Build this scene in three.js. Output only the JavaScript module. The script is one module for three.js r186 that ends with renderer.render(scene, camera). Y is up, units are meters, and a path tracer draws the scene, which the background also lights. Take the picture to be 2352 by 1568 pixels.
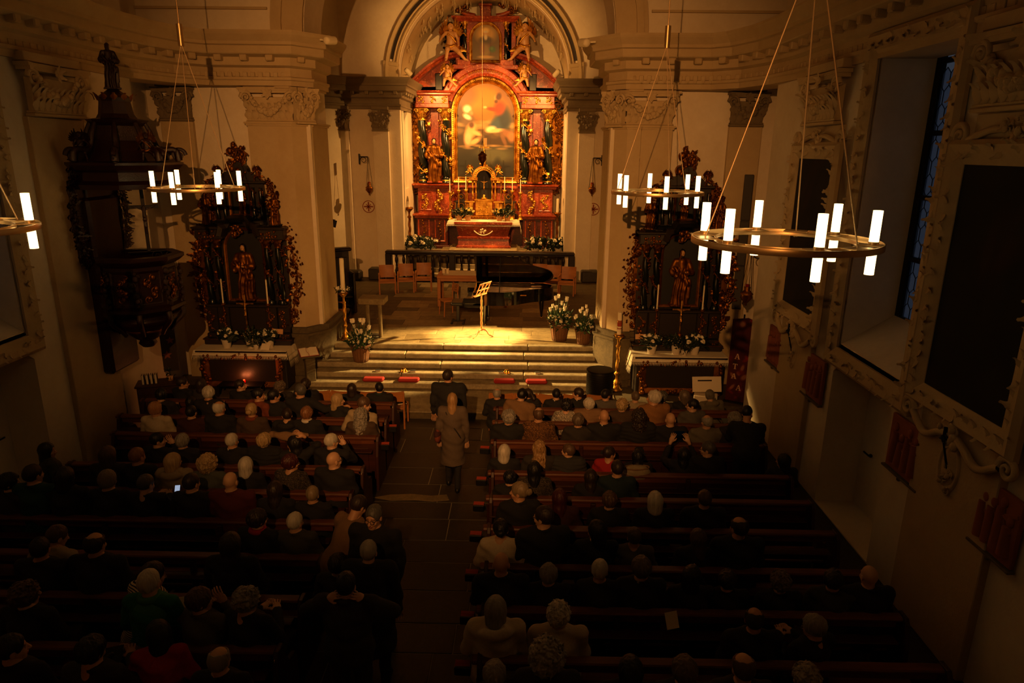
import * as THREE from 'three';
import { mergeGeometries } from 'three/addons/utils/BufferGeometryUtils.js';

// ---------------------------------------------------------------- camera, light levels, exposure
const scene = new THREE.Scene();
const camera = new THREE.PerspectiveCamera(53.13, 1.5, 0.05, 120);
camera.position.set(1.43, 5.6, 0);
camera.rotation.order = 'YXZ';
camera.rotation.set(-15.8 * Math.PI / 180, 0.8 * Math.PI / 180, 0.6 * Math.PI / 180);
scene.background = new THREE.Color(0x2b2f37);            // late dusk outside the windows
scene.backgroundIntensity = 1;
const renderer = new THREE.WebGLRenderer({ antialias: true });
renderer.toneMapping = THREE.LinearToneMapping;
renderer.toneMappingExposure = 1.0;
renderer.shadowMap.enabled = true;
renderer.shadowMap.type = THREE.PCFSoftShadowMap;
const LIGHT = { tube: 4.0, near: .2, gallery: 460, galleryColour: [1, .4, .1], tubeColour: [1, 0.31, 0.062], tubeGlow: 5, tubeGlowColour: [1, 0.66, 0.26], stage: 900, stageColour: [1, 0.56, 0.16], altar: 190, altarColour: [1, 0.47, 0.12], arch: 260 };

// ---------------------------------------------------------------- small helpers
const PI = Math.PI, V = (x, y, z) => new THREE.Vector3(x, y, z);
function rng(s) { return () => { s = (s + 0x6d2b79f5) | 0; let t = Math.imul(s ^ (s >>> 15), 1 | s); t = (t + Math.imul(t ^ (t >>> 7), 61 | t)) ^ t; return ((t ^ (t >>> 14)) >>> 0) / 4294967296; }; }
const clamp = (x, a, b) => Math.max(a, Math.min(b, x)), lerp = (a, b, t) => a + (b - a) * t;
const taken = {};
function numbered(n) { taken[n] = (taken[n] ?? -1) + 1; return taken[n] ? n + '_' + String(taken[n]).padStart(3, '0') : n; }
function tag(o, label, category, group) { o.userData = { label, category }; if (group) o.userData.group = group; return o; }
function thing(name, label, category, p = [0, 0, 0], turn = 0, group) {
  const o = new THREE.Group(); o.name = numbered(name); scene.add(o); o.position.set(...p); o.rotation.y = turn;
  return tag(o, label, category, group);
}
function part(name, geo, mat, parent, label) {
  const m = new THREE.Mesh(Array.isArray(geo) ? merge(geo) : geo, mat); m.castShadow = m.receiveShadow = true;
  m.name = parent === scene ? numbered(name) : name; parent.add(m); if (label) m.userData.label = label; return m;
}
function each(name, list, mat, parent, label) { return list.map((g) => part(name, g, mat, parent, label)); }
function stuffPart(name, geo, mat, parent) { const m = part(name, geo, mat, parent); m.userData.kind = 'stuff'; return m; }
function struct(name, geo, mat) { const m = part(name, geo, mat, scene); m.userData.kind = 'structure'; return m; }
function structGroup(name) { const g = new THREE.Group(); g.name = numbered(name); g.userData.kind = 'structure'; scene.add(g); return g; }
function copy(o, p, turn, label) {
  const c = o.clone(); c.name = numbered(o.name.replace(/_\d{3}$/, '')); scene.add(c); c.position.set(...p); if (turn !== undefined) c.rotation.y = turn;
  c.userData = { ...o.userData, label: label ?? o.userData.label }; return c;
}
// geometry: everything indexed, with position / normal / uv
function fix(g) {
  if (!g.index) { const n = g.attributes.position.count, a = new Uint32Array(n); for (let i = 0; i < n; i++) a[i] = i; g.setIndex(new THREE.BufferAttribute(a, 1)); }
  for (const k of Object.keys(g.attributes)) if (!['position', 'normal', 'uv', 'color'].includes(k)) g.deleteAttribute(k);
  if (!g.attributes.normal) g.computeVertexNormals();
  if (!g.attributes.uv) { const p = g.attributes.position, u = new Float32Array(p.count * 2); for (let i = 0; i < p.count; i++) { u[2 * i] = p.getX(i) + p.getZ(i); u[2 * i + 1] = p.getY(i); } g.setAttribute('uv', new THREE.BufferAttribute(u, 2)); }
  g.clearGroups(); return g;
}
function merge(list) {
  list = list.flat(Infinity).map(fix); const col = list.some((g) => g.attributes.color);
  if (col) for (const g of list) if (!g.attributes.color) g.setAttribute('color', new THREE.BufferAttribute(new Float32Array(g.attributes.position.count * 3).fill(1), 3));
  return list.length === 1 ? list[0] : mergeGeometries(list);
}
const M4 = new THREE.Matrix4(), Q = new THREE.Quaternion(), E = new THREE.Euler();
function at(g, p = [0, 0, 0], r = [0, 0, 0], s = 1) {
  M4.compose(V(...p), Q.setFromEuler(E.set(...r)), Array.isArray(s) ? V(...s) : V(s, s, s)); g.applyMatrix4(M4);
  if (M4.determinant() < 0) { const a = g.index; for (let i = 0; i < a.count; i += 3) { const t = a.getX(i); a.setX(i, a.getX(i + 1)); a.setX(i + 1, t); } }
  return g;
}
const cl = (g) => g.clone();
function box(w, h, d, x = 0, y = 0, z = 0, r = [0, 0, 0]) {          // centred, uv in metres
  const g = new THREE.BoxGeometry(w, h, d), u = g.attributes.uv, S = [[d, h], [d, h], [w, d], [w, d], [w, h], [w, h]];
  for (let i = 0; i < 24; i++) { const s = S[i >> 2]; u.setXY(i, u.getX(i) * s[0] + x, u.getY(i) * s[1] + y + z * 0.37); }
  return at(g, [x, y, z], r);
}
function bbox(w, h, d, x = 0, y = 0, z = 0, c = 0.01, r = [0, 0, 0]) {  // chamfered box
  const hw = w / 2, hh = h / 2, hd = d / 2, P = [], I = []; c = Math.min(c, hw * .9, hh * .9, hd * .9);
  const sx = [-1, 1], uv = [], N = [];
  const quad = (a, b, cc, dd) => { const n = V().subVectors(b, a).cross(V().subVectors(cc, a)).normalize(), o = P.length / 3; for (const q of dd ? [a, b, cc, dd] : [a, b, cc]) { P.push(q.x, q.y, q.z); N.push(n.x, n.y, n.z); const ax = Math.abs(n.x), ay = Math.abs(n.y), az = Math.abs(n.z); if (az >= ax && az >= ay) uv.push(q.x + x, q.y + y); else if (ax >= ay) uv.push(q.z + z, q.y + y); else uv.push(q.x + x, q.z + z); } I.push(o, o + 1, o + 2); if (dd) I.push(o, o + 2, o + 3); };
  const p = (ix, iy, iz, k) => V(ix * (hw - (k === 0 ? 0 : c)), iy * (hh - (k === 1 ? 0 : c)), iz * (hd - (k === 2 ? 0 : c)));
  const out = (a, b, cc, dd) => { const m = V().add(a).add(b).add(cc), n = V().subVectors(b, a).cross(V().subVectors(cc, a)); n.dot(m) < 0 ? (dd ? quad(a, dd, cc, b) : quad(a, cc, b)) : quad(a, b, cc, dd); };
  for (const s of sx) { out(p(s, -1, -1, 0), p(s, 1, -1, 0), p(s, 1, 1, 0), p(s, -1, 1, 0)); out(p(-1, s, -1, 1), p(1, s, -1, 1), p(1, s, 1, 1), p(-1, s, 1, 1)); out(p(-1, -1, s, 2), p(1, -1, s, 2), p(1, 1, s, 2), p(-1, 1, s, 2)); }
  for (const a of sx) for (const b of sx) { out(p(a, b, -1, 0), p(a, b, 1, 0), p(a, b, 1, 1), p(a, b, -1, 1)); out(p(a, -1, b, 0), p(a, 1, b, 0), p(a, 1, b, 2), p(a, -1, b, 2)); out(p(-1, a, b, 1), p(1, a, b, 1), p(1, a, b, 2), p(-1, a, b, 2)); for (const e of sx) out(p(a, b, e, 0), p(a, b, e, 1), p(a, b, e, 2)); }
  const g = new THREE.BufferGeometry(); g.setAttribute('position', new THREE.Float32BufferAttribute(P, 3)); g.setAttribute('normal', new THREE.Float32BufferAttribute(N, 3)); g.setAttribute('uv', new THREE.Float32BufferAttribute(uv, 2)); g.setIndex(I);
  return at(g, [x, y, z], r);
}
function lathe(pts, seg = 20, x = 0, y = 0, z = 0) { const g = new THREE.LatheGeometry(pts.map((p) => new THREE.Vector2(p[0], p[1])), seg), u = g.attributes.uv; for (let i = 0; i < u.count; i++) u.setX(i, u.getX(i) * .4); return at(g, [x, y, z]); }
function cyl(r0, r1, h, x = 0, y = 0, z = 0, seg = 14, r = [0, 0, 0]) { return at(new THREE.CylinderGeometry(r1, r0, h, seg), [x, y, z], r); }
function ball(r, x = 0, y = 0, z = 0, s = [1, 1, 1], seg = 10) { return at(new THREE.SphereGeometry(r, seg, Math.max(5, Math.round(seg * .7))), [x, y, z], [0, 0, 0], s); }
function tube(pts, r, seg = 24, rad = 7, closed = false) {
  const c = new THREE.CatmullRomCurve3(pts.map((p) => V(...p)), closed);
  const g = new THREE.TubeGeometry(c, seg, 1, rad, closed), pos = g.attributes.position, nn = g.attributes.normal;
  for (let i = 0; i <= seg; i++) { const t = i / seg, rr = typeof r === 'function' ? r(t) : r; for (let j = 0; j <= rad; j++) { const k = i * (rad + 1) + j, b = c.getPointAt(t); pos.setXYZ(k, b.x + nn.getX(k) * rr, b.y + nn.getY(k) * rr, b.z + nn.getZ(k) * rr); } }
  return g;
}
function rod(a, b, r0, r1 = r0, seg = 8) { const A = V(...a), B = V(...b), d = V().subVectors(B, A), L = d.length(); const g = new THREE.CylinderGeometry(r1, r0, L, seg); g.applyQuaternion(Q.setFromUnitVectors(V(0, 1, 0), d.normalize())); g.translate((A.x + B.x) / 2, (A.y + B.y) / 2, (A.z + B.z) / 2); return g; }
function shape(pts, holes = []) { const s = new THREE.Shape(pts.map((p) => new THREE.Vector2(p[0], p[1]))); for (const h of holes) s.holes.push(new THREE.Path(h.map((p) => new THREE.Vector2(p[0], p[1])))); return s; }
function extr(pts, depth, { holes = [], bevel = 0, z = 0, curve = 12 } = {}) {
  const g = new THREE.ExtrudeGeometry(pts.isShape ? pts : shape(pts, holes), { depth: depth - 2 * bevel, bevelEnabled: bevel > 0, bevelThickness: bevel, bevelSize: bevel, bevelOffset: -bevel, bevelSegments: 1, curveSegments: curve, steps: 1 });
  return at(g, [0, 0, z + bevel]);
}
const poly = (pts, y0, y1) => at(extr(pts.map((p) => [p[0], -p[1]]), y1 - y0), [0, y0, 0], [-PI / 2, 0, 0]);   // footprint [x,z] raised from y0 to y1
function arc(cx, cy, r, a0, a1, n = 24) { const o = []; for (let i = 0; i <= n; i++) { const a = lerp(a0, a1, i / n); o.push([cx + r * Math.cos(a), cy + r * Math.sin(a)]); } return o; }
function archPts(w, yBase, ySpring, n = 24) { return [[-w, yBase], [w, yBase], ...arc(0, ySpring, w, 0, PI, n)]; }
// sweep a profile [[out, up]...] along a 3-D polyline; 'out' follows side = up x direction
function sweep(prof, path, { closed = false, up = [0, 1, 0], flip = 1, caps = true } = {}) {
  const n = path.length, P = [], N = [], UV = [], I = [], U = V(...up), pts = path.map((p) => V(...p)); let run = 0; const dirs = [];
  for (let i = 0; i < n; i++) { const a = pts[(i - 1 + n) % n], b = pts[i], c = pts[(i + 1) % n]; let d0 = V().subVectors(b, a).normalize(), d1 = V().subVectors(c, b).normalize(); if (!closed && i === 0) d0 = d1; if (!closed && i === n - 1) d1 = d0; const s0 = V().crossVectors(U, d0).normalize().multiplyScalar(flip), s1 = V().crossVectors(U, d1).normalize().multiplyScalar(flip), m = V().addVectors(s0, s1); const k = m.lengthSq() > 1e-6 ? 2 / m.lengthSq() : 1; m.multiplyScalar(Math.min(k, 3)); dirs.push(m); }
  const ring = (i) => prof.map(([o, h]) => V().copy(pts[i]).addScaledVector(dirs[i], o).addScaledVector(U, h));
  for (let i = 0; i < (closed ? n : n - 1); i++) {
    const j = (i + 1) % n, A = ring(i), B = ring(j), L = pts[i].distanceTo(pts[j]); let h = 0;
    for (let k = 0; k < prof.length - 1; k++) {
      const w = Math.hypot(prof[k + 1][0] - prof[k][0], prof[k + 1][1] - prof[k][1]), nn = V().subVectors(A[k + 1], A[k]).cross(V().subVectors(B[k], A[k])).normalize().multiplyScalar(flip), o = P.length / 3;
      for (const [q, uu, vv] of [[A[k], run, h], [A[k + 1], run, h + w], [B[k + 1], run + L, h + w], [B[k], run + L, h]]) { P.push(q.x, q.y, q.z); N.push(nn.x, nn.y, nn.z); UV.push(uu, vv); }
      flip > 0 ? I.push(o, o + 1, o + 2, o, o + 2, o + 3) : I.push(o, o + 2, o + 1, o, o + 3, o + 2); h += w;
    }
    run += L;
  }
  if (caps && !closed) for (const i of [0, n - 1]) { const A = ring(i), o = P.length / 3, c2 = A.reduce((s, q) => s.add(q), V()).multiplyScalar(1 / A.length); const tri = THREE.ShapeUtils.triangulateShape(prof.map((q) => new THREE.Vector2(q[0], q[1])), []); for (const q of A) { P.push(q.x, q.y, q.z); N.push(0, 0, 1); UV.push(q.x, q.y); } for (const t of tri) I.push(o + t[0], o + t[1], o + t[2]); }
  const g = new THREE.BufferGeometry(); g.setAttribute('position', new THREE.Float32BufferAttribute(P, 3)); g.setAttribute('normal', new THREE.Float32BufferAttribute(N, 3)); g.setAttribute('uv', new THREE.Float32BufferAttribute(UV, 2)); g.setIndex(I); return g;
}
// round bars along an outline in the xy plane (frames): half-round moulding
const frameProf = (w, d) => [[-w / 2, 0], [-w / 2, d * .5], [-w * .3, d], [w * .05, d * .8], [w * .3, d * .55], [w / 2, d * .35], [w / 2, 0]];
function frameXY(pts, w, d, z = 0, closed = true) { return sweep(frameProf(w, d), pts.map((p) => [p[0], p[1], z]), { closed, up: [0, 0, 1] }); }

// ---------------------------------------------------------------- implicit surfaces (bodies, statues, hair)
const cone = (a, b, ra, rb, k = .03) => ({ t: 0, a, b, ra, rb, k }), ell = (c, r, k = .03, cut = 0) => ({ t: 1, c, r, k, cut });
function field(list, extra) {
  for (const p of list) if (p.t === 0) { p.d = [p.b[0] - p.a[0], p.b[1] - p.a[1], p.b[2] - p.a[2]]; p.l = 1 / (p.d[0] ** 2 + p.d[1] ** 2 + p.d[2] ** 2 || 1e-9); }
  return (x, y, z) => {
    let v = 9;
    for (const p of list) {
      let d;
      if (p.t === 0) { const ax = x - p.a[0], ay = y - p.a[1], az = z - p.a[2], t = clamp((ax * p.d[0] + ay * p.d[1] + az * p.d[2]) * p.l, 0, 1), u = ax - t * p.d[0], w = ay - t * p.d[1], q = az - t * p.d[2]; d = Math.sqrt(u * u + w * w + q * q) - (p.ra + (p.rb - p.ra) * t); }
      else { const u = (x - p.c[0]) / p.r[0], w = (y - p.c[1]) / p.r[1], q = (z - p.c[2]) / p.r[2], k0 = Math.sqrt(u * u + w * w + q * q), u1 = u / p.r[0], w1 = w / p.r[1], q1 = q / p.r[2]; d = k0 < 1e-6 ? -Math.min(...p.r) : k0 * (k0 - 1) / Math.sqrt(u1 * u1 + w1 * w1 + q1 * q1); }
      if (p.cut) { const h = Math.max(p.k - Math.abs(-d - v), 0) / p.k; v = Math.max(v, -d) + h * h * p.k * .25; }
      else { const h = Math.max(p.k - Math.abs(d - v), 0) / p.k; v = Math.min(v, d) - h * h * p.k * .25; }
    }
    return extra ? v + extra(x, y, z, v) : v;
  };
}
function surf(f, lo, hi, h) {                                   // surface nets
  const n = [0, 1, 2].map((k) => Math.ceil((hi[k] - lo[k]) / h) + 1), [nx, ny, nz] = n, D = new Float32Array(nx * ny * nz);
  for (let k = 0, i = 0; k < nz; k++) for (let j = 0; j < ny; j++) for (let a = 0; a < nx; a++, i++) D[i] = f(lo[0] + a * h, lo[1] + j * h, lo[2] + k * h);
  const id = new Int32Array(nx * ny * nz).fill(-1), P = [], I = [], st = [1, nx, nx * ny];
  const C = [0, 1, nx, nx + 1, st[2], st[2] + 1, st[2] + nx, st[2] + nx + 1], EG = [[0, 1], [2, 3], [4, 5], [6, 7], [0, 2], [1, 3], [4, 6], [5, 7], [0, 4], [1, 5], [2, 6], [3, 7]];
  for (let k = 0; k < nz - 1; k++) for (let j = 0; j < ny - 1; j++) for (let a = 0; a < nx - 1; a++) {
    const b = a + j * nx + k * st[2]; let neg = 0; for (const c of C) if (D[b + c] < 0) neg++; if (!neg || neg === 8) continue;
    let sx = 0, sy = 0, sz = 0, m = 0;
    for (const [p, q] of EG) { const v0 = D[b + C[p]], v1 = D[b + C[q]]; if ((v0 < 0) === (v1 < 0)) continue; const t = v0 / (v0 - v1); sx += (p & 1) + t * ((q & 1) - (p & 1)); sy += (p >> 1 & 1) + t * ((q >> 1 & 1) - (p >> 1 & 1)); sz += (p >> 2) + t * ((q >> 2) - (p >> 2)); m++; }
    id[b] = P.length / 3; P.push(lo[0] + (a + sx / m) * h, lo[1] + (j + sy / m) * h, lo[2] + (k + sz / m) * h);
  }
  for (let k = 1; k < nz - 1; k++) for (let j = 1; j < ny - 1; j++) for (let a = 1; a < nx - 1; a++) {
    const b = a + j * nx + k * st[2];
    for (let x = 0; x < 3; x++) { const s = D[b] < 0, e = D[b + st[x]] < 0; if (s === e) continue; const u = st[(x + 1) % 3], w = st[(x + 2) % 3], q = [id[b - u - w], id[b - w], id[b], id[b - u]]; if (q.includes(-1)) continue; s ? I.push(q[0], q[1], q[2], q[0], q[2], q[3]) : I.push(q[0], q[2], q[1], q[0], q[3], q[2]); }
  }
  const N = new Float32Array(P.length), UV = new Float32Array(P.length / 3 * 2), e = h * .5;
  for (let i = 0; i < P.length; i += 3) {
    const [x, y, z] = [P[i], P[i + 1], P[i + 2]]; let a = f(x + e, y, z) - f(x - e, y, z), b = f(x, y + e, z) - f(x, y - e, z), c = f(x, y, z + e) - f(x, y, z - e); const l = Math.hypot(a, b, c) || 1; N[i] = a / l; N[i + 1] = b / l; N[i + 2] = c / l;
    UV[i / 3 * 2] = Math.atan2(x, z + .001) * .16; UV[i / 3 * 2 + 1] = y;
  }
  const g = new THREE.BufferGeometry(); g.setAttribute('position', new THREE.Float32BufferAttribute(P, 3)); g.setAttribute('normal', new THREE.BufferAttribute(N, 3)); g.setAttribute('uv', new THREE.BufferAttribute(UV, 2)); g.setIndex(I); return g;
}

const hash3 = (x, y, z) => { let h = Math.imul(x, 374761393) ^ Math.imul(y, 668265263) ^ Math.imul(z, 2147483647 ^ 77777); h = Math.imul(h ^ (h >>> 13), 1274126177); return ((h ^ (h >>> 16)) >>> 0) / 4294967296; };
function n3(x, y, z) { const i = Math.floor(x), j = Math.floor(y), k = Math.floor(z); x -= i; y -= j; z -= k; const u = x * x * (3 - 2 * x), v = y * y * (3 - 2 * y), w = z * z * (3 - 2 * z); const a = lerp(lerp(hash3(i, j, k), hash3(i + 1, j, k), u), lerp(hash3(i, j + 1, k), hash3(i + 1, j + 1, k), u), v), b = lerp(lerp(hash3(i, j, k + 1), hash3(i + 1, j, k + 1), u), lerp(hash3(i, j + 1, k + 1), hash3(i + 1, j + 1, k + 1), u), v); return lerp(a, b, w) * 2 - 1; }
// ---------------------------------------------------------------- textures: value noise on a torus
function noiseGrid(seed, n) { const r = rng(seed), a = new Float32Array(n * n); for (let i = 0; i < n * n; i++) a[i] = r(); return (x, y) => { x = ((x % 1) + 1) % 1 * n; y = ((y % 1) + 1) % 1 * n; const i = Math.floor(x) % n, j = Math.floor(y) % n, i1 = (i + 1) % n, j1 = (j + 1) % n, u = x - Math.floor(x), v = y - Math.floor(y), s = u * u * (3 - 2 * u), t = v * v * (3 - 2 * v); return lerp(lerp(a[j * n + i], a[j * n + i1], s), lerp(a[j1 * n + i], a[j1 * n + i1], s), t); }; }
function fbm(seed, n0 = 4, oct = 5, gain = .55) { const g = []; for (let i = 0; i < oct; i++) g.push(noiseGrid(seed + i * 17, n0 << i)); return (x, y) => { let s = 0, a = 1, t = 0; for (const q of g) { s += q(x, y) * a; t += a; a *= gain; } return s / t; }; }
function dtex(w, h, fn, srgb = true, rep = 1) {
  const d = new Uint8Array(w * h * 4); for (let j = 0; j < h; j++) for (let i = 0; i < w; i++) { const c = fn(i / w, j / h), o = (j * w + i) * 4; if (typeof c === 'number') { d[o] = d[o + 1] = d[o + 2] = clamp(c * 255, 0, 255); d[o + 3] = 255; } else { d[o] = clamp(c[0], 0, 255); d[o + 1] = clamp(c[1], 0, 255); d[o + 2] = clamp(c[2], 0, 255); d[o + 3] = c[3] ?? 255; } }
  const t = new THREE.DataTexture(d, w, h); t.wrapS = t.wrapT = THREE.RepeatWrapping; t.magFilter = THREE.LinearFilter; t.minFilter = THREE.LinearMipmapLinearFilter; t.generateMipmaps = true; if (srgb) t.colorSpace = THREE.SRGBColorSpace; t.repeat.set(...(Array.isArray(rep) ? rep : [rep, rep])); t.needsUpdate = true; return t;
}
const mixc = (a, b, t) => [lerp(a[0], b[0], t), lerp(a[1], b[1], t), lerp(a[2], b[2], t)];
const f1 = fbm(11), f2 = fbm(53, 8, 4), f3 = fbm(97, 32, 3, .7), f4 = fbm(131, 3, 6);
const T = {
  plaster: dtex(256, 256, (x, y) => mixc([206, 190, 162], [226, 214, 190], clamp(f1(x, y) * 1.3 - .1 + (f3(x, y) - .5) * .35, 0, 1)), true, .35),
  plasterB: dtex(256, 256, (x, y) => f3(x, y) * .6 + f1(x, y) * .4, false, .9),
  stone: dtex(256, 256, (x, y) => mixc([122, 112, 88], [164, 152, 122], clamp(f2(x, y) + (f3(x, y) - .5) * .9, 0, 1)), true, .8),
  slate: dtex(256, 256, (x, y) => mixc([66, 62, 54], [104, 98, 86], clamp(f1(x, y) * 1.2 - .1 + (f3(x, y) - .5) * .7, 0, 1)), true, .7),
  grainB: dtex(128, 128, (x, y) => f3(x, y), false, 4),
  wood: dtex(256, 256, (x, y) => mixc([66, 34, 20], [124, 72, 42], clamp(f1(x * .3 + f2(x, y) * .02, y * 3) * .9 + (f3(x * .25, y * 2) - .4) * .5, 0, 1)), true, [.5, 1]),
  beech: dtex(256, 256, (x, y) => mixc([150, 92, 44], [188, 124, 66], clamp(f1(x * .3 + f2(x, y) * .02, y * 3) * .9 + (f3(x * .25, y * 2) - .4) * .5, 0, 1)), true, [.5, 1]),
  marble: dtex(512, 512, (x, y) => { const w = f4(x, y), v = Math.abs(Math.sin((f2(x + w * .3, y + w * .2) * 6 + w * 5) * 2)); let c = mixc([112, 34, 16], [196, 92, 50], clamp(w * 1.5 - .25, 0, 1)); if (v < .16) c = mixc([226, 170, 120], c, v / .16); return mixc(c, [70, 18, 12], clamp(f3(x, y) * 1.2 - .55, 0, .5)); }, true, .55),
  gold: dtex(128, 128, (x, y) => mixc([150, 98, 30], [236, 186, 86], clamp(f2(x, y) * 1.3 - .1, 0, 1)), true, 1.2),
  goldR: dtex(128, 128, (x, y) => .22 + f2(x, y) * .4, false, 1.2),
  cloth: dtex(128, 128, (x, y) => .72 + f3(x, y) * .28, false, 3),
  weave: dtex(64, 64, (x, y) => .5 + .25 * Math.sin(x * 2 * PI * 16) + .25 * Math.sin(y * 2 * PI * 16), false, 5),
  tweed: dtex(128, 128, (x, y) => { const q = f3(x, y), r = noiseB(x, y); return q + r > 1.02 ? [210, 202, 186] : [84, 78, 70]; }, true, 5),
  stripe: dtex(8, 64, (x, y) => (((y * 4) % 1) < .42 ? [34, 32, 36] : [226, 216, 194]), true, [1, 15]),
  hair: dtex(256, 64, (x, y) => .55 + .45 * f1(x * 2, y * .35) * 1.3 - .1 + (f3(x, y * .2) - .5) * .5, false, [2, 1]),
  wicker: dtex(128, 128, (x, y) => { const a = Math.floor(y * 16) % 2, s = Math.abs(Math.sin((x * 12 + a * .5) * PI)), b = Math.abs(Math.sin(y * 16 * PI)); return mixc([58, 34, 18], [156, 108, 66], clamp(s * b * 1.2, 0, 1)); }, true, [3, 4]),
};
function noiseB(x, y) { return f2(x * 4 % 1, y * 4 % 1) * .9; }
const std = (o) => new THREE.MeshStandardMaterial({ roughness: .8, metalness: 0, side: THREE.DoubleSide, ...o });
const lin = (r, g, b) => new THREE.Color().setRGB(r, g, b);
const M = {
  plaster: std({ map: T.plaster, bumpMap: T.plasterB, bumpScale: .004, roughness: .92 }),
  stucco: std({ color: 0xd8cbb0, map: T.plaster, bumpMap: T.plasterB, bumpScale: .006, roughness: .85 }),
  stuccoGrey: std({ color: 0x8d8578, map: T.plaster, bumpMap: T.plasterB, bumpScale: .01, roughness: .9 }),
  step: std({ map: T.stone, bumpMap: T.grainB, bumpScale: .002, roughness: .75 }),
  stoneD: std({ color: 0xb0a898, map: T.stone, bumpMap: T.grainB, bumpScale: .003, roughness: .85 }),
  plinth: std({ color: 0x9a9284, map: T.stone, bumpMap: T.grainB, bumpScale: .004, roughness: .85 }),
  slate: [0x9a9488, 0x8a857c, 0xaaa294].map((c) => std({ color: c, map: T.slate, bumpMap: T.grainB, bumpScale: .002, roughness: .55 })),
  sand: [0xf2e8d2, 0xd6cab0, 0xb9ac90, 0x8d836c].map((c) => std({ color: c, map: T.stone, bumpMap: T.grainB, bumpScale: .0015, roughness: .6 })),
  joint: std({ color: 0x8f8874, roughness: .95 }),
  pew: std({ map: T.wood, roughness: .42, bumpMap: T.grainB, bumpScale: .0006 }),
  pewD: std({ color: 0x9a8074, map: T.wood, roughness: .5 }),
  beech: std({ map: T.beech, roughness: .45 }),
  carved: std({ color: 0x5a3a30, map: T.wood, roughness: .32, bumpMap: T.grainB, bumpScale: .003 }),
  darkWood: std({ color: 0x3b2a22, map: T.wood, roughness: .4 }),
  altarDark: std({ color: 0x241d18, roughness: .4, bumpMap: T.grainB, bumpScale: .002 }),
  marble: std({ map: T.marble, roughness: .3 }),
  marbleD: std({ color: 0x8a7064, map: T.marble, roughness: .35 }),
  gold: std({ map: T.gold, roughnessMap: T.goldR, roughness: 1, metalness: 1 }),
  goldD: std({ color: 0x9a8060, map: T.gold, roughnessMap: T.goldR, roughness: 1.1, metalness: .9 }),
  blackGreen: std({ color: 0x0d120f, roughness: .25 }),
  flesh: std({ color: 0xb88a58, roughness: .45 }),
  ivory: std({ color: 0xe8d9b4, roughness: .55 }),
  wax: new THREE.MeshPhysicalMaterial({ color: 0xeadfbe, roughness: .5, side: THREE.DoubleSide }),
  linen: std({ color: 0xe6dcc2, bumpMap: T.weave, bumpScale: .001, roughness: .9 }),
  black: std({ color: 0x0b0b0c, roughness: .5 }),
  blackGloss: new THREE.MeshPhysicalMaterial({ color: 0x050505, roughness: .12, clearcoat: 1, clearcoatRoughness: .05, side: THREE.DoubleSide }),
  iron: std({ color: 0x15120f, roughness: .5, metalness: .6 }),
  steel: std({ color: 0xb9b4aa, roughness: .3, metalness: 1 }),
  brassRing: std({ color: 0xc8a878, roughness: .34, metalness: .85 }),
  cable: std({ color: 0xd2b48a, roughness: .4, metalness: .4 }),
  leaf: std({ color: 0x2c4420, roughness: .6 }), leafD: std({ color: 0x1a2a14, roughness: .6 }),
  petal: std({ color: 0xf1ead2, roughness: .7 }), petalY: std({ color: 0xe6d27a, roughness: .7 }), petalP: std({ color: 0xd9b9ac, roughness: .7 }), eyeY: std({ color: 0xd8b23a, roughness: .8 }),
  terra: std({ color: 0xb98a5c, roughness: .8 }), potW: std({ color: 0xd9d0be, roughness: .6 }), wicker: std({ map: T.wicker, bumpMap: T.weave, bumpScale: .004, roughness: .8 }),
  redCush: std({ color: 0xa02018, map: T.cloth, bumpMap: T.weave, bumpScale: .001, roughness: .9 }),
  paper: std({ color: 0xe2d6bd, roughness: .85 }), ink: std({ color: 0x16130f, roughness: .8 }), redPrint: std({ color: 0xa03a20, roughness: .7 }),
  ribbon: std({ color: 0x8a1c16, roughness: .6 }), glassDark: std({ color: 0x0c0a08, roughness: .15 }), lead: std({ color: 0x0a0a0a, roughness: .7 }),
};
Object.assign(M, {
  signW: std({ color: 0xc89a6a, roughness: .8 }), redGlass: new THREE.MeshPhysicalMaterial({ color: 0xff4a2a, transmission: .9, roughness: .2, thickness: 0, side: THREE.DoubleSide }), redGlassD: new THREE.MeshPhysicalMaterial({ color: 0x7a1a10, roughness: .2, side: THREE.DoubleSide }),
  flame: std({ color: 0x000000, emissive: 0xff5a20, emissiveIntensity: 6 }), roundel: std({ color: 0x8a4a34, roughness: .9 }), clay: std({ color: 0x8a4a30, roughness: .8 }), columnGrey: std({ color: 0x37332e, roughness: .7 }), starD: std({ color: 0x16282c, roughness: .8 }),
  tube: std({ color: 0x000000, emissive: lin(...LIGHT.tubeGlowColour), emissiveIntensity: LIGHT.tubeGlow }), spotGlow: std({ color: 0x000000, emissive: lin(1, .62, .26), emissiveIntensity: 12 }),
  screenDim: std({ color: 0x05070a, roughness: .2, emissive: 0x1a2430, emissiveIntensity: .04 }), screenLit: std({ color: 0x000000, emissive: 0xcfe0ff, emissiveIntensity: .5 }),
});

// ================================================================ the room
const r0 = rng(7);
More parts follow.
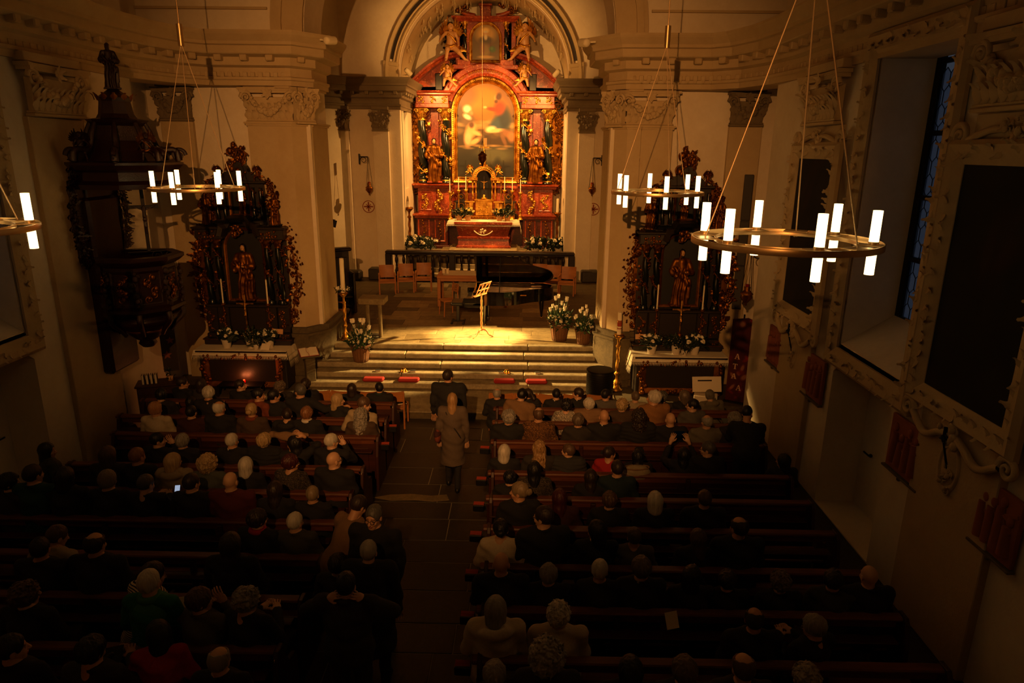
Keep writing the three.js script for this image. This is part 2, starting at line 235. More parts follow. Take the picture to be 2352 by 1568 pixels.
// nave floor and its slabs
const floor = struct('floor', box(14.4, .3, 18.5, 0, -.156, -4.6), M.joint);
for (let i = 0, z = -13.62; z < -3.9; i++) {
  const d = .5 + r0() * .16; let x = -2.6 - r0() * .8;
  while (x < 2.6) { const w = .8 + r0() * .75; part('slab', bbox(w - .014, .05, d - .014, x + w / 2, -.025 + r0() * .002, z + d / 2, .004), M.slate[Math.floor(r0() * 3)], floor); x += w; }
  z += d;
}
part('side_paving', [bbox(3.6, .05, 14, -4.9, -.026, -7.4, .004), bbox(3.6, .05, 14, 4.9, -.026, -7.4, .004)], M.slate[1], floor);
part('worn_stone', at(extr([[0, 0], [.25, .1], [.6, .14], [.95, .09], [1.2, .14], [1.26, -.04], [1.0, -.1], [.7, -.06], [.3, -.09]], .012, { bevel: .003 }), [-.98, 0, -10.15], [-PI / 2, 0, 0]), M.sand[1], floor);
// landing, five steps and the chancel floor
const landing = struct('floor', poly([[-3.45, -13.63], [3.6, -13.63], [3.6, -14.3], [6.9, -14.3], [6.9, -16.3], [-6.9, -16.3], [-6.9, -14.3], [-3.45, -14.3]], 0, .13), M.plinth);
for (let x = -3.45, i = 0; x < 3.5; i++) { const w = [1.7, 1.9, 1.75, 1.68][i % 4]; part('slab', bbox(w - .01, .035, 1.38, x + w / 2, .133, -14.32, .008), M.step, landing); x += w; }
const stairs = struct('floor', poly([[-3.6, -15.02], [3.45, -15.02], [3.45, -16.4], [-3.6, -16.4]], .1, .28), M.plinth);
for (let k = 0; k < 5; k++) {
  const zf = -15.0 - k * .305, y = .3 + k * .15, zb = -16.5; let x = -3.6;
  for (const w of k % 2 ? [2.2, 2.9, 1.95] : [3.1, 2.1, 1.85]) { part('step', bbox(w - .006, .13, zf - zb + .0, x + w / 2, y - .065, (zf + zb) / 2, .02), M.step, stairs); x += w; }
}
const chancelFloor = struct('floor', box(11.8, .5, 12.6, 0, .638, -22.65), M.joint);
for (let z = -16.36, k = 0; z > -25.2; k++) {
  const d = k < 1 ? .34 : .42 + r0() * .2; let x = -5.6 - r0() * .5;
  while (x < 5.6) {
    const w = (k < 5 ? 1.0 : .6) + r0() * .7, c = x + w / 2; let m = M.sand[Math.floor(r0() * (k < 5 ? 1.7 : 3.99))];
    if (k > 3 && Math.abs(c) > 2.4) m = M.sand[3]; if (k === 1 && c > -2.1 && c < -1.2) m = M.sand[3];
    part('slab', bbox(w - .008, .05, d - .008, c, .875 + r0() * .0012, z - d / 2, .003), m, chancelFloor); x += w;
  }
  z -= d;
}
// curved steps up to the sanctuary and the altar platform
const sanct = struct('floor', poly([[-2.93, -25.9], [2.93, -25.9], [2.93, -28.7], [-2.93, -28.7]], .88, 1.68), M.plinth);
for (let k = 0; k < 5; k++) { const r = 4.1 - k * .32, p = arc(-.08, -28.9, r, .28 * PI, .72 * PI, 20).map((q) => [clamp(q[0], -2.92, 2.92), q[1]]); part('step', poly([[2.92, -27.5], ...p, [-2.92, -27.5]].map((q) => [q[0], q[1]]), .88 + k * .16, .88 + (k + 1) * .16 + .005), M.step, sanct); }
part('altar_step', [poly([[-1.6, -25.55], [1.45, -25.55], [1.6, -25.8], [1.6, -28], [-1.75, -28], [-1.75, -25.8]], 1.68, 1.76)], M.sand[0], sanct);
part('altar_step', bbox(2.62, .12, 1.6, -.08, 1.82, -26.75, .03), M.sand[0], sanct);

// side walls of the nave with window and niche openings (u = -z)
const winO = [[8.4, 2.75], [10.18, 2.75], [10.18, 6.85], [8.4, 6.85]], nicheO = [[8.52, .02], [10.3, .02], [10.3, 2.28], ...arc(9.41, 1.3, 1.325, .265 * PI, .735 * PI, 14)];
function sideWall(s) {
  const g = extr([[-3.4, -.3], [14.2, -.3], [14.2, 12], [-3.4, 12]], .75, { holes: [winO, nicheO] });
  const w = struct(s > 0 ? 'wall_right' : 'wall_left', [at(g, [s > 0 ? 6.35 : -7.1, 0, 0], [0, PI / 2, 0]), poly(s > 0 ? [[6.35, -14.15], [7.1, -14.15], [7.6, -16], [6.95, -16], [6.95, -14.7]] : [[-6.35, -14.15], [-6.95, -14.7], [-6.95, -16], [-7.6, -16], [-7.1, -14.15]], -.3, 12)], M.plaster);
  // sloping sill
  part('sill', extrudeZ([[0, 2.6], [0, 2.76], [.74, 3.22], [.74, 2.6]], 8.38, 10.2, s), M.plaster, w);
  // glazed window: frame, leading and hexagonal panes
  const wi = structGroup('window_' + (s > 0 ? 1 : 2)), X = s * 7.13;
  part('window_frame', [bbox(.08, 3.8, .13, X, 5.03, -8.46), bbox(.08, 3.8, .13, X, 5.03, -10.12), ...[3.2, 4.1, 4.98, 5.86, 6.8].map((y) => bbox(.07, .07, 1.7, X, y, -9.29))], M.iron, wi);
  const hx = (cy, cz) => [0, 1, 2, 3, 4, 5].map((k) => { const a = k * PI / 3 + PI / 6; return [cz + .105 * Math.cos(a), cy + .155 * Math.sin(a)]; }), panes = [], leads = [];
  for (let j = 0; j < 15; j++) for (let i = 0; i < 10; i++) {
    const cz = 8.5 + i * .182 + (j % 2) * .091, cy = 3.3 + j * .2325; if (cz > 10.08 || cy > 6.75) continue;
    const h = hx(cy, cz); panes.push([cz, cy]); leads.push(...h.map((p, k) => rod([X, p[1], -p[0]], [X, h[(k + 1) % 6][1], -h[(k + 1) % 6][0]], .007, .007, 4)));
  }
  part('leading', leads, M.lead, wi);
  const pg = at(extr(hx(0, 0), .004), [0, 0, 0], [0, PI / 2, 0]);
  for (const [cz, cy] of panes) { const p = part('pane', pg, paneM, wi); p.position.set(X + s * .004, cy, -cz); }
  // door at the back of the niche
  const d = structGroup('door_' + (s > 0 ? 1 : 2));
  part('door_panel', extrudeZ([[0, 0], [0, 2.7], [.08, 2.7], [.08, 0]], 8.45, 10.35, s, 6.98), M.plaster, d);
  part('door_handle', [rod([s * 6.9, 1.02, -9.9], [s * 6.9, 1.02, -10.06], .014), ball(.03, s * 6.93, 1.02, -9.9)], M.iron, d);
  return w;
}
function extrudeZ(prof, u0, u1, s, x0 = 6.35) { return at(extr(prof.map((p) => [s * (x0 + p[0]), p[1]]), u1 - u0), [0, 0, -u1]); }   // profile [out from the wall, y] along z
const paneM = new THREE.MeshPhysicalMaterial({ color: 0xdfe6f0, transmission: 1, thickness: 0, roughness: .35, side: THREE.DoubleSide });
const wallR = sideWall(1), wallL = sideWall(-1);
struct('wall_back', box(14, 12.4, .4, 0, 6, 3.2), M.plaster);
// nave wall around the chancel arch
const archHole = [[-3.35, -.2], [3.35, -.2], [3.35, 7.9], ...arc(0, 7.9, 3.35, 0, PI, 28)];
struct('wall_front', at(extr([[-7.6, -.3], [7.6, -.3], [7.6, 13], [-7.6, 13]], 1.3, { holes: [archHole] }), [0, 0, -17.2]), M.plaster);
// vault over the nave, lids over the rest
{ const p = []; for (let i = 0; i <= 24; i++) { const a = i / 24 * PI; p.push([7.0 * Math.cos(a), 8.1 + 4.2 * Math.sin(a)]); } const o = [...p, ...p.slice().reverse().map((q) => [q[0] * 1.05, 8.1 + (q[1] - 8.1) * 1.06 + .02])]; struct('ceiling', at(extr(o, 19.2), [0, 0, -15.95]), M.plaster); }
struct('ceiling', box(12.2, .3, 9.2, 0, 13, -21.2), M.plaster);
// chancel walls, apse
struct('wall_chancel_left', poly([[-5.6, -17.1], [-5.6, -24.2], [-4.9, -25.3], [-6.1, -25.6], [-6.1, -17.1]], .5, 13), M.plaster);
struct('wall_chancel_right', poly([[5.6, -17.1], [6.1, -17.1], [6.1, -25.6], [4.9, -25.3], [5.6, -24.2]], .5, 13), M.plaster);
const apseHole = [[-2.95, .6], [2.95, .6], [2.95, 7.9], ...arc(0, 7.9, 2.95, 0, PI, 28)];
struct('wall_apse_front', at(extr([[-6.2, .5], [6.2, .5], [6.2, 13], [-6.2, 13]], .5, { holes: [apseHole] }), [0, 0, -25.7]), M.plaster);
for (const s of [-1, 1]) {
  const g = extr([[25.6, .5], [29, .5], [29, 8.1], [25.6, 8.1]], .6, { holes: [[[25.95, 4.1], [26.75, 4.1], [26.75, 7.0], [25.95, 7.0]], [[25.95, 1.9], [26.6, 1.9], [26.6, 3.5], ...arc(26.275, 3.5, .325, 0, PI, 10)]] });
  struct(s > 0 ? 'wall_apse_right' : 'wall_apse_left', at(g, [s > 0 ? 2.95 : -3.55, 0, 0], [0, PI / 2, 0]), M.plaster);
  const wi = structGroup('window_' + (s > 0 ? 3 : 4)), X = s * 3.42;
  part('window_frame', [bbox(.06, 2.9, .05, X, 5.55, -25.98), bbox(.06, 2.9, .05, X, 5.55, -26.72), bbox(.06, .05, .8, X, 4.12, -26.35), bbox(.06, .05, .8, X, 6.98, -26.35)], M.stucco, wi);
  for (let j = 0; j < 8; j++) for (let i = 0; i < 2; i++) part('pane', bbox(.006, .34, .33, X + s * .01, 4.33 + j * .352, -26.18 - i * .345, .001), paneM, wi);
  struct('wall_apse_niche', box(.1, 2.4, 1, s * 3.5, 2.8, -26.3), M.plaster);
}
struct('wall_apse_back', box(7.2, 12, .4, 0, 6.4, -28.85), M.plaster);
{ const p = arc(0, 7.9, 2.95, 0, PI, 28), o = [...p, ...arc(0, 7.9, 3.5, PI, 0, 28)]; struct('ceiling', at(extr(o, 3.4), [0, 0, -29]), M.stucco); }
struct('ceiling', box(13, .3, 4.2, 0, 13.2, -27.2), M.plaster);

// ---------------------------------------------------------------- mouldings, pilasters, capitals
const spiral = (r, turns, w, s = 1, n = 34) => tube(Array.from({ length: 18 }, (_, i) => { const t = i / 17, a = t * turns * 2 * PI, q = r * (1 - .86 * t); return [s * q * Math.cos(a), q * Math.sin(a), .02 * t]; }), (t) => w * (1 - .55 * t), n, 6);
const leafG = (l, w, curl = .3) => { const P = [], I = [], n = 6; for (let i = 0; i <= n; i++) { const t = i / n, ww = w * Math.sin(Math.min(1, t * 1.15 + .12) * PI * .87) * (1 + .14 * Math.sin(t * 26)); for (let j = -1; j <= 1; j++) P.push(j * ww * .5, t * l * (1 - curl * t * t * .4), (j ? 0 : .16 * w) + curl * l * t * t * .8); } for (let i = 0; i < n; i++) for (let j = 0; j < 2; j++) { const a = i * 3 + j; I.push(a, a + 1, a + 4, a, a + 4, a + 3); } const g = new THREE.BufferGeometry(); g.setAttribute('position', new THREE.Float32BufferAttribute(P, 3)); g.setIndex(I); g.computeVertexNormals(); return fix(g); };
function capital(w, h, d, seed = 3, corner = 0) {
  const r = rng(seed), G = [bbox(w * 1.05, .05, d + .05, 0, .03, d / 2, .012), bbox(w * 1.02, .03, d + .03, 0, .075, d / 2, .008), bbox(w * .97, h * .68, d * .92, 0, h * .4, d * .46, .01)];
  const n = Math.max(5, Math.round(w / .14)); for (let i = 0; i < n; i++) for (let k = 0; k < 2; k++) G.push(at(leafG(h * (.34 + .08 * k), w / n * 1.15, .5), [(i + .5 + (k - .5) * .4 - n / 2) * w / n, .08 + k * .1, d * .95 - .01 * k]));
  for (const s of [-1, 1]) { G.push(at(spiral(h * .17, 2.1, h * .05, s), [s * w * .47, h * .72, d + .03])); G.push(ball(h * .05, s * w * .47, h * .72, d + .05)); G.push(at(leafG(h * .36, h * .22, .7), [s * w * .42, h * .4, d], [0, 0, -s * .35])); }
  for (let i = 0; i <= 15; i++) { const t = i / 15 * 2 - 1, y = h * (.68 - .36 * (1 - t * t)); for (let k = 0; k < 3; k++) G.push(ball(h * (.035 + .035 * r() + .02 * (1 - t * t)), t * w * .36 + (r() - .5) * .05, y + (r() - .5) * h * .12, d + .03 + r() * .04, [1, 1, .8], 7)); }
  for (let k = 0; k < 6; k++) G.push(at(leafG(h * .2, h * .12, .4), [0, h * .84, d + .05], [0, 0, k * PI / 3]));
  const ab = [[-w * .62, d + .12], [-w * .45, d + .05], [0, d + .02], [w * .45, d + .05], [w * .62, d + .12], [w * .62, 0], [-w * .62, 0]];
  G.push(at(extr(ab.map((p) => [p[0], -p[1]]), h * .07), [0, h * .92, 0], [-PI / 2, 0, 0]), at(extr(ab.map((p) => [p[0] * .94, -p[1] * .95]), h * .07), [0, h * .85, 0], [-PI / 2, 0, 0]));
  if (corner) { G.push(at(spiral(h * .17, 2.1, h * .05, -1), [corner * w * .62, h * .72, d * .35], [0, corner * PI / 2, 0]), at(leafG(h * .36, h * .22, .7), [corner * w * .55, h * .4, d * .4], [0, corner * 1.2, 0])); }
  return G;
}
// pillars of the chancel arch with plinths (footprints mirrored)
let trimN = 0; const trimObj = (geo, m = M.stucco) => { trimN++; return struct('trim_' + trimN, geo, m); };
for (const s of [-1, 1]) {
  const mir = (p) => p.map((q) => [q[0] * s, q[1]]), foot = (o) => mir([[3.34 - o, -17.25 - o], [3.34 - o, -16.02 + o * .5], [3.68 - o * .6, -15.6 + o], [3.98, -15.6 + o], [3.98, -15.7 + o], [4.68 + o, -15.7 + o], [4.68 + o, -15.95], [4.68 + o, -17.25]]);
  const p = trimObj([poly(foot(0), 1.45, 6.1)]);
  part('plinth', [poly(foot(.14), .14, 1.28), poly(foot(.17), 1.28, 1.34), poly(foot(.1), 1.34, 1.47), poly(foot(.18), .14, .3)], M.plinth, p);
  part('capital', [at(cap(1.02, .76, .3, 5 + s, -s), [s * 4.16, 6.06, -15.98]), poly(foot(.03), 6.02, 6.1), poly(foot(.06), 6.06, 6.1), at(cap(.46, .76, .16, 9 + s), [s * 3.5, 6.06, -15.86], [0, -s * .9, 0])], M.stucco, p);
  part('impost', [poly(foot(.02), 6.8, 7.2), poly(foot(.07), 6.98, 7.02), poly(foot(.05), 6.9, 6.98)], M.stucco, p);
}
function cap(...a) { return merge(capital(...a)); }
const entab = (b, k = 1) => [[-.7, b], [.06 * k, b], [.06 * k, b + .1], [.09 * k, b + .12], [.09 * k, b + .17], [.03 * k, b + .19], [.03 * k, b + .36], [.14 * k, b + .4], [.14 * k, b + .56], [.34 * k, b + .6], [.36 * k, b + .62], [.36 * k, b + .76], [.42 * k, b + .78], [.42 * k, b + .84], [.52 * k, b + .96], [.54 * k, b + 1.0], [.54 * k, b + 1.04], [-.7, b + 1.06]];
function dentils(path, b, step, w, d, h) { const G = []; for (let i = 0; i < path.length - 1; i++) { const a = V(...path[i]), c = V(...path[i + 1]), L = a.distanceTo(c), n = Math.floor(L / step), an = -Math.atan2(c.z - a.z, c.x - a.x); for (let k = 0; k < n; k++) { const p = V().lerpVectors(a, c, (k + .5) / n); G.push(bbox(w, h, d, p.x, b, p.z, .008, [0, an, 0])); G.push(at(leafG(h * 1.1, w * .9, .5), [p.x, b - h * .2, p.z], [PI, an + (i >= 0 ? 0 : 0), 0])); } } return G; }
function blocks(name, path, y, step, w, d, h, mat, parent) { const g = bbox(w, h, d, 0, 0, 0, .02); for (let i = 0; i < path.length - 1; i++) { const a = V(...path[i]), c = V(...path[i + 1]), n = Math.floor(a.distanceTo(c) / step), an = -Math.atan2(c.z - a.z, c.x - a.x); for (let k = 0; k < n; k++) { const m = part(name, g, mat, parent); m.position.lerpVectors(a, c, (k + .5) / n); m.position.y = y; m.rotation.y = an; } } }
for (const s of [-1, 1]) {
  const path = [[6.35, 3], [6.35, -13.2], [6.22, -14.2], [5.9, -15.1], [5.4, -15.55], [3.62, -15.6], [3.3, -16.0], [3.3, -17.2]].map((p) => [p[0] * s, 0, p[1]]), e = trimObj(sweep(entab(6.84), path, { flip: s }));
  const off = [[6.18, 2.9], [6.18, -13.2], [6.04, -14.1], [5.75, -14.95], [5.3, -15.36], [3.68, -15.4], [3.15, -15.9]].map((p) => [p[0] * s, 0, p[1]]);
  blocks('modillion', off, 7.38, .42, .15, .24, .13, M.stucco, e);
  stuffPart('frieze_leaves', dentils(off.map((p) => [p[0] + s * .14, 0, p[2] - .1]), 7.06, .16, .09, .03, .1), M.stucco, e);
  // arch impost strip above the cornice
  trimObj([at(extr([[s * 3.36, 7.9], [s * 4.05, 7.9], ...arc(0, 7.9, 4.05, s > 0 ? 0 : PI, PI / 2, 20), ...arc(0, 7.9, 3.36, PI / 2, s > 0 ? 0 : PI, 20)], .14), [0, 0, -15.95]), at(extr([...arc(0, 7.9, 3.95, s > 0 ? 0 : PI, PI / 2, 20), ...arc(0, 7.9, 3.8, PI / 2, s > 0 ? 0 : PI, 20)], .2), [0, 0, -15.95]), box(2.9, .05, .06, s * 5.55, 8.42, -15.86)]);
  // corner pilaster of the front wall, wide pilasters of the side wall
  const c1 = trimObj([bbox(.72, 6.0, .14, s * 6.3, 3.1, -15.86, .01)]); part('capital', [at(cap(.7, .72, .14, 21 + s), [s * 6.3, 6.1, -15.9]), bbox(.74, .2, .2, s * 6.3, 6.93, -15.84)], M.stuccoGrey, c1);
  for (const [z0, z1] of [[-12.35, -11.0], [-7.75, -6.3]]) { const c = (z0 + z1) / 2, w = z1 - z0, q = trimObj([bbox(.1, 6, w, s * 6.31, 3, c, .01)]); part('capital', [at(cap(w * .92, .8, .12, 31 + s), [s * 6.29, 6.0, c], [0, -s * PI / 2, 0]), bbox(.2, .14, w * 1.02, s * 6.26, 6.88, c)], M.stucco, q); }
  // moulded stucco frame round the window
  const wf = (i, o) => [[8.4 - o, 2.72 - o], [10.18 + o, 2.72 - o], [10.18 + o, 6.87 + o], [8.4 - o, 6.87 + o]];
  const f = trimObj([at(frameXY(wf(0, .17), .3, .1), [s * 6.33, 0, 0], [0, s > 0 ? PI / 2 : PI / 2, 0], [1, 1, s > 0 ? -1 : 1])], M.stucco);
  const lv = [], rr = rng(40 + s); for (const [a, b] of [[[8.23, 2.55], [10.35, 2.55]], [[10.35, 2.55], [10.35, 7.04]], [[10.35, 7.04], [8.23, 7.04]], [[8.23, 7.04], [8.23, 2.55]]]) { const n = Math.round(Math.hypot(b[0] - a[0], b[1] - a[1]) / .1); for (let i = 0; i < n; i++) { const u = lerp(a[0], b[0], i / n), v = lerp(a[1], b[1], i / n); lv.push(at(leafG(.13, .07, .5), [s * 6.25, v, -u], [rr() * 6.28, -s * PI / 2, 0])); } }
  stuffPart('leaf_band', lv, M.stucco, f);
}
// chancel cornice and pilasters, apse arch
for (const s of [-1, 1]) {
  const path = [[5.6, -17.2], [5.6, -24.2], [4.9, -25.2], [2.97, -25.2], [2.97, -28]].map((p) => [p[0] * s, 0, p[1]]);
  const e = trimObj(sweep(entab(6.86, .85), path, { flip: s }), M.stuccoGrey); blocks('modillion', [[5.4, -17.2], [5.4, -24.2], [4.8, -25.02], [2.8, -25.02], [2.8, -27]].map((p) => [p[0] * s, 0, p[1]]), 7.4, .42, .14, .22, .12, M.stuccoGrey, e);
  for (const [x, w] of [[5.05, .6], [3.63, .56]]) { const c = trimObj([bbox(w, 5.4, .2, s * x, 3.5, -25.15, .01)], M.plaster); part('capital', [at(cap(w, .72, .2, 51 + s), [s * x, 6.12, -25.2]), bbox(w * 1.05, .12, .26, s * x, 6.9, -25.12)], M.stuccoGrey, c); }
  // low stone bench blocks at the foot of the wall
  trimObj([bbox(.62, .42, .5, s * 3.9, 1.1, -24.9, .04), bbox(.5, .35, .45, s * 4.7, 1.08, -24.6, .05)], M.slate[1]);
}
{ const path = (r) => arc(0, 7.9, r, 0, PI, 44).map((p) => [p[0], p[1], -25.2]);
  const a = trimObj([sweep([[0, 0], [0, .16], [.1, .2], [.16, .12], [.2, 0]], path(3.28), { up: [0, 0, 1], flip: -1 }), sweep([[0, 0], [0, .12], [.05, .16], [.1, .1], [.1, 0]], path(2.97), { up: [0, 0, 1], flip: -1 }), sweep([[0, 0], [0, .1], [.04, .13], [.07, .06], [.07, 0]], path(3.1), { up: [0, 0, 1], flip: -1 })]);
  part('inlaid_band', extr([...arc(0, 7.9, 3.28, .06 * PI, .94 * PI, 40), ...arc(0, 7.9, 3.17, .94 * PI, .06 * PI, 40)], .02, { z: -25.2 }), M.darkWood, a);
  for (const s of [-1, 1]) part('arch_foot', [bbox(.55, .16, .34, s * 3.2, 8.35, -25.2, .03, [0, 0, s * .14]), bbox(.52, .5, .3, s * 3.2, 8.1, -25.2, .03)], M.stucco, a);
  const G = [], r = rng(77); for (let i = 0; i < 36; i++) for (const s of [-1, 1]) { const t = .08 * PI + r() * .36 * PI, R = 2.9, z = -25.9 - r() * 2; const b = [s * R * Math.cos(t), 7.9 + R * Math.sin(t), z]; G.push(at(spiral(.1 + r() * .14, 1.4, .022, r() > .5 ? 1 : -1, 20), b, [PI / 2, s * (t), 0].map((q, k) => [r() * .4, -s * PI / 2, s * t][k]))); }
  stuffPart('stucco_scrolls', G, M.stucco, a);
}

// ================================================================ carved work, statues, flowers
function twistCol(h, r, x, z, y, tw = 9, ph = 0) {                 // barley-sugar shaft
  const n = 40, m = 14, P = [], I = [];
  for (let i = 0; i <= n; i++) for (let j = 0; j <= m; j++) { const t = i / n, a = j / m * 2 * PI, q = r * (1 + .2 * Math.cos(a - t * tw + ph)) * (1 - .12 * t); P.push(x + q * Math.cos(a), y + t * h, z + q * Math.sin(a)); }
  for (let i = 0; i < n; i++) for (let j = 0; j < m; j++) { const a = i * (m + 1) + j; I.push(a, a + m + 1, a + m + 2, a, a + m + 2, a + 1); }
  const g = new THREE.BufferGeometry(); g.setAttribute('position', new THREE.Float32BufferAttribute(P, 3)); g.setIndex(I); g.computeVertexNormals(); return fix(g);
}
function vine(h, r, x, z, y, tw = 9, ph = 0, seed = 1) {             // gilded vine winding up the shaft
  const p = [], G = [], q = rng(seed); for (let i = 0; i <= 26; i++) { const t = i / 26, a = t * tw + PI - ph * 0 - ph; p.push([x + r * 1.02 * Math.cos(a), y + t * h, z + r * 1.02 * Math.sin(a)]); }
  G.push(tube(p, r * .13, 52, 5)); for (let i = 1; i < 26; i++) { const a = p[i]; G.push(at(leafG(r * 1.1, r * .8, .5), a, [q() * .8 - .4, q() * 6, q() * 2 - 1])); if (i % 2) for (let k = 0; k < 4; k++) G.push(ball(r * .17, a[0] + (q() - .5) * r * .5, a[1] - r * .5 + (q() - .5) * r * .5, a[2] + r * .25 + q() * r * .2, [1, 1, 1], 6)); }
  return merge(G);
}
const smallCap = (r, h, x, y, z) => merge([lathe([[r * .9, 0], [r * 1.05, h * .06], [r * .85, h * .12], [r * 1.0, h * .5], [r * 1.5, h * .86], [r * 1.6, h]], 12, x, y, z), ...[0, 1, 2, 3, 4, 5, 6, 7].map((k) => at(leafG(h * .6, r * .8, .6), [x + r * .95 * Math.sin(k * PI / 4), y + h * .15, z + r * .95 * Math.cos(k * PI / 4)], [0, k * PI / 4, 0])), ...[-1, 1].map((s) => at(spiral(r * .5, 1.6, r * .16, s, 20), [x + s * r * 1.2, y + h * .8, z + r * 1.2]))]);
function relief(w, h, seed, d = .05, n = 26) {                       // carved acanthus filling a panel
  const r = rng(seed), G = []; for (let i = 0; i < n; i++) { const t = i / n, y = (t - .5) * h, x = Math.sin(t * 9 + seed) * w * .3 + (r() - .5) * w * .3; i % 3 === 0 ? G.push(at(spiral(Math.min(w, h) * (.14 + r() * .16), 1.5, d * .3, r() > .5 ? 1 : -1, 20), [x, y, 0], [0, 0, r() * 6])) : G.push(at(leafG(Math.min(w, h) * (.25 + r() * .25), Math.min(w, h) * .18, .5), [x, y, 0], [0, 0, r() * 6.28])); if (i % 2) G.push(ball(d * (.4 + r() * .5), x + (r() - .5) * w * .3, y, d * .4, [1, 1.2, .8], 7)); }
  return merge(G);
}
function ear(w, h, seed, s = 1) {                                    // openwork side wing: outline of S-scrolls and leaves
  const r = rng(seed), G = []; for (let i = 0; i < 11; i++) { const t = i / 10, y = t * h, x = w * (.25 + .55 * Math.sin(t * PI * .95 + .1)); G.push(at(spiral(w * (.2 + .14 * r()), 1.7, w * .07, s * (i % 2 ? 1 : -1), 26), [s * x, y, .03 * r()], [0, 0, r() * 6])); for (let k = 0; k < 4; k++) G.push(at(leafG(w * (.3 + .25 * r()), w * .22, .6), [s * (x - w * .2 + r() * w * .5), y + (r() - .5) * h / 11, 0], [0, 0, -s * (r() * 2.2)])); for (let k = 0; k < 3; k++) G.push(ball(w * .07, s * (x - r() * w * .4), y + (r() - .5) * .1, .05, [1, 1.3, .8], 7)); }
  for (let i = 0; i < 60; i++) { const t = r(), x = w * (.08 + (.2 + .6 * Math.sin(t * PI * .95 + .1)) * r()); G.push(at(leafG(w * (.25 + .2 * r()), w * .2, .6), [s * x, t * h, .02 + .03 * r()], [0, 0, r() * 6.3])); }
  G.push(at(extr([[0, 0], [s * w * .45, h * .12], [s * w * .62, h * .45], [s * w * .5, h * .8], [0, h]], .03), [0, 0, -.05]));
  G.push(tube([[s * w * .1, 0, 0], [s * w * .5, h * .2, 0], [s * w * .8, h * .5, 0], [s * w * .55, h * .8, 0], [s * w * .1, h, 0]], w * .09, 24, 6)); return merge(G);
}
const folds = (amp, f1, f2, y0, y1) => (x, y, z) => (y > y0 && y < y1 ? amp * Math.sin(Math.atan2(x, z) * f1 + Math.sin(y * 5) * 1.3 + x * f2) * Math.min(1, (y1 - y) * 4) : 0);
const G = {};                                                       // shared shapes, built once
function saintGeo() {                                               // 1.75 m, faces +z
  if (G.saint) return G.saint;
  const robe = surf(field([cone([0, .06, 0], [.03, .55, .02], .26, .22, .06), cone([.03, .55, .02], [0, 1.0, 0], .22, .17, .08), cone([0, 1.0, 0], [0, 1.36, .0], .17, .16, .08), cone([-.17, 1.4, 0], [.17, 1.4, 0], .075, .075, .06), cone([.2, 1.38, 0], [.3, 1.08, .08], .08, .085, .05), cone([.3, 1.08, .08], [.12, 1.08, .24], .085, .08, .05), cone([-.2, 1.38, 0], [-.31, 1.1, .06], .08, .08, .05), cone([-.31, 1.1, .06], [-.22, .98, .24], .08, .075, .05), cone([-.22, 1.2, .14], [.2, .7, .2], .05, .07, .06), cone([.22, .8, .1], [.26, .3, .12], .07, .05, .06)], folds(.022, 9, 6, -.1, 1.25)), [-.45, 0, -.35], [.45, 1.5, .42], .022);
  const head = surf(field([ell([0, 1.64, 0], [.075, .1, .09], .03), ell([0, 1.58, .04], [.05, .07, .05], .03), cone([0, 1.55, 0], [0, 1.42, 0], .05, .055, .03), cone([0, 1.64, .09], [0, 1.61, .11], .01, .013, .012), cone([.1, 1.08, .27], [.06, 1.1, .33], .035, .025, .02), cone([-.22, .97, .27], [-.2, .98, .33], .035, .025, .02)]), [-.3, .9, -.15], [.2, 1.8, .4], .014);
  const hair = surf(field([ell([0, 1.66, -.025], [.092, .105, .1], .02), ell([0, 1.56, -.06], [.085, .12, .06], .03), ell([0, 1.53, .075], [.045, .075, .03], .02), ell([0, 1.62, .12], [.055, .075, .06], .02, 1)], (x, y, z) => .006 * Math.sin(y * 60 + x * 40)), [-.2, 1.35, -.22], [.2, 1.85, .2], .014);
  return (G.saint = { robe, head, hair });
}
function saint(name, label, p, turn, s, group, opts = {}) {
  const g = saintGeo(), o = thing(name, label, 'statue', p, turn, group); o.scale.setScalar(s);
  part('base', [bbox(.62, .07, .46, 0, .035, 0, .015)], opts.baseMat ?? M.goldD, o); part('robe', g.robe, opts.robe ?? M.gold, o); part('head', g.head, opts.skin ?? M.flesh, o); part('hair', g.hair, opts.hair ?? M.darkWood, o);
  if (opts.halo) part('halo', at(new THREE.TorusGeometry(.13, .012, 6, 24), [0, 1.8, -.08], [1.2, 0, 0]), M.gold, o);
  if (opts.staff) part('staff', rod([opts.staff * .24, .1, .3], [opts.staff * .1, 1.75, .26], .014), M.goldD, o);
  return o;
}
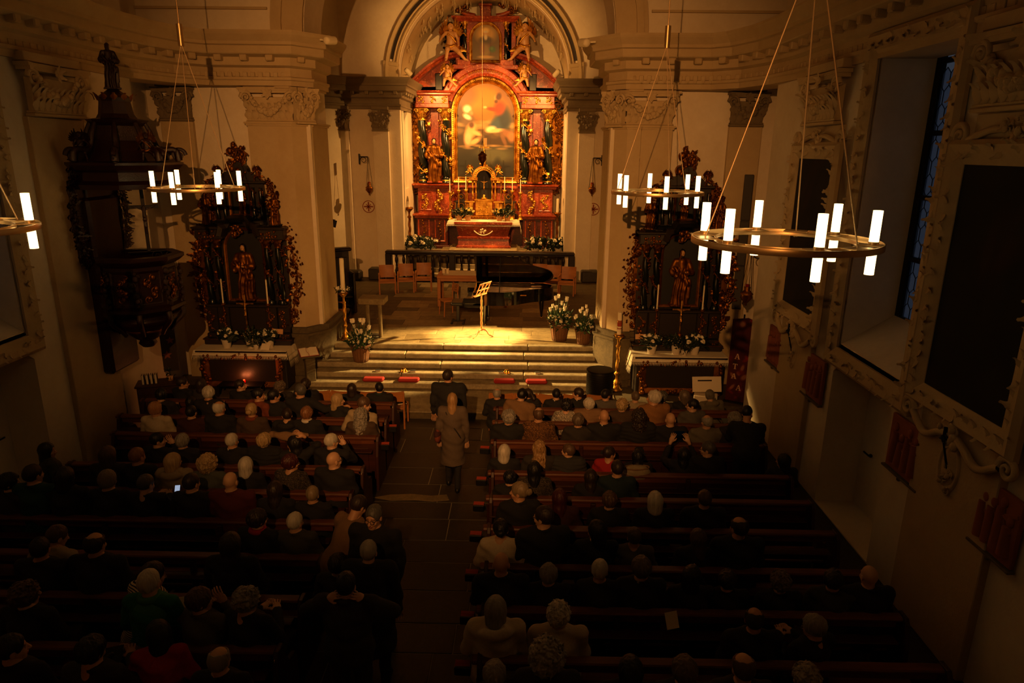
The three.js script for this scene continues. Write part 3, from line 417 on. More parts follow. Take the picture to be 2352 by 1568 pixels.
function puttoGeo() {                                               // seated child figure, origin at the hip, faces +z
  if (G.putto) return G.putto;
  const body = surf(field([ell([0, .02, 0], [.15, .12, .12], .05), cone([0, .08, 0], [0, .32, .01], .13, .125, .05), ell([0, .16, .05], [.11, .1, .09], .05), cone([-.12, .38, 0], [.12, .38, 0], .055, .055, .04), cone([0, .4, 0], [0, .47, 0], .05, .05, .02), ell([0, .57, .01], [.1, .115, .105], .02), ell([0, .52, .08], [.06, .05, .04], .02), cone([0, .57, .11], [0, .55, .125], .012, .016, .01), cone([-.15, .38, 0], [-.27, .27, .07], .05, .042, .03), cone([-.27, .27, .07], [-.38, .14, .2], .042, .03, .02), ell([-.4, .11, .24], [.03, .03, .045], .02), cone([.15, .38, 0], [.22, .22, .02], .05, .042, .03), cone([.22, .22, .02], [.2, .06, .14], .042, .03, .02), ell([.19, .03, .18], [.03, .03, .045], .02), cone([-.08, 0, .02], [-.16, -.1, .24], .09, .07, .04), cone([-.16, -.1, .24], [-.2, -.38, .18], .065, .045, .03), cone([-.2, -.38, .18], [-.23, -.42, .28], .04, .028, .02), cone([.08, 0, .02], [.22, -.16, .14], .09, .07, .04), cone([.22, -.16, .14], [.42, -.34, .08], .065, .042, .03), cone([.42, -.34, .08], [.5, -.37, .13], .038, .028, .02)]), [-.5, -.5, -.2], [.58, .72, .4], .018);
  const hair = surf(field([ell([0, .6, -.02], [.115, .11, .115], .02), ell([0, .56, .12], [.07, .07, .06], .02, 1)], (x, y, z) => .012 * Math.sin(x * 50) * Math.sin(y * 50) * Math.sin(z * 50 + 1)), [-.18, .42, -.2], [.18, .76, .16], .016);
  const wing = [], L = (k) => at(leafG(.5 - k * .05, .1, .35), [0, 0, 0], [0, 0, -.2 - k * .2]); for (let k = 0; k < 6; k++) wing.push(at(L(k), [.05 + k * .015, .08 - k * .02, -.01 * k])); for (let k = 0; k < 5; k++) wing.push(at(leafG(.24, .08, .3), [.05, .06, .03], [0, 0, -.1 - k * .25])); wing.push(tube([[0, 0, 0], [.1, .16, 0], [.22, .2, 0], [.3, .12, 0]], (t) => .035 * (1 - t * .6), 14, 6));
  const W = merge(wing), wings = merge([at(cl(W), [.08, .34, -.08], [.2, -.3, .1]), at(cl(W), [-.08, .34, -.08], [.2, .3, -.1], [-1, 1, 1])]);
  const sash = merge([tube([[-.18, .02, .1], [-.05, -.02, .17], [.1, .04, .16], [.2, .0, .08], [.26, -.06, .16]], (t) => .05 * (1 - .4 * t), 22, 7), tube([[-.12, .36, .08], [0, .26, .13], [.13, .12, .12]], .03, 14, 6), at(leafG(.34, .16, .5), [.22, 0, .02], [0, .6, -1.9])]);
  return (G.putto = { body, hair, wings, sash });
}
function putto(label, p, turn, s, m, group, mats = {}, name = 'putto') {
  const g = puttoGeo(), o = thing(name, label, 'statue', p, turn, group); o.scale.set(s * m, s, s);
  part('body', g.body, mats.skin ?? M.flesh, o); part('hair', g.hair, mats.hair ?? M.darkWood, o); part('wings', g.wings, mats.gold ?? M.gold, o); part('sash', g.sash, mats.gold ?? M.gold, o); return o;
}
function crossGeo(h, w, t = .03) { return merge([bbox(t, h, t * .8, 0, h / 2, 0, .004), bbox(w, t, t * .8, 0, h * .72, 0, .004)]); }
function corpusGeo(h) { if (!G.corpus) G.corpus = surf(field([ell([0, .83, .02], [.035, .045, .04], .02), cone([0, .78, 0], [0, .55, .02], .06, .045, .03), cone([0, .55, .02], [0, .45, .01], .055, .05, .03), cone([-.05, .75, 0], [-.3, .84, 0], .026, .016, .02), cone([.05, .75, 0], [.3, .84, 0], .026, .016, .02), cone([-.02, .45, .01], [-.025, .25, .06], .036, .028, .02), cone([-.025, .25, .06], [0, .05, .02], .026, .018, .02), cone([.02, .45, .01], [.025, .25, .06], .036, .028, .02), cone([.025, .25, .06], [0, .05, .02], .026, .018, .02), ell([0, .45, .02], [.065, .05, .05], .02)]), [-.36, 0, -.08], [.36, .92, .14], .016); return at(cl(G.corpus), [0, 0, 0], [0, 0, 0], h); }
function crucifix(label, p, h, baseM = M.goldD, crossM = M.darkWood, corpM = M.gold) {
  const o = thing('crucifix', label, 'crucifix', p); part('base', [lathe([[.0, 0], [h * .14, 0], [h * .14, h * .03], [h * .09, h * .07], [h * .05, h * .1], [h * .07, h * .15], [h * .03, h * .2], [0, h * .2]], 12)], baseM, o);
  part('cross', at(crossGeo(h * .82, h * .42, h * .035), [0, h * .18, 0]), crossM, o); part('figure', at(corpusGeo(h * .5), [0, h * .36, h * .02]), corpM, o); return o;
}
function candleStick(name, label, p, h, hc, rc, group, mat = M.gold, twist = false) {        // stick of height h, candle of height hc
  const o = thing(name, label, 'candlestick', p, 0, group), r = Math.max(h * .085, .06);
  const st = [lathe([[0, 0], [r * 1.25, 0], [r * 1.3, h * .02], [r * .9, h * .05], [r * .55, h * .1], [r * .75, h * .14], [r * .35, h * .19], [r * .3, h * .26], [r * .6, h * .3], [r * .28, h * .34]], 16)];
  for (let k = 0; k < 3; k++) st.push(at(leafG(h * .1, r * .6, .5), [r * .9 * Math.sin(k * 2.1), h * .01, r * .9 * Math.cos(k * 2.1)], [-.4, k * 2.1, 0]));
  st.push(twist ? twistCol(h * .42, r * .36, 0, 0, h * .34, 13) : lathe([[r * .28, h * .34], [r * .42, h * .42], [r * .3, h * .46], [r * .5, h * .5], [r * .24, h * .54], [r * .26, h * .72], [r * .45, h * .76]], 14));
  st.push(lathe([[r * .2, h * .75], [r * .55, h * .79], [r * .25, h * .83], [r * .3, h * .9], [r * .85, h * .95], [r * .95, h], [0, h]], 16));
  if (twist) for (let k = 0; k < 8; k++) st.push(at(leafG(h * .05, r * .5, .8), [r * .8 * Math.sin(k * PI / 4), h * .95, r * .8 * Math.cos(k * PI / 4)], [.5, k * PI / 4, 0]));
  part('stick', st, mat, o); part('candle', [cyl(rc, rc * .96, hc, 0, h + hc / 2, 0, 14), rod([0, h + hc, 0], [0, h + hc + .02, 0], .003)], M.wax, o); return o;
}
// flowers
function bloomGeo(r, seed, n = 26) { const q = rng(seed), g = [ball(r * .5, 0, 0, 0, [1, .7, 1], 8)]; for (let i = 0; i < n; i++) { const a = i * 2.4, t = i / n; g.push(at(leafG(r * (.55 + .4 * t), r * .5, .55), [Math.sin(a) * r * .15, r * (.25 - .35 * t), Math.cos(a) * r * .15], [.25 + t * 1.25, a, 0])); } return merge(g); }
function daisyGeo(r) { const g = []; for (let i = 0; i < 9; i++) g.push(at(leafG(r, r * .5, .1), [0, 0, 0], [1.35, i * .7, 0])); return merge(g); }
function tulipGeo(r) { const g = []; for (let i = 0; i < 6; i++) g.push(at(leafG(r * 2.1, r * 1.3, .12), [Math.sin(i * 1.05) * r * .45, 0, Math.cos(i * 1.05) * r * .45], [-.05, i * 1.05, 0])); g.push(ball(r * .62, 0, r * .8, 0, [1, 1.5, 1], 8)); return merge(g); }
const BL = { mum: [bloomGeo(.06, 1), bloomGeo(.06, 2)], daisy: daisyGeo(.022), tulip: tulipGeo(.034) };
function foliage(r, h, n, seed, len = .12) { const q = rng(seed), g = []; for (let i = 0; i < n; i++) { const a = q() * 6.28, rr = r * Math.sqrt(q()), y = h * q(); g.push(at(leafG(len * (.7 + q() * .6), len * .45, .5), [rr * Math.sin(a), y, rr * Math.cos(a)], [q() * 1.8 - .1, a + q() - .5, q() - .5])); } return merge(g); }
function potPlant(label, p, s, kind, petal, seed, group, pot = M.potW) {
  const o = thing('potted_flowers', label, 'flowers', p, seed, group), q = rng(seed); o.scale.setScalar(s);
  part('pot', lathe([[0, 0], [.075, 0], [.1, .16], [.108, .16], [.108, .18], [.09, .18], [.085, .15], [0, .15]], 16), pot, o);
  part('foliage', at(foliage(.2, .2, 90, seed), [0, .14, 0]), M.leafD, o);
  if (kind === 'mum') for (let i = 0; i < 8; i++) { const a = i * 2.39, rr = .05 + .17 * Math.sqrt(i / 8), b = part('blossom', BL.mum[i % 2], petal, o); b.position.set(rr * Math.sin(a), .36 - rr * rr * 2 + q() * .03, rr * Math.cos(a)); b.rotation.set(rr * 3 * Math.cos(a), 0, -rr * 3 * Math.sin(a)); b.scale.setScalar(.9 + q() * .4); }
  else { const g = [], c = []; for (let i = 0; i < 34; i++) { const a = i * 2.39, rr = .19 * Math.sqrt(i / 34), y = .33 - rr * rr * 2.5 + q() * .03, pp = [rr * Math.sin(a), y, rr * Math.cos(a)]; g.push(at(cl(BL.daisy), pp, [rr * 3 * Math.cos(a), 0, -rr * 3 * Math.sin(a)])); c.push(ball(.007, pp[0], pp[1] + .004, pp[2], [1, .6, 1], 5)); } part('small_blossoms', g, petal, o); part('flower_centres', c, M.eyeY, o); }
  return o;
}
function basketBouquet(label, p, s, seed, hTop, group) {
  const o = thing('flower_basket', label, 'flowers', p, 0, group), q = rng(seed); o.scale.setScalar(s);
  const rim = []; for (let k = 0; k < 3; k++) rim.push(at(new THREE.TorusGeometry(.2 + k * .006, .016, 6, 28), [0, .33 + k * .02, 0], [PI / 2, 0, 0])); for (let k = 0; k < 18; k++) { const a = k / 18 * 6.283; rim.push(rod([.15 * Math.cos(a), 0, .15 * Math.sin(a)], [.205 * Math.cos(a), .34, .205 * Math.sin(a)], .007, .007, 5)); }
  part('basket', lathe([[0, .01], [.15, 0], [.165, .09], [.182, .2], [.2, .35], [.18, .35], [.15, .05], [0, .04]], 26), M.wicker, o); part('basket_ribs', rim, M.wicker, o);
  part('foliage', [at(foliage(.26, .3, 130, seed, .13), [0, .3, 0]), ...Array.from({ length: 26 }, (_, i) => { const a = i * 2.4, l = .5 + q() * hTop; return at(leafG(l * .7, .03, .25), [.08 * Math.sin(a), .35, .08 * Math.cos(a)], [.15 + q() * .5, a, 0]); })], M.leaf, o);
  const stems = []; for (let i = 0; i < 11; i++) { const a = i * 2.4, rr = .06 + .17 * q(), y = .62 + q() * hTop * (1 - rr * 2), b = part('tulip', BL.tulip, M.petal, o, 'white tulip'); b.position.set(rr * Math.sin(a), y, rr * Math.cos(a)); b.rotation.set(rr * Math.cos(a), 0, -rr * Math.sin(a)); b.scale.setScalar(1.15 + .3 * q()); stems.push(tube([[.03 * Math.sin(a), .35, .03 * Math.cos(a)], [rr * .7 * Math.sin(a), y * .7, rr * .7 * Math.cos(a)], [rr * Math.sin(a), y, rr * Math.cos(a)]], .006, 8, 5)); }
  part('stems', stems, M.leaf, o);
  for (let i = 0; i < 22; i++) { const a = i * 2.39 + 1, rr = .12 + .15 * (i % 5) / 5, b = part('blossom', BL.mum[i % 2], M.petal, o); b.position.set(rr * Math.sin(a), .62 - rr * .85 + q() * .09, rr * Math.cos(a)); b.rotation.set(rr * 4 * Math.cos(a), 0, -rr * 4 * Math.sin(a)); b.scale.setScalar(.7 + q() * .35); }
  const d = []; for (let i = 0; i < 30; i++) { const a = i * 2.1, rr = .2 + .1 * q(); d.push(at(cl(BL.daisy), [rr * Math.sin(a), .36 + q() * .25, rr * Math.cos(a)], [rr * 4 * Math.cos(a), 0, -rr * 4 * Math.sin(a)])); } part('small_blossoms', d, M.petalP, o);
  return o;
}
// canvases painted in oils
function canvasTex(w, h, draw) { const c = document.createElement('canvas'); c.width = w; c.height = h; const x = c.getContext('2d'); draw(x, w, h); const t = new THREE.CanvasTexture(c); t.colorSpace = THREE.SRGBColorSpace; t.magFilter = THREE.LinearFilter; return t; }
function picture(pts, depth, z = 0) { const g = extr(pts, depth, { z }), X = pts.map((p) => p[0]), Y = pts.map((p) => p[1]), x0 = Math.min(...X), x1 = Math.max(...X), y0 = Math.min(...Y), y1 = Math.max(...Y), p = g.attributes.position, u = g.attributes.uv; for (let i = 0; i < p.count; i++) u.setXY(i, (p.getX(i) - x0) / (x1 - x0), (p.getY(i) - y0) / (y1 - y0)); return g; }
function blob(x, cx, cy, rx, ry, c, a = 1, rot = 0) { x.save(); x.translate(cx, cy); x.rotate(rot); x.scale(rx, ry); const g = x.createRadialGradient(0, 0, .45, 0, 0, 1); g.addColorStop(0, `rgba(${c},${a})`); g.addColorStop(1, `rgba(${c},0)`); x.fillStyle = g; x.beginPath(); x.arc(0, 0, 1, 0, 7); x.fill(); x.restore(); }

// ================================================================ high altar
const XC = -.08;
const bigPainting = canvasTex(512, 820, (x, w, h) => {
  x.fillStyle = '#33230f'; x.fillRect(0, 0, w, h); const q = rng(5);
  blob(x, 280, 190, 300, 260, '150,98,36', .85); blob(x, 210, 120, 220, 160, '176,120,48', .7); blob(x, 90, 110, 120, 110, '120,72,44', .7); blob(x, 450, 90, 120, 90, '110,70,40', .6);
  for (let i = 0; i < 60; i++) blob(x, q() * w, 330 + q() * 130, 30 + q() * 50, 14 + q() * 20, ['150,116,66', '96,76,46', '176,140,86'][i % 3], .35);
  x.fillStyle = 'rgba(34,32,20,.85)'; x.beginPath(); x.moveTo(0, 560); x.bezierCurveTo(140, 500, 300, 560, 512, 520); x.lineTo(512, 820); x.lineTo(0, 820); x.fill();
  blob(x, 330, 620, 220, 90, '84,86,60', .7); blob(x, 90, 680, 160, 120, '24,26,18', .8); blob(x, 180, 700, 60, 90, '16,20,14', .9); blob(x, 360, 720, 50, 100, '18,22,16', .9); blob(x, 430, 760, 120, 90, '20,22,16', .9);
  // seated figure in red and blue on the clouds
  blob(x, 395, 330, 95, 110, '32,50,60', 1, .25); blob(x, 350, 360, 80, 70, '42,62,74', 1, -.5); blob(x, 420, 300, 60, 130, '26,38,48', .9); blob(x, 375, 215, 62, 78, '150,48,26', 1, .2); blob(x, 320, 225, 72, 22, '150,46,24', 1, .12); blob(x, 250, 208, 22, 14, '206,158,104', 1); blob(x, 352, 128, 30, 36, '196,146,96', 1); blob(x, 366, 120, 32, 44, '58,32,18', .9, .3); blob(x, 345, 160, 20, 20, '60,32,18', .8);
  // turbaned figure, kneeling figure and a lying one
  blob(x, 95, 225, 48, 46, '206,196,172', 1); blob(x, 128, 260, 26, 30, '170,118,76', 1); blob(x, 105, 330, 70, 75, '86,64,42', 1); blob(x, 95, 290, 52, 28, '214,206,184', .9, .5); blob(x, 128, 410, 62, 88, '206,146,92', 1, .3); blob(x, 175, 430, 62, 22, '212,156,104', 1, .35); blob(x, 132, 360, 28, 34, '78,46,26', 1); blob(x, 100, 480, 46, 88, '214,160,120', .95); blob(x, 160, 500, 70, 30, '206,150,100', 1, -.5);
  blob(x, 300, 395, 62, 36, '222,194,150', 1, -.2); blob(x, 350, 405, 90, 24, '206,160,108', 1, -.08); blob(x, 440, 430, 70, 46, '120,78,46', .95, .4); blob(x, 480, 460, 46, 60, '150,98,58', .9); blob(x, 410, 480, 24, 90, '112,74,46', .8, -.4);
  for (let i = 0; i < 9; i++) blob(x, 60 + i * 48, 545 + 16 * Math.sin(i * 2), 66, 14, '164,126,76', .5);
  x.fillStyle = 'rgba(190,150,88,.5)'; x.fillRect(236, 470, 30, 74);
});
const topPainting = canvasTex(256, 360, (x, w, h) => {
  x.fillStyle = '#5a441e'; x.fillRect(0, 0, w, h); blob(x, 128, 90, 130, 120, '190,148,70', .9); blob(x, 128, 60, 40, 36, '224,190,110', .9);
  blob(x, 128, 210, 74, 110, '96,60,40', 1); blob(x, 128, 160, 84, 52, '70,56,40', 1); blob(x, 128, 260, 54, 90, '132,110,64', .9); blob(x, 96, 250, 30, 96, '120,70,44', .8); blob(x, 128, 92, 22, 28, '190,140,92', 1); blob(x, 128, 128, 22, 40, '206,190,150', .95); blob(x, 128, 74, 26, 18, '200,188,154', .8); blob(x, 192, 250, 42, 42, '58,92,44', 1); blob(x, 182, 240, 22, 22, '86,120,60', .7); blob(x, 128, 330, 96, 22, '180,140,80', .8);
});
const paintM = (t) => std({ map: t, roughness: .42 });
const bigP = paintM(bigPainting), topP = paintM(topPainting);
{
  const o = thing('altarpiece', 'tall baroque red marble altarpiece with twisted columns, gilt frame and arched painting', 'altarpiece', [XC, 0, -27.6]);
  const Y0 = 1.69;
  // base, predella
  part('base', [bbox(3.2, 1.3, .5, 0, Y0 + .65, -.75), ...[-1, 1].flatMap((s) => [bbox(1.25, 1.22, .8, s * 2.12, Y0 + .61, -.3, .02), bbox(1.4, .12, .92, s * 2.12, Y0 + .06, -.28, .02)])], M.marbleD, o);
  each('base_panel', [-1, 1].flatMap((s) => [[2.45, .42], [1.8, .38]].flatMap(([x, w]) => [at(frameXY([[-w / 2, -.42], [w / 2, -.42], [w / 2, .42], [-w / 2, .42]], .05, .03), [s * x, 2.4, .11])])), M.marble, o);
  each('carved_drop', [-1, 1].flatMap((s) => [at(relief(.2, .85, 3, .05, 14), [s * 2.45, 2.42, .13]), at(relief(.2, .85, 5, .05, 14), [s * 1.8, 2.42, .13])]), M.goldD, o);
  const rect = (w, d, z) => [[-w, z - d], [-w, z], [w, z], [w, z - d]];
  const ledge = (x0, x1, y, d, k = 1) => sweep([[-.2, 0], [.02, 0], [.05 * k, .04], [.05 * k, .08], [.12 * k, .12], [.13 * k, .17], [-.2, .19]], [[x0, y, -1], [x0, y, d], [x1, y, d], [x1, y, -1]], { flip: -1 });
  part('base_cornice', [ledge(-2.76, -1.46, 2.88, .12), ledge(1.46, 2.76, 2.88, .12), bbox(3.0, .17, .4, 0, 2.96, -.66, .02)], M.marble, o);
  part('predella', [...[-1, 1].flatMap((s) => [bbox(.74, 1.05, .7, s * 2.3, 3.55, -.33, .015), bbox(.5, 1.05, .62, s * 1.68, 3.55, -.33, .015), cyl(.34, .34, 1.0, s * 1.36, 3.55, -.4, 18)]), bbox(2.6, 1.0, .3, 0, 3.55, -.8)], M.marble, o);
  each('predella_panel', [-1, 1].map((s) => at(frameXY([[-.22, -.34], [.22, -.34], [.22, .34], [-.22, .34]], .045, .03), [s * 2.36, 3.55, .02])), M.marble, o);
  each('predella_relief', [-1, 1].flatMap((s) => [at(relief(.3, .55, 11 + s, .06, 16), [s * 2.36, 3.55, .04]), at(relief(.3, .95, 15 + s, .08, 24), [s * 1.85, 3.52, .06]), at(relief(.2, .7, 19 + s, .05, 16), [s * 1.36, 3.55, -.04])]), M.gold, o);
  part('predella_cornice', [ledge(-2.76, -1.4, 4.05, .1), ledge(1.4, 2.76, 4.05, .1), bbox(2.9, .2, .3, 0, 4.14, -.6, .02)], M.marble, o);
  // back wall of the column storey with the picture opening
  part('back_panel', [extr([[-2.65, 4.2], [2.65, 4.2], [2.65, 7.85], ...arc(0, 6.88, 1.95, .17 * PI, .83 * PI, 24), [-2.65, 7.85]], .3, { holes: [archPts(1.2, 4.36, 6.88)], z: -.85 })], M.marble, o);
  each('pilaster', [-2.0, 2.0, -1.42, 1.42, -2.66, 2.66].map((x) => bbox(Math.abs(x) === 2 ? .3 : .16, 2.85, .16, x, 5.65, -.5, .01)), M.marble, o);
  const cols = [[-2.45, 3], [-1.55, 0], [1.55, 1], [2.45, 2]];
  for (const [x, ph] of cols) {
    const c = part('column', [twistCol(2.1, .165, x, -.12, 4.5, 13, ph), lathe([[.21, 0], [.2, .05], [.15, .1], [.18, .16], [.13, .24]], 16, x, 4.26, -.12)], M.blackGreen, o);
    part('vine', vine(2.1, .18, x, -.12, 4.5, 13, ph, 9 + ph), M.gold, c); part('capital', [smallCap(.16, .44, x, 6.6, -.12), lathe([[.17, 0], [.19, .05], [.14, .09]], 14, x, 4.3, -.12)], M.gold, c);
  }
  each('side_carving', [at(ear(.6, 3.2, 31, -1), [-2.62, 4.0, -.3]), at(ear(.6, 3.2, 32, 1), [2.62, 4.0, -.3])], M.goldD, o);
  // entablature, frieze, arch, segmental pediment
  each('entablature', [...[-1, 1].flatMap((s) => [bbox(1.28, .16, .62, s * 2.03, 7.14, -.2, .02), bbox(1.24, .3, .56, s * 2.03, 7.36, -.22, .01)])], M.marble, o);
  each('frieze_rosette', [-1, 1].flatMap((s) => [1.55, 2.0, 2.45].map((x) => at(relief(.22, .22, 40 + x * 10, .05, 10), [s * x, 7.37, .08]))), M.gold, o);
  part('cornice', [ledge(-2.78, -1.38, 7.5, .14, 1.5), ledge(1.38, 2.78, 7.5, .14, 1.5)], M.marble, o);
  const arcP = (r, a0, a1, n, z = 0) => arc(0, 6.88, r, a0, a1, n).map((p) => [p[0], p[1], z]);
  part('arch', [sweep([[-.05, 0], [-.05, .3], [.04, .34], [.16, .34], [.2, .42], [.36, .42], [.4, .36], [.44, .2], [.44, 0]], arcP(1.42, .1 * PI, .9 * PI, 40, -.55), { up: [0, 0, 1], flip: -1 })], M.marble, o);
  stuffPart('arch_letters', arc(0, 6.88, 1.56, .22 * PI, .78 * PI, 30).filter((_, i) => i % 8 !== 7).map((p, i) => bbox(.05, .07 + .02 * (i % 3), .02, p[0], p[1], -.19, .004, [0, 0, Math.atan2(p[1] - 6.88, p[0]) - PI / 2])), M.goldD, o);
  const ped = (s) => { const a = []; for (let i = 0; i <= 18; i++) { const t = i / 18; a.push([s * lerp(2.92, .95, t), 7.72 + 1.18 * Math.sin(t * PI * .5), 0]); } return a; };
  for (const s of [-1, 1]) {
    part('pediment', sweep([[0, -.3], [0, .25], [.07, .3], [.1, .4], [.17, .42], [.2, .3], [.2, -.3]], ped(s).map((p) => [p[0], p[1], -.35]), { up: [0, 0, 1], flip: -s }), M.marble, o);
    part('pediment_field', extr([[s * 2.8, 7.7], ...ped(s).map((p) => [p[0], p[1] + .02]), [s * .9, 8.5], ...arc(0, 6.88, 1.7, s > 0 ? .42 * PI : .58 * PI, s > 0 ? .16 * PI : .84 * PI, 12)], .2, { z: -.75 }), M.marble, o);
    part('pediment_niche', [bbox(.28, .62, .1, s * 1.82, 8.05, -.56, .02)], M.darkWood, o);
  }
  // gilt picture frame, pictures
  const arch = (w, y0, ys) => archPts(w, y0, ys, 28);
  const fr = part('frame', [frameXY(arch(1.27, 4.33, 6.88), .2, .16, -.5), frameXY(arch(1.14, 4.46, 6.88), .05, .1, -.48)], M.gold, o);
  { const b = [], a = arch(1.28, 4.34, 6.88); let acc = 0; for (let i = 0; i < a.length; i++) { const p = a[i], n = a[(i + 1) % a.length], L = Math.hypot(n[0] - p[0], n[1] - p[1]), k = Math.max(1, Math.round(L / .075)); for (let j = 0; j < k; j++) b.push(ball(.026, lerp(p[0], n[0], j / k), lerp(p[1], n[1], j / k), -.36, [1, 1, .8], 6)); } stuffPart('beading', b, M.gold, fr); }
  part('painting', picture(arch(1.16, 4.44, 6.88), .03, -.5), bigP, o);
  // upper storey
  part('upper_storey', [extr([[-.98, 8.5], [.98, 8.5], [.98, 10.2], [-.98, 10.2]], .35, { holes: [archPts(.53, 8.82, 9.56)], z: -.75 }), ...[-1, 1].map((s) => bbox(.34, 1.5, .3, s * .98, 9.4, -.55, .02)), bbox(2.5, .16, .5, 0, 8.56, -.4, .02), ...[-1, 1].map((s) => bbox(.5, .2, .42, s * .82, 8.72, -.35, .02))], M.marble, o);
  for (const s of [-1, 1]) { const c = part('small_column', [twistCol(1.05, .07, s * .78, -.28, 8.84, 12, s)], M.blackGreen, o); part('vine', vine(1.05, .078, s * .78, -.28, 8.84, 12, s, 70 + s), M.gold, c); part('capital', smallCap(.075, .24, s * .78, 9.9, -.28), M.gold, c); part('side_scroll', at(ear(.4, 1.35, 60 + s, s), [s * 1.12, 8.7, -.55]), M.darkWood, o); }
  part('upper_cornice', [sweep([[-.1, 0], [.04, 0], [.08, .06], [.14, .1], [.18, .18], [-.1, .2]], [[-1.1, 10.14, -.9], [-1.1, 10.14, -.24], [1.1, 10.14, -.24], [1.1, 10.14, -.9]], { flip: -1 }), bbox(.4, .42, .36, 0, 10.5, -.45, .03), bbox(.5, .08, .44, 0, 10.74, -.45, .02), ...[-1, 1].map((s) => tube([[s * .4, 10.38, -.45], [s * .7, 10.44, -.45], [s * 1.0, 10.6, -.45], [s * 1.05, 10.75, -.45], [s * .92, 10.72, -.45]], .09, 22, 7))], M.marble, o);
  part('crest', [at(relief(.7, .42, 81, .08, 20), [-.85, 10.72, -.3]), at(relief(.7, .42, 82, .08, 20), [.85, 10.72, -.3]), ...Array.from({ length: 13 }, (_, k) => at(leafG(.38, .06, .1), [0, 10.86, -.42], [0, 0, (k - 6) * .24]))], M.goldD, o);
  part('upper_frame', frameXY(archPts(.57, 8.78, 9.56, 24), .12, .12, -.44), M.gold, o);
  part('upper_painting', picture(archPts(.52, 8.84, 9.56, 24), .03, -.48), topP, o);
}
saint('apostle_statue', 'gilded bearded statue standing between the left pair of twisted altar columns', [-2.0 + XC, 4.26, -27.62], .15, .96, 'altarpiece apostles', { robe: M.goldD, baseMat: M.marble });
saint('apostle_statue', 'gilded statue holding a staff between the right pair of twisted altar columns', [1.98 + XC, 4.26, -27.62], -.15, .96, 'altarpiece apostles', { robe: M.goldD, staff: -1, baseMat: M.marble });
putto('large winged angel sitting on the left slope of the altar pediment', [-1.36, 9.22, -27.5], .35, 1.22, 1, 'pediment angels', {}, 'angel_statue');
putto('large winged angel sitting on the right slope of the altar pediment', [1.42, 9.24, -27.5], -.35, 1.22, -1, 'pediment angels', {}, 'angel_statue');
putto('small winged cherub below the left angel, beside the arched painting', [-1.5, 8.12, -27.45], .2, .72, 1, 'small cherubs on the altar cornice');
putto('small winged cherub below the right angel, beside the arched painting', [1.42, 8.14, -27.45], -.2, .72, -1, 'small cherubs on the altar cornice');
// altar table
{
  const o = thing('altar_table', 'waisted red marble altar with a carved garland under a white cloth', 'altar', [XC, 1.88, -26.75]), rc = (w, d) => [[-w, 0, d], [w, 0, d], [w, 0, -d], [-w, 0, -d]];
  part('body', sweep([[-.5, 0], [.1, 0], [.1, .06], [.04, .1], [.02, .34], [.06, .36], [.06, .42], [-.02, .44], [.0, .5], [.06, .72], [.14, .9], [.16, .92], [.16, 1.0], [-.5, 1.0]], rc(.95, .36), { closed: true, flip: -1 }), M.marble, o);
  part('garland', [tube(Array.from({ length: 13 }, (_, i) => { const t = i / 12 * 2 - 1; return [t * .36, .6 + .17 * t * t - .1, .46 + .02 * (1 - t * t) + .02]; }), .022, 30, 6), at(relief(.34, .16, 91, .04, 12), [0, .66, .45])], M.ivory, o);
  const lace = canvasTex(512, 64, (x, w, h) => { x.fillStyle = '#000'; x.fillRect(0, 0, w, h); x.fillStyle = '#fff'; x.fillRect(0, 0, w, 30); for (let i = 0; i < 32; i++) { x.beginPath(); x.moveTo(i * 16, 26); x.lineTo(i * 16 + 8, 62); x.lineTo(i * 16 + 16, 26); x.fill(); } x.fillStyle = '#000'; for (let i = 0; i < 32; i++) { x.beginPath(); x.arc(i * 16 + 8, 38, 3.2, 0, 7); x.fill(); x.beginPath(); x.arc(i * 16, 20, 2.6, 0, 7); x.fill(); } });
  lace.colorSpace = THREE.NoColorSpace; lace.wrapS = THREE.RepeatWrapping; G.lace = lace;
  altarCloth('white linen altar cloth with a lace edge hanging over both ends of the high altar', [XC, 2.89, -26.75], 2.72, .92, .2, .5);
}
function laceM(n) { const t = G.lace.clone(); t.repeat.set(n, 1); t.needsUpdate = true; return std({ color: 0xe6dcc2, alphaMap: t, alphaTest: .5, roughness: .9 }); }
function drape(w, h, flare, rip, seed) { const nx = 44, ny = 8, P = [], U = [], I = []; for (let j = 0; j <= ny; j++) for (let i = 0; i <= nx; i++) { const u = i / nx, v = j / ny; P.push((u - .5) * w * (1 + flare * v * .1), -v * h, flare * v * .06 + rip * v * Math.sin(u * 22 + seed) * .5 + rip * v * Math.sin(u * 9 + seed)); U.push(u, 1 - v); } for (let j = 0; j < ny; j++) for (let i = 0; i < nx; i++) { const a = j * (nx + 1) + i; I.push(a, a + nx + 1, a + 1, a + 1, a + nx + 1, a + nx + 2); } const g = new THREE.BufferGeometry(); g.setAttribute('position', new THREE.Float32BufferAttribute(P, 3)); g.setAttribute('uv', new THREE.Float32BufferAttribute(U, 2)); g.setIndex(I); g.computeVertexNormals(); return g; }
function altarCloth(label, p, w, d, hf, hs) {
  const o = thing('altar_cloth', label, 'altar cloth', p);
  part('top', bbox(w + .012, .012, d + .02, 0, .006, 0, .004), M.linen, o);
  part('front_lace', at(drape(w, hf, .6, .006, 1), [0, .01, d / 2 + .012]), laceM(2), o);
  for (const s of [-1, 1]) part('end_drop', at(drape(d * .98, hs, 1.6, .02, 2 + s), [s * (w / 2 + .012), .01, 0], [0, s * PI / 2, 0]), laceM(.8), o);
  return o;
}
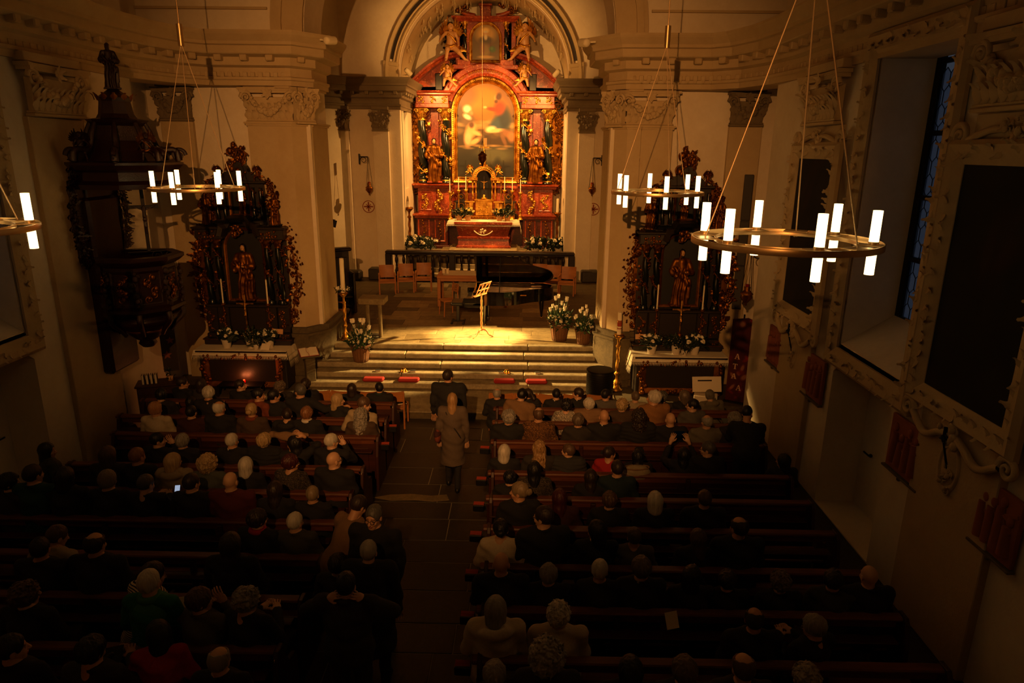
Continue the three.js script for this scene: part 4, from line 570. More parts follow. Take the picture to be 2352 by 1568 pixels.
// tabernacle, reliquaries, candles, cross, pots
{
  const o = thing('tabernacle', 'gilded tabernacle with an arched niche on the high altar', 'tabernacle', [XC - .02, 2.9, -27.32]);
  part('base', [bbox(1.5, .14, .5, 0, .07, .05, .02), at(relief(1.3, .1, 101, .04, 24), [0, .07, .3])], M.goldD, o);
  const b = part('cupboard', [bbox(.66, .58, .4, 0, .44, .08, .02), ...[-1, 1].flatMap((s) => [bbox(.2, .5, .3, s * .5, .4, .02, .02), bbox(.14, .46, .26, s * .66, .38, -.02, .02)]), bbox(.76, .06, .48, 0, .74, .08, .015), ...[-1, 1].map((s) => bbox(.42, .05, .34, s * .56, .66, .02, .015))], M.gold, o);
  for (const s of [-1, 1]) { const d = part('door', [extr([[s * .01, .2], [s * .25, .2], [s * .25, .52], ...arc(s * .01, .5, .24, s > 0 ? .2 : PI - .2, PI / 2, 6)], .03, { z: .28 })], M.gold, o); part('door_relief', at(relief(.13, .26, 105 + s, .03, 10), [s * .13, .37, .32]), M.gold, d); }
  for (const x of [-.44, -.31, .31, .44]) { const c = part('small_column', twistCol(.62, .035, x, .12, .78, 14, x * 9), M.gold, o); part('capital', smallCap(.035, .12, x, 1.39, .12), M.gold, c); }
  for (const x of [-.66, .66]) part('small_column', [twistCol(.7, .028, x, .0, .66, 14, x), smallCap(.03, .1, x, 1.35, 0)], M.gold, o);
  each('entablature', [-1, 1].map((s) => bbox(.34, .1, .3, s * .42, 1.55, .06, .015)), M.gold, o);
  part('arch', [extr([...arc(0, 1.58, .46, 0, PI, 24), ...arc(0, 1.58, .29, PI, 0, 24)], .3, { z: -.08 }), ...arc(0, 1.58, .37, .05, PI - .05, 16).map((p) => ball(.03, p[0], p[1], .23, [1, 1, .6], 7)), at(relief(.3, .14, 110, .04, 10), [0, 2.05, .15])], M.gold, o);
  part('niche', [extr([[-.3, .76], [.3, .76], [.3, 1.58], ...arc(0, 1.58, .29, 0, PI, 16)], .03, { z: -.12 })], M.black, o);
  part('finial', [crossGeo(.62, .4, .035).translate(0, 2.28, .1), at(corpusGeo(.42), [0, 2.4, .13]), lathe([[0, 0], [.1, .02], [.05, .1], [.09, .16], [.03, .26], [0, .26]], 12, 0, 2.04, .1), ball(.07, -.14, 2.4, .1)], M.gold, o);
}
for (const s of [-1, 1]) putto(`tiny gilded cherub on the ${s < 0 ? 'left' : 'right'} shoulder of the tabernacle`, [XC - .02 + s * .55, 4.72, -27.25], 0, .34, s, 'tabernacle cherubs', { skin: M.gold, hair: M.gold });
crucifix('small dark crucifix with a gold figure inside the tabernacle niche', [XC - .02, 3.68, -27.2], .86, M.gold, M.darkWood, M.gold);
const hiC = [[-1.42, 2.9, -27.05, 'outermost on the left'], [-1.09, 2.9, -27.15, 'second from the left'], [-.81, 2.9, -27.2, 'just left of the tabernacle'], [.7, 2.9, -27.2, 'just right of the tabernacle'], [1.0, 2.9, -27.15, 'second from the right'], [1.32, 2.9, -27.05, 'outermost on the right']];
hiC.forEach(([x, y, z, w], i) => candleStick('altar_candlestick', `tall gilt candlestick with thin candle, ${w} on the high altar`, [x, y, z], [1.06, 1.12, 1.14, 1.14, 1.12, 1.06][i], .48, .016, 'candlesticks on the high altar'));
for (const s of [-1, 1]) {
  const o = thing('reliquary', `dark gabled shrine with a gilt saint on the ${s < 0 ? 'left' : 'right'} of the tabernacle`, 'shrine', [XC + s * .93, 2.9, -27.42]);
  part('case', [extr([[-.26, 0], [.26, 0], [.26, .66], [.12, .72], ...arc(0, .86, .12, 0, PI, 8), [-.12, .72], [-.26, .66]], .2, { holes: [archPts(.11, .12, .46, 10)], z: -.1 }), bbox(.6, .05, .26, 0, .66, 0, .01)], M.altarDark, o); part('gilding', [at(frameXY(archPts(.13, .1, .46, 12), .03, .03), [0, 0, .1]), at(new THREE.TorusGeometry(.08, .018, 6, 16), [0, .86, .1]), ...[-1, 1].map((k) => rod([k * .23, .02, .1], [k * .23, .64, .1], .014))], M.gold, o); part('figure', lathe([[.06, 0], [.05, .14], [.03, .22], [.035, .27], [0, .31]], 10, 0, .13, .02), M.gold, o); part('backing', box(.3, .6, .02, 0, .36, -.09), M.black, o);
}
potPlant('white daisy pot at the left end of the high altar cloth', [-1.02, 2.902, -26.55], 1.25, 'daisy', M.petal, 11, 'pots on the high altar', M.terra);
potPlant('yellow chrysanthemum pot left of the tabernacle on the high altar', [-.68, 2.902, -26.5], 1.2, 'mum', M.petalY, 12, 'pots on the high altar', M.terra);
potPlant('yellow chrysanthemum pot right of the tabernacle on the high altar', [.52, 2.902, -26.5], 1.2, 'mum', M.petalY, 13, 'pots on the high altar', M.terra);
potPlant('white daisy pot at the right end of the high altar cloth', [.83, 2.902, -26.48], 1.25, 'daisy', M.petal, 14, 'pots on the high altar', M.terra);
candleStick('processional_candlestick', 'tall gilt floor candlestick standing left of the altarpiece', [-2.84, 1.69, -25.9], 1.75, .05, .03, 'candlesticks beside the altarpiece', M.goldD, true);
candleStick('processional_candlestick', 'tall gilt floor candlestick with a thick candle right of the altarpiece', [2.72, 1.69, -25.9], 1.62, .5, .05, 'candlesticks beside the altarpiece', M.goldD, true);
// communion rail
{
  const o = thing('altar_rail', 'dark wooden balustrade with turned balusters across the chancel', 'balustrade', [-.1, .9, -24.5]), W = 3.4;
  part('rail', [bbox(2 * W, .1, .34, 0, 1.07, 0, .025), bbox(2 * W, .05, .26, 0, 1.0, 0, .012)], M.darkWood, o); part('plinth', bbox(2 * W, .14, .3, 0, .07, 0, .02), M.darkWood, o);
  const bg = lathe([[.05, 0], [.05, .04], [.035, .08], [.055, .2], [.062, .27], [.03, .4], [.045, .44], [.03, .48], [.06, .6], [.058, .68], [.035, .78], [.05, .8], [.05, .84]], 12);
  for (const x of [-W + .1, -1.0, .44, W - .1]) part('post', bbox(.22, .86, .26, x, .57, 0, .02), M.darkWood, o);
  for (let x = -W + .38; x < W - .2; x += .262) if (Math.min(...[-1.0, .44].map((k) => Math.abs(x - k))) > .17) { const b = part('baluster', bg, M.darkWood, o); b.position.set(x, .14, 0); }
}
[[-3.3, 'mum'], [-2.95, 'mum'], [-2.52, 'daisy'], [-2.12, 'mum'], [1.9, 'mum'], [2.35, 'daisy'], [2.8, 'mum'], [3.02, 'daisy']].forEach(([x, k], i) => potPlant(`${k === 'mum' ? 'cream chrysanthemum' : 'small white daisy'} pot behind the altar rail, ${['first', 'second', 'third', 'fourth'][i % 4]} on the ${i < 4 ? 'left' : 'right'} side`, [clamp(x, -2.75, 2.75) + (i === 0 ? -.0 : 0), 1.69, -25.75 + (i % 2) * .16 - (Math.abs(x) > 3 ? .32 : 0)], 1.7, k, M.petal, 20 + i, 'pots behind the altar rail'));
// ---------------------------------------------------------------- chancel furniture
function chair(label, p, turn, group) {                              // bent-ply armchair, faces +z
  const o = thing('chancel_chair', label, 'chair', p, turn, group);
  part('seat', bbox(.5, .03, .46, 0, .44, 0, .012, [-.04, 0, 0]), M.beech, o); part('backrest', at(extr(arc(0, -.9, 1.0, .42 * PI, .58 * PI, 10).map((q) => [q[0], q[1]]).concat(arc(0, -.9, .975, .58 * PI, .42 * PI, 10)), .42), [0, .48, -.29], [-PI / 2 - .12, 0, 0]), M.beech, o);
  for (const s of [-1, 1]) for (const z of [.2, -.2]) part('leg', bbox(.045, z > 0 ? .62 : .66, .045, s * .26, z > 0 ? .31 : .33, z, .008), M.beech, o);
  for (const s of [-1, 1]) part('armrest', bbox(.05, .03, .46, s * .26, .635, 0, .01), M.beech, o); part('apron', bbox(.5, .06, .02, 0, .4, .21, .006), M.beech, o);
  return o;
}
const c0 = chair('light wooden armchair before the altar rail on the left, outermost of three', [-3.05, .9, -22.3], .22, 'chancel armchairs');
copy(c0, [-2.48, .9, -22.6], .16, 'light wooden armchair before the altar rail on the left, middle of three'); copy(c0, [-1.92, .9, -22.85], .1, 'light wooden armchair before the altar rail on the left, nearest the table');
copy(c0, [2.0, .9, -22.9], -.1, 'light wooden armchair behind the piano tail, nearest the table'); copy(c0, [2.45, .9, -22.7], -.16, 'light wooden armchair behind the piano tail, middle of three'); copy(c0, [2.92, .9, -22.4], -.22, 'light wooden armchair right of the piano tail'); copy(c0, [-3.62, .9, -17.8], 1.3, 'light wooden armchair half hidden behind the left pillar');
{ const o = thing('communion_table', 'light wooden altar table with a pale cloth runner in the chancel', 'table', [-.08, .9, -20.85]); part('tabletop', bbox(2.16, .1, .92, 0, .92, 0, .012), M.beech, o); for (const s of [-1, 1]) for (const z of [-.38, .38]) part('leg', bbox(.1, .87, .1, s * 1.02, .435, z, .01), M.beech, o); part('apron', [bbox(2.0, .09, .03, 0, .83, .4, .006), bbox(2.0, .09, .03, 0, .83, -.4, .006)], M.beech, o);
  const c = thing('table_runner', 'grey linen runner covering the wooden chancel table', 'cloth', [-.0, 1.872, -20.87]); part('runner', bbox(1.95, .008, .8, 0, .004, 0, .002), M.linen, c); }
for (const x of [-.98, -.86]) { const o = thing('pillar_candle', `short white candle on the chancel table, ${x < -.9 ? 'the left' : 'the right'} of the pair`, 'candle', [x, 1.88, -20.7], 0, 'pair of table candles'); part('wax', lathe([[0, 0], [.045, 0], [.046, .15], [.04, .155], [.03, .148], [0, .147]], 16), M.wax, o); part('wick', rod([0, .147, 0], [0, .17, 0], .003), M.ink, o); }
{ const o = thing('stone_block', 'rough rounded sandstone block under the chancel table', 'stone', [-.18, .9, -20.55]); part('block', surf(field([ell([0, .36, 0], [.5, .5, .36], .02)], (x, y, z) => .012 * Math.sin(x * 14 + y * 9) * Math.sin(z * 11 + y * 6)), [-.6, .0, -.5], [.6, .76, .5], .03), M.step, o); }
{ const o = thing('slatted_chair', 'small light wooden chair with three slots in its backrest beside the piano', 'chair', [-.72, .9, -19.35], -1.05); part('seat', bbox(.42, .035, .42, 0, .45, 0, .012), M.beech, o); part('backrest', at(extr([[-.21, 0], [.21, 0], [.2, .24], [-.2, .24]], .02, { holes: [.05, .11, .17].map((y) => [[-.12, y], [.12, y], [.12, y + .022], [-.12, y + .022]]) }), [0, .68, -.24], [-.14, 0, 0]), M.beech, o); for (const s of [-1, 1]) { part('leg', rod([s * .18, 0, .19], [s * .17, .44, .17], .016, .02), M.beech, o); part('leg', rod([s * .19, 0, -.24], [s * .18, .86, -.24], .017, .016), M.beech, o); } }
{ const o = thing('piano_bench', 'black adjustable piano bench on a single column', 'bench', [-.34, .9, -18.5], PI / 2); part('seat', bbox(.62, .09, .34, 0, .58, 0, .03), M.black, o); part('column', bbox(.09, .5, .09, 0, .29, 0, .01), M.black, o); part('foot', [bbox(.52, .04, .06, 0, .03, .16, .01), bbox(.52, .04, .06, 0, .03, -.16, .01), bbox(.06, .04, .36, 0, .05, 0, .01)], M.black, o); }
{ // grand piano: x along the strings, keyboard at the left, lid hinged on the far side
  const o = thing('grand_piano', 'black grand piano with its lid raised and gold frame showing', 'piano', [0, .9, -18.75]);
  const K = .75, out = [[.12, K], [.95, K], ...[[1.25, .62], [1.55, .38], [1.8, .2], [2.05, .08], [2.25, -.1], [2.32, -.35], [2.25, -.6], [2.05, -.74]], [1.7, -K], [.12, -K]];
  const cv = new THREE.CatmullRomCurve3(out.slice(1, 10).map((p) => V(p[0], 0, p[1])), false, 'centripetal').getPoints(36).map((p) => [p.x, p.z]), O = [[.12, K], ...cv, [1.7, -K], [.12, -K]], ins = O.map((p) => [1.15 + (p[0] - 1.15) * .955, p[1] * .94]);
  part('case', at(extr(O.map((p) => [p[0], -p[1]]), .36, { holes: [ins.map((p) => [p[0], -p[1]]).reverse()] }), [0, .6, 0], [-PI / 2, 0, 0]), M.blackGloss, o);
  part('soundboard', poly(ins, .62, .64), M.beech, o); part('iron_frame', [poly(O.map((p) => [1.2 + (p[0] - 1.2) * .86, p[1] * .86]), .8, .825), ...[-.5, -.25, 0, .25, .5].map((z) => bbox(1.5 - Math.abs(z - -.2) * .7, .03, .03, 1.05, .845, z, .006))], M.gold, o);
  const st = []; for (let i = 0; i < 40; i++) { const z = -.62 + i * .031; st.push(rod([.5, .86, z], [2.1 - Math.max(0, z + .1) * 1.5, .85, z * .7 - .05], .0022, .0022, 4)); } part('strings', st, M.steel, o);
  part('keybed', [bbox(.5, .14, 1.5, .12, .6, 0, .02), bbox(.34, .16, .06, .02, .72, .74, .015), bbox(.34, .16, .06, .02, .72, -.74, .015), bbox(.03, .12, 1.42, .27, .75, 0, .006)], M.blackGloss, o);
  for (let i = 0; i < 52; i++) { const k = part('key', keyG(), M.ivory, o); k.position.set(.1, .695, -.65 + i * .0252); } for (let i = 0; i < 51; i++) if (![2, 6].includes(i % 7)) { const k = part('black_key', bkG(), M.blackGloss, o); k.position.set(.15, .712, -.637 + i * .0252); }
  const lid = O.map((p) => [p[0], -p[1] - K]);
  part('lid', at(extr(lid.filter((p) => p[0] >= .1), .025), [0, .965, -K], [-PI / 2 - .66, 0, 0]), M.blackGloss, o); part('lid_prop', rod([.82, .9, .68], [.84, 1.84, .4], .013), M.blackGloss, o);
  part('music_desk', [bbox(.02, .26, 1.0, .42, 1.08, 0, .006, [0, 0, -.3])], M.blackGloss, o);
  for (const [x, z] of [[.42, .55], [.42, -.55], [2.0, -.42]]) { part('leg', lathe([[.03, .02], [.035, .1], [.06, .3], [.075, .52], [.08, .6]], 4, x, 0, z), M.blackGloss, o); part('castor', [cyl(.03, .03, .02, x, .03, z, 10, [PI / 2, 0, 0])], M.gold, o); } part('pedals', [rod([.5, .05, -.1], [.5, .6, -.1], .02), rod([.5, .05, .1], [.5, .6, .1], .02), bbox(.08, .1, .3, .48, .1, 0, .01), ...[-.08, 0, .08].map((z) => bbox(.12, .012, .03, .4, .06, z, .004))], M.blackGloss, o);
}
function keyG() { return (G.key ??= bbox(.15, .02, .0235, 0, 0, 0, .003)); } function bkG() { return (G.bk ??= bbox(.09, .02, .011, 0, 0, 0, .003)); }
{ const o = thing('music_stand', 'turned wooden music stand on three curved feet at the front of the chancel', 'music stand', [.4, .9, -17.05], 1.05); const wl = [.06, .2, .34]; part('column', lathe([[.03, .16], [.034, .24], [.02, .28], [.032, .36], [.022, .42], [.03, .55], [.036, .62], [.02, .68], [.034, .76], [.02, .82], [.026, .95], [.018, 1.0], [.018, 1.12]], 14), M.beech, o); for (let k = 0; k < 3; k++) part('foot', at(tube([[0, .2, .02], [0, .17, .12], [0, .06, .2], [0, .03, .27], [0, .012, .31]], (t) => .022 - .008 * t, 16, 7), [0, 0, 0], [0, k * 2.094 + .4, 0]), M.beech, o);
  const d = part('desk', [-.24, -.08, .08, .24].map((x) => bbox(.028, .36, .016, x, .19, 0, .004)).concat([.01, .18, .37].map((y) => bbox(.54, .028, .016, 0, y, 0, .004)), [bbox(.54, .02, .06, 0, 0, -.03, .005), rod([-.2, .02, 0], [.2, .36, 0], .009), rod([.2, .02, 0], [-.2, .36, 0], .009)]), M.beech, o); d.position.set(0, 1.08, -.02); d.rotation.x = .42; }
{ const o = thing('ambo', 'stone lectern block on two slim round columns at the left of the chancel', 'lectern', [-2.33, .9, -16.85], -.06); part('block', [bbox(.66, .15, .42, 0, .98, 0, .012, [.06, 0, 0])], M.sand[1], o); for (const x of [-.17, .17]) part('column', lathe([[.05, 0], [.05, .9]], 16, x, .02, x * .2), M.sand[2], o); part('base', lathe([[0, 0], [.16, 0], [.16, .06], [0, .06]], 20, 0, 0, 0), M.slate[1], o); }
{ const o = thing('choir_stall', 'dark carved choir stall behind the left pillar', 'stall', [-4.4, .9, -19.2], .5); part('back', [bbox(1.9, 1.75, .1, 0, .95, -.2, .02), ...[-.62, 0, .62].map((x) => bbox(.52, .9, .03, x, 1.15, -.14, .01)), bbox(2.0, .1, .3, 0, 1.84, -.12, .03)], M.darkWood, o); part('end', [bbox(.1, 1.2, .6, .95, .6, 0, .03), bbox(.1, 1.2, .6, -.95, .6, 0, .03)], M.darkWood, o); part('seat', bbox(1.8, .06, .45, 0, .5, .05, .012), M.darkWood, o); }
basketBouquet('tall basket of white tulips and roses at the right of the chancel floor', [2.4, .9, -16.8], 1.18, 41, .42, 'white flower baskets');
basketBouquet('smaller basket of white tulips beside the right pillar plinth', [2.98, .9, -16.5], .98, 42, .38, 'white flower baskets');
basketBouquet('basket of white tulips and roses on the steps at the left', [-2.44, .6, -15.75], 1.12, 43, .36, 'white flower baskets');
{ const o = candleStick('paschal_candlestick', 'gilt floor candlestick with a thick white candle above a wreath, left of the steps', [-3.0, .9, -16.55], 1.22, .85, .055, undefined, M.gold, true); const w = thing('flower_wreath', 'wreath of white flowers round the foot of the thick left candle', 'wreath', [-3.0, 2.14, -16.55]), q = rng(4); part('leaves', foliage(.2, .08, 60, 8, .09), M.leafD, w); for (let i = 0; i < 12; i++) { const b = part('blossom', BL.mum[i % 2], M.petal, w); b.position.set(.15 * Math.sin(i * .524), .05 + q() * .05, .15 * Math.cos(i * .524)); b.scale.setScalar(.8); } }
{ const o = candleStick('paschal_candlestick', 'gilt twisted floor candlestick with a decorated candle in front of the right pillar', [3.68, .15, -15.2], 1.36, .52, .05, undefined, M.gold, true); part('candle_band', [cyl(.052, .052, .14, 0, 1.62, 0, 14), cyl(.053, .053, .02, 0, 1.5, 0, 14)], M.redPrint, o); part('candle_cross', [cyl(.0535, .0535, .02, 0, 1.66, 0, 14)], M.gold, o); }
{ const o = thing('drum_loudspeaker', 'black drum-shaped loudspeaker at the right foot of the steps', 'loudspeaker', [3.2, .15, -14.45]); part('body', lathe([[0, 0], [.3, 0], [.3, .7], [.29, .72]], 30), M.black, o); part('lid', lathe([[.29, .71], [.31, .72], [.31, .74], [.28, .75], [0, .75]], 30), M.iron, o); const r = []; for (let k = 0; k < 13; k++) r.push(at(new THREE.TorusGeometry(.301, .004, 4, 30), [0, .06 + k * .05, 0], [PI / 2, 0, 0])); part('grille_rings', r, M.iron, o); }
{ const o = thing('stone_lectern', 'stone lectern at the left foot of the steps', 'lectern', [-3.5, .15, -15.12], .5); part('pillar', bbox(.22, .78, .2, 0, .39, 0, .015), M.plinth, o); part('desk', bbox(.44, .04, .34, 0, .82, .02, .01, [.38, 0, 0]), M.plinth, o);
  const b = thing('open_book', 'large open book with a red ribbon lying on the stone lectern', 'book', [-3.5, 1.0, -15.1], .5); for (const s of [-1, 1]) { part('page', at(extr([[0, 0], [s * .06, .022], [s * .2, .012], [s * .2, 0]], .3, { z: -.15 }), [0, .005, 0], [.38, 0, 0]), M.paper, b); } part('cover', bbox(.43, .01, .32, 0, 0, 0, .003, [.38, 0, 0]), M.ribbon, b); part('ribbon', at(tube([[-.03, .03, -.15], [-.05, .03, 0], [-.02, .03, .1], [-.03, .01, .18]], .004, 14, 5), [0, 0, 0], [.38, 0, 0]), M.ribbon, b); }
const cush = [[-2.03, 'leftmost'], [-1.2, 'second from the left'], [1.05, 'third from the left'], [1.8, 'rightmost']].map(([x, w]) => { const o = thing('kneeling_cushion', `red kneeling cushion on the lowest altar step, ${w} of four`, 'cushion', [x, .302, -15.16], .02, 'red kneeling cushions'); part('pad', bbox(.5, .085, .22, 0, .043, 0, .035), M.redCush, o); return o; });
[[-1.97, 'beyond the leftmost red cushion'], [-1.14, 'right of the left gold bells'], [.96, 'left of the right gold bells'], [1.83, 'beyond the rightmost red cushion']].forEach(([x, w]) => { const o = thing('hymn_book', `small black-bound book on a step, ${w}`, 'book', [x, .452, -15.42], .12, 'small books on the steps'); part('pages', box(.12, .03, .085, 0, .019, .004), M.paper, o); part('cover', [bbox(.13, .004, .095, 0, .036, 0, .001), bbox(.13, .004, .095, 0, .002, 0, .001), bbox(.13, .036, .004, 0, .019, -.046, .001)], M.ink, o); });
for (const [x, w] of [[-1.36, 'left'], [1.1, 'right']]) { const o = thing('altar_bells', `cluster of small gold altar bells on the steps, the ${w} one`, 'bells', [x, .452, -15.42], 0, 'gold altar bells'); for (let k = 0; k < 4; k++) part('bell', lathe([[.036, 0], [.03, .015], [.022, .04], [.01, .05], [0, .052]], 12, .055 * Math.cos(k * PI / 2), 0, .045 * Math.sin(k * PI / 2)), M.gold, o); part('handle', [tube([[-.06, .05, 0], [-.03, .085, 0], [.03, .085, 0], [.06, .05, 0]], .006, 14, 6), rod([0, .05, -.05], [0, .05, .05], .006)], M.gold, o); }

// ================================================================ side altars
function sideAltar(x0, dy, side, label) {
  const o = thing('side_altar', label, 'altar', [x0, .13, -15.5]), D = dy;
  const s2 = [-1, 1];
  part('table', [bbox(2.0, .9, .75, 0, .47, .25, .02), bbox(2.1, .05, .85, 0, .93, .27, .012)], M.altarDark, o);
  part('table_carving', [at(frameXY([[-.84, .14], [.84, .14], [.84, .84], [-.84, .84]], .14, .05), [0, 0, .63]), ...s2.map((s) => at(relief(.16, .8, 7 + s, .06, 20), [s * .86, .48, .68])), at(relief(1.5, .12, 17, .05, 26), [0, .82, .68]), at(relief(1.5, .1, 18, .05, 26), [0, .14, .68])], M.goldD, o);
  part('gradine', [bbox(2.05, .14, .5, 0, 1.03, -.02, .02), bbox(1.95, .12, .42, 0, 1.17, -.06, .02), bbox(2.1, .04, .52, 0, 1.1, -.02, .01)], M.altarDark, o); part('gradine_gilding', [at(relief(.5, .09, 19, .03, 12), [-.7, 1.17, .16]), at(relief(.5, .09, 20, .03, 12), [.7, 1.17, .16]), bbox(2.1, .015, .53, 0, 1.1, -.02, .004)], M.goldD, o);
  part('predella', [bbox(1.75, .62, .32, 0, 1.55, -.14, .01), ...s2.flatMap((s) => [bbox(.26, .62, .42, s * .56, 1.55, -.1, .015), bbox(.26, .62, .42, s * .84, 1.55, -.12, .015)]), bbox(1.9, .06, .48, 0, 1.88, -.1, .015)], M.altarDark, o);
  each('predella_relief', s2.flatMap((s) => [.56, .84].map((x) => at(relief(.2, .5, 21 + x * 9 + s, .05, 14), [s * x, 1.55, .12]))), M.goldD, o);
  part('back', extr([[-.98, 1.88], [.98, 1.88], [.98, 3.55], [-.98, 3.55]], .2, { z: -.33 }), M.altarDark, o);
  part('niche', [extr(archPts(.42, 2.0, 3.2, 16), .04, { z: -.13 })], M.black, o); part('niche_frame', frameXY(archPts(.44, 1.98, 3.2, 18), .07, .06, -.11), M.goldD, o);
  for (const s of s2) for (const x of [.57, .82]) { const c = part('column', [twistCol(1.2, .07, s * x, .02, 2.03, 12, s + x), lathe([[.1, 0], [.1, .05], [.075, .1]], 12, s * x, 1.92, .02)], M.blackGreen, o); part('vine', vine(1.2, .08, s * x, .02, 2.03, 12, s + x, Math.round(x * 50)), M.goldD, c); part('capital', smallCap(.075, .2, s * x, 3.23, .02), M.goldD, c); }
  part('entablature', [...s2.map((s) => bbox(.62, .24, .42, s * .7, 3.54, -.06, .02)), ...s2.map((s) => bbox(.72, .05, .52, s * .7, 3.68, -.04, .015)), sweep([[-.04, -.14], [-.04, .22], [.05, .26], [.09, .2], [.09, -.14]], [[-.42, 3.5, 0], [-.36, 3.7, 0], [-.24, 3.72, 0], [-.16, 3.86, 0], [.16, 3.86, 0], [.24, 3.72, 0], [.36, 3.7, 0], [.42, 3.5, 0]], { up: [0, 0, 1], flip: 1 })], M.altarDark, o);
  each('crest', [at(relief(.3, .22, 23, .06, 12), [0, 3.62, .16]), ...s2.map((s) => at(relief(.5, .16, 24, .04, 12), [s * .7, 3.54, .16]))], M.goldD, o);
  each('side_wing', s2.map((s) => at(ear(.34, 2.15, 25 + s, s), [s * .9, 1.5, -.12])), M.goldD, o);
  part('upper_storey', [extr([[-.62, 3.7], [.62, 3.7], [.55, 4.65], [.3, 4.9], ...arc(0, 4.9, .22, 0, PI, 10), [-.3, 4.9], [-.55, 4.65]], .2, { z: -.32, holes: [archPts(.22, 3.95, 4.5, 12)] }), bbox(1.25, .06, .36, 0, 4.68, -.2, .015), bbox(1.2, .1, .36, 0, 3.78, -.2, .015)], M.altarDark, o);
  for (const s of s2) for (const x of [.33, .5]) { const c = part('small_column', twistCol(.7, .042, s * x, -.06, 3.86, 12, x), M.blackGreen, o); part('vine', vine(.7, .048, s * x, -.06, 3.86, 12, x, 40 + Math.round(x * 9)), M.goldD, c); }
  part('upper_niche', extr([[-.24, 3.92], [.24, 3.92], [.24, 4.76], [-.24, 4.76]], .02, { z: -.31 }), M.black, o); part('upper_carving', [at(relief(.5, .5, 27, .08, 26), [0, 5.12, -.16]), at(relief(.3, .34, 28, .06, 14), [0, 5.36, -.2]), ...s2.map((s) => at(ear(.24, .9, 29 + s, s), [s * .58, 3.8, -.18])), at(frameXY(archPts(.23, 3.95, 4.5, 12), .05, .04), [0, 0, -.12])], M.goldD, o);
  o.scale.y = 1; return o;
}
const signTextM = std({ roughness: .8, map: canvasTex(256, 116, (x, w, h) => { x.fillStyle = '#c89a6a'; x.fillRect(0, 0, w, h); x.fillStyle = '#8e2a14'; x.textAlign = 'center'; x.font = 'bold 52px sans-serif'; x.fillText('ALARM', 128, 100); for (let i = 0; i < 9; i++) x.fillRect(22 + i * 24, 16 + (i % 3) * 3, 15, 22); }) });
sideAltar(-4.97, 0, -1, 'dark gilded side altar left of the chancel arch with a draped statue');
sideAltar(5.06, .06, 1, 'dark gilded side altar right of the chancel arch with a staff-bearing statue');
for (const [x0, s, w] of [[-4.97, -1, 'left'], [5.06, 1, 'right']]) {
  const top = .13;
  saint('niche_statue', `dark robed statue with a gilded mantle in the niche of the ${w} side altar`, [x0, 2.14, -15.5], 0, .74, undefined, { staff: s > 0 ? -1 : 0, robe: M.goldD, baseMat: M.goldD });
  for (const k of [-1, 1]) { saint('side_altar_statue', `small standing saint on the ${k < 0 ? 'left' : 'right'} end of the ${w} side altar cornice`, [x0 + k * .78, 3.86, -15.56], -k * .2, .4, undefined, { robe: M.goldD, skin: M.goldD, hair: M.goldD, baseMat: M.altarDark }); putto(`little angel on the ${k < 0 ? 'left' : 'right'} shoulder of the ${w} side altar gable`, [x0 + k * .45, 4.95, -15.6], 0, .3, k, undefined, { skin: M.goldD, gold: M.goldD }); }
  saint('upper_niche_statue', `tiny gilt figure in the upper niche of the ${w} side altar`, [x0, 4.07, -15.72], 0, .34, undefined, { robe: M.goldD, skin: M.goldD, baseMat: M.altarDark });
  altarCloth(`lace-edged cloth on the ${w} side altar table`, [x0 - .02, 1.085, -15.26], 2.12, .86, .22, .42);
  for (const k of [-1, 1]) candleStick('side_candlestick', `thin white candle ${k < 0 ? 'left' : 'right'} of the crucifix on the ${w} side altar`, [x0 + k * .52, 1.36, -15.36], .72, .56, .018, undefined, M.goldD);
  crucifix(`slender gold crucifix standing on the ${w} side altar`, [x0 + .02, 1.36, -15.28], .95, M.goldD, M.gold, M.gold);
  [[-.52, 'mum', M.petal, 'left chrysanthemum'], [.04, 'daisy', M.petal, 'middle daisy'], [.2, 'daisy', M.petalP, 'small front daisy'], [.46, 'mum', M.petal, 'right chrysanthemum']].forEach(([dx, kind, m, n], i) => potPlant(`${n} pot on the ${w} side altar cloth`, [x0 + dx - .12 * s, 1.099, -15.06 + (i === 2 ? .12 : 0)], i === 2 ? .7 : 1.12, kind, m, 60 + i + s, undefined));
  { const g = thing('alarm_sign', `small tan sign with red lettering on the ${w} side altar step`, 'sign', [x0 + (s < 0 ? .72 : -.86), 1.37, -15.3], s < 0 ? -.1 : .05); part('board', bbox(.25, .12, .012, 0, .06, 0, .003, [-.2, 0, 0]), M.signW, g); part('lettering', at(picture([[-.115, .008], [.115, .008], [.115, .112], [-.115, .112]], .002), [0, .002, .006], [-.2, 0, 0]), signTextM, g); }
}
{ const g = thing('notice_card', 'folded white card standing on the left side altar cloth', 'card', [-4.42, 1.1, -14.98], -.2); part('card', at(extr([[-.1, 0], [0, .13], [.1, 0], [.095, 0], [0, .122], [-.095, 0]], .22, { z: -.11 }), [0, 0, 0], [0, PI / 2, 0]), M.paper, g); part('text_lines', [0, 1, 2].map((k) => bbox(.16, .006, .002, 0, .03 + k * .026, .075 - k * .021, .0005, [-.66, 0, 0])), M.ink, g); const p = thing('sheet_stack', 'loose pale sheet lying on the left side altar cloth', 'paper', [-4.36, 1.1, -14.9], .3); part('sheet', bbox(.3, .006, .16, 0, .003, 0, .001), M.paper, p); }
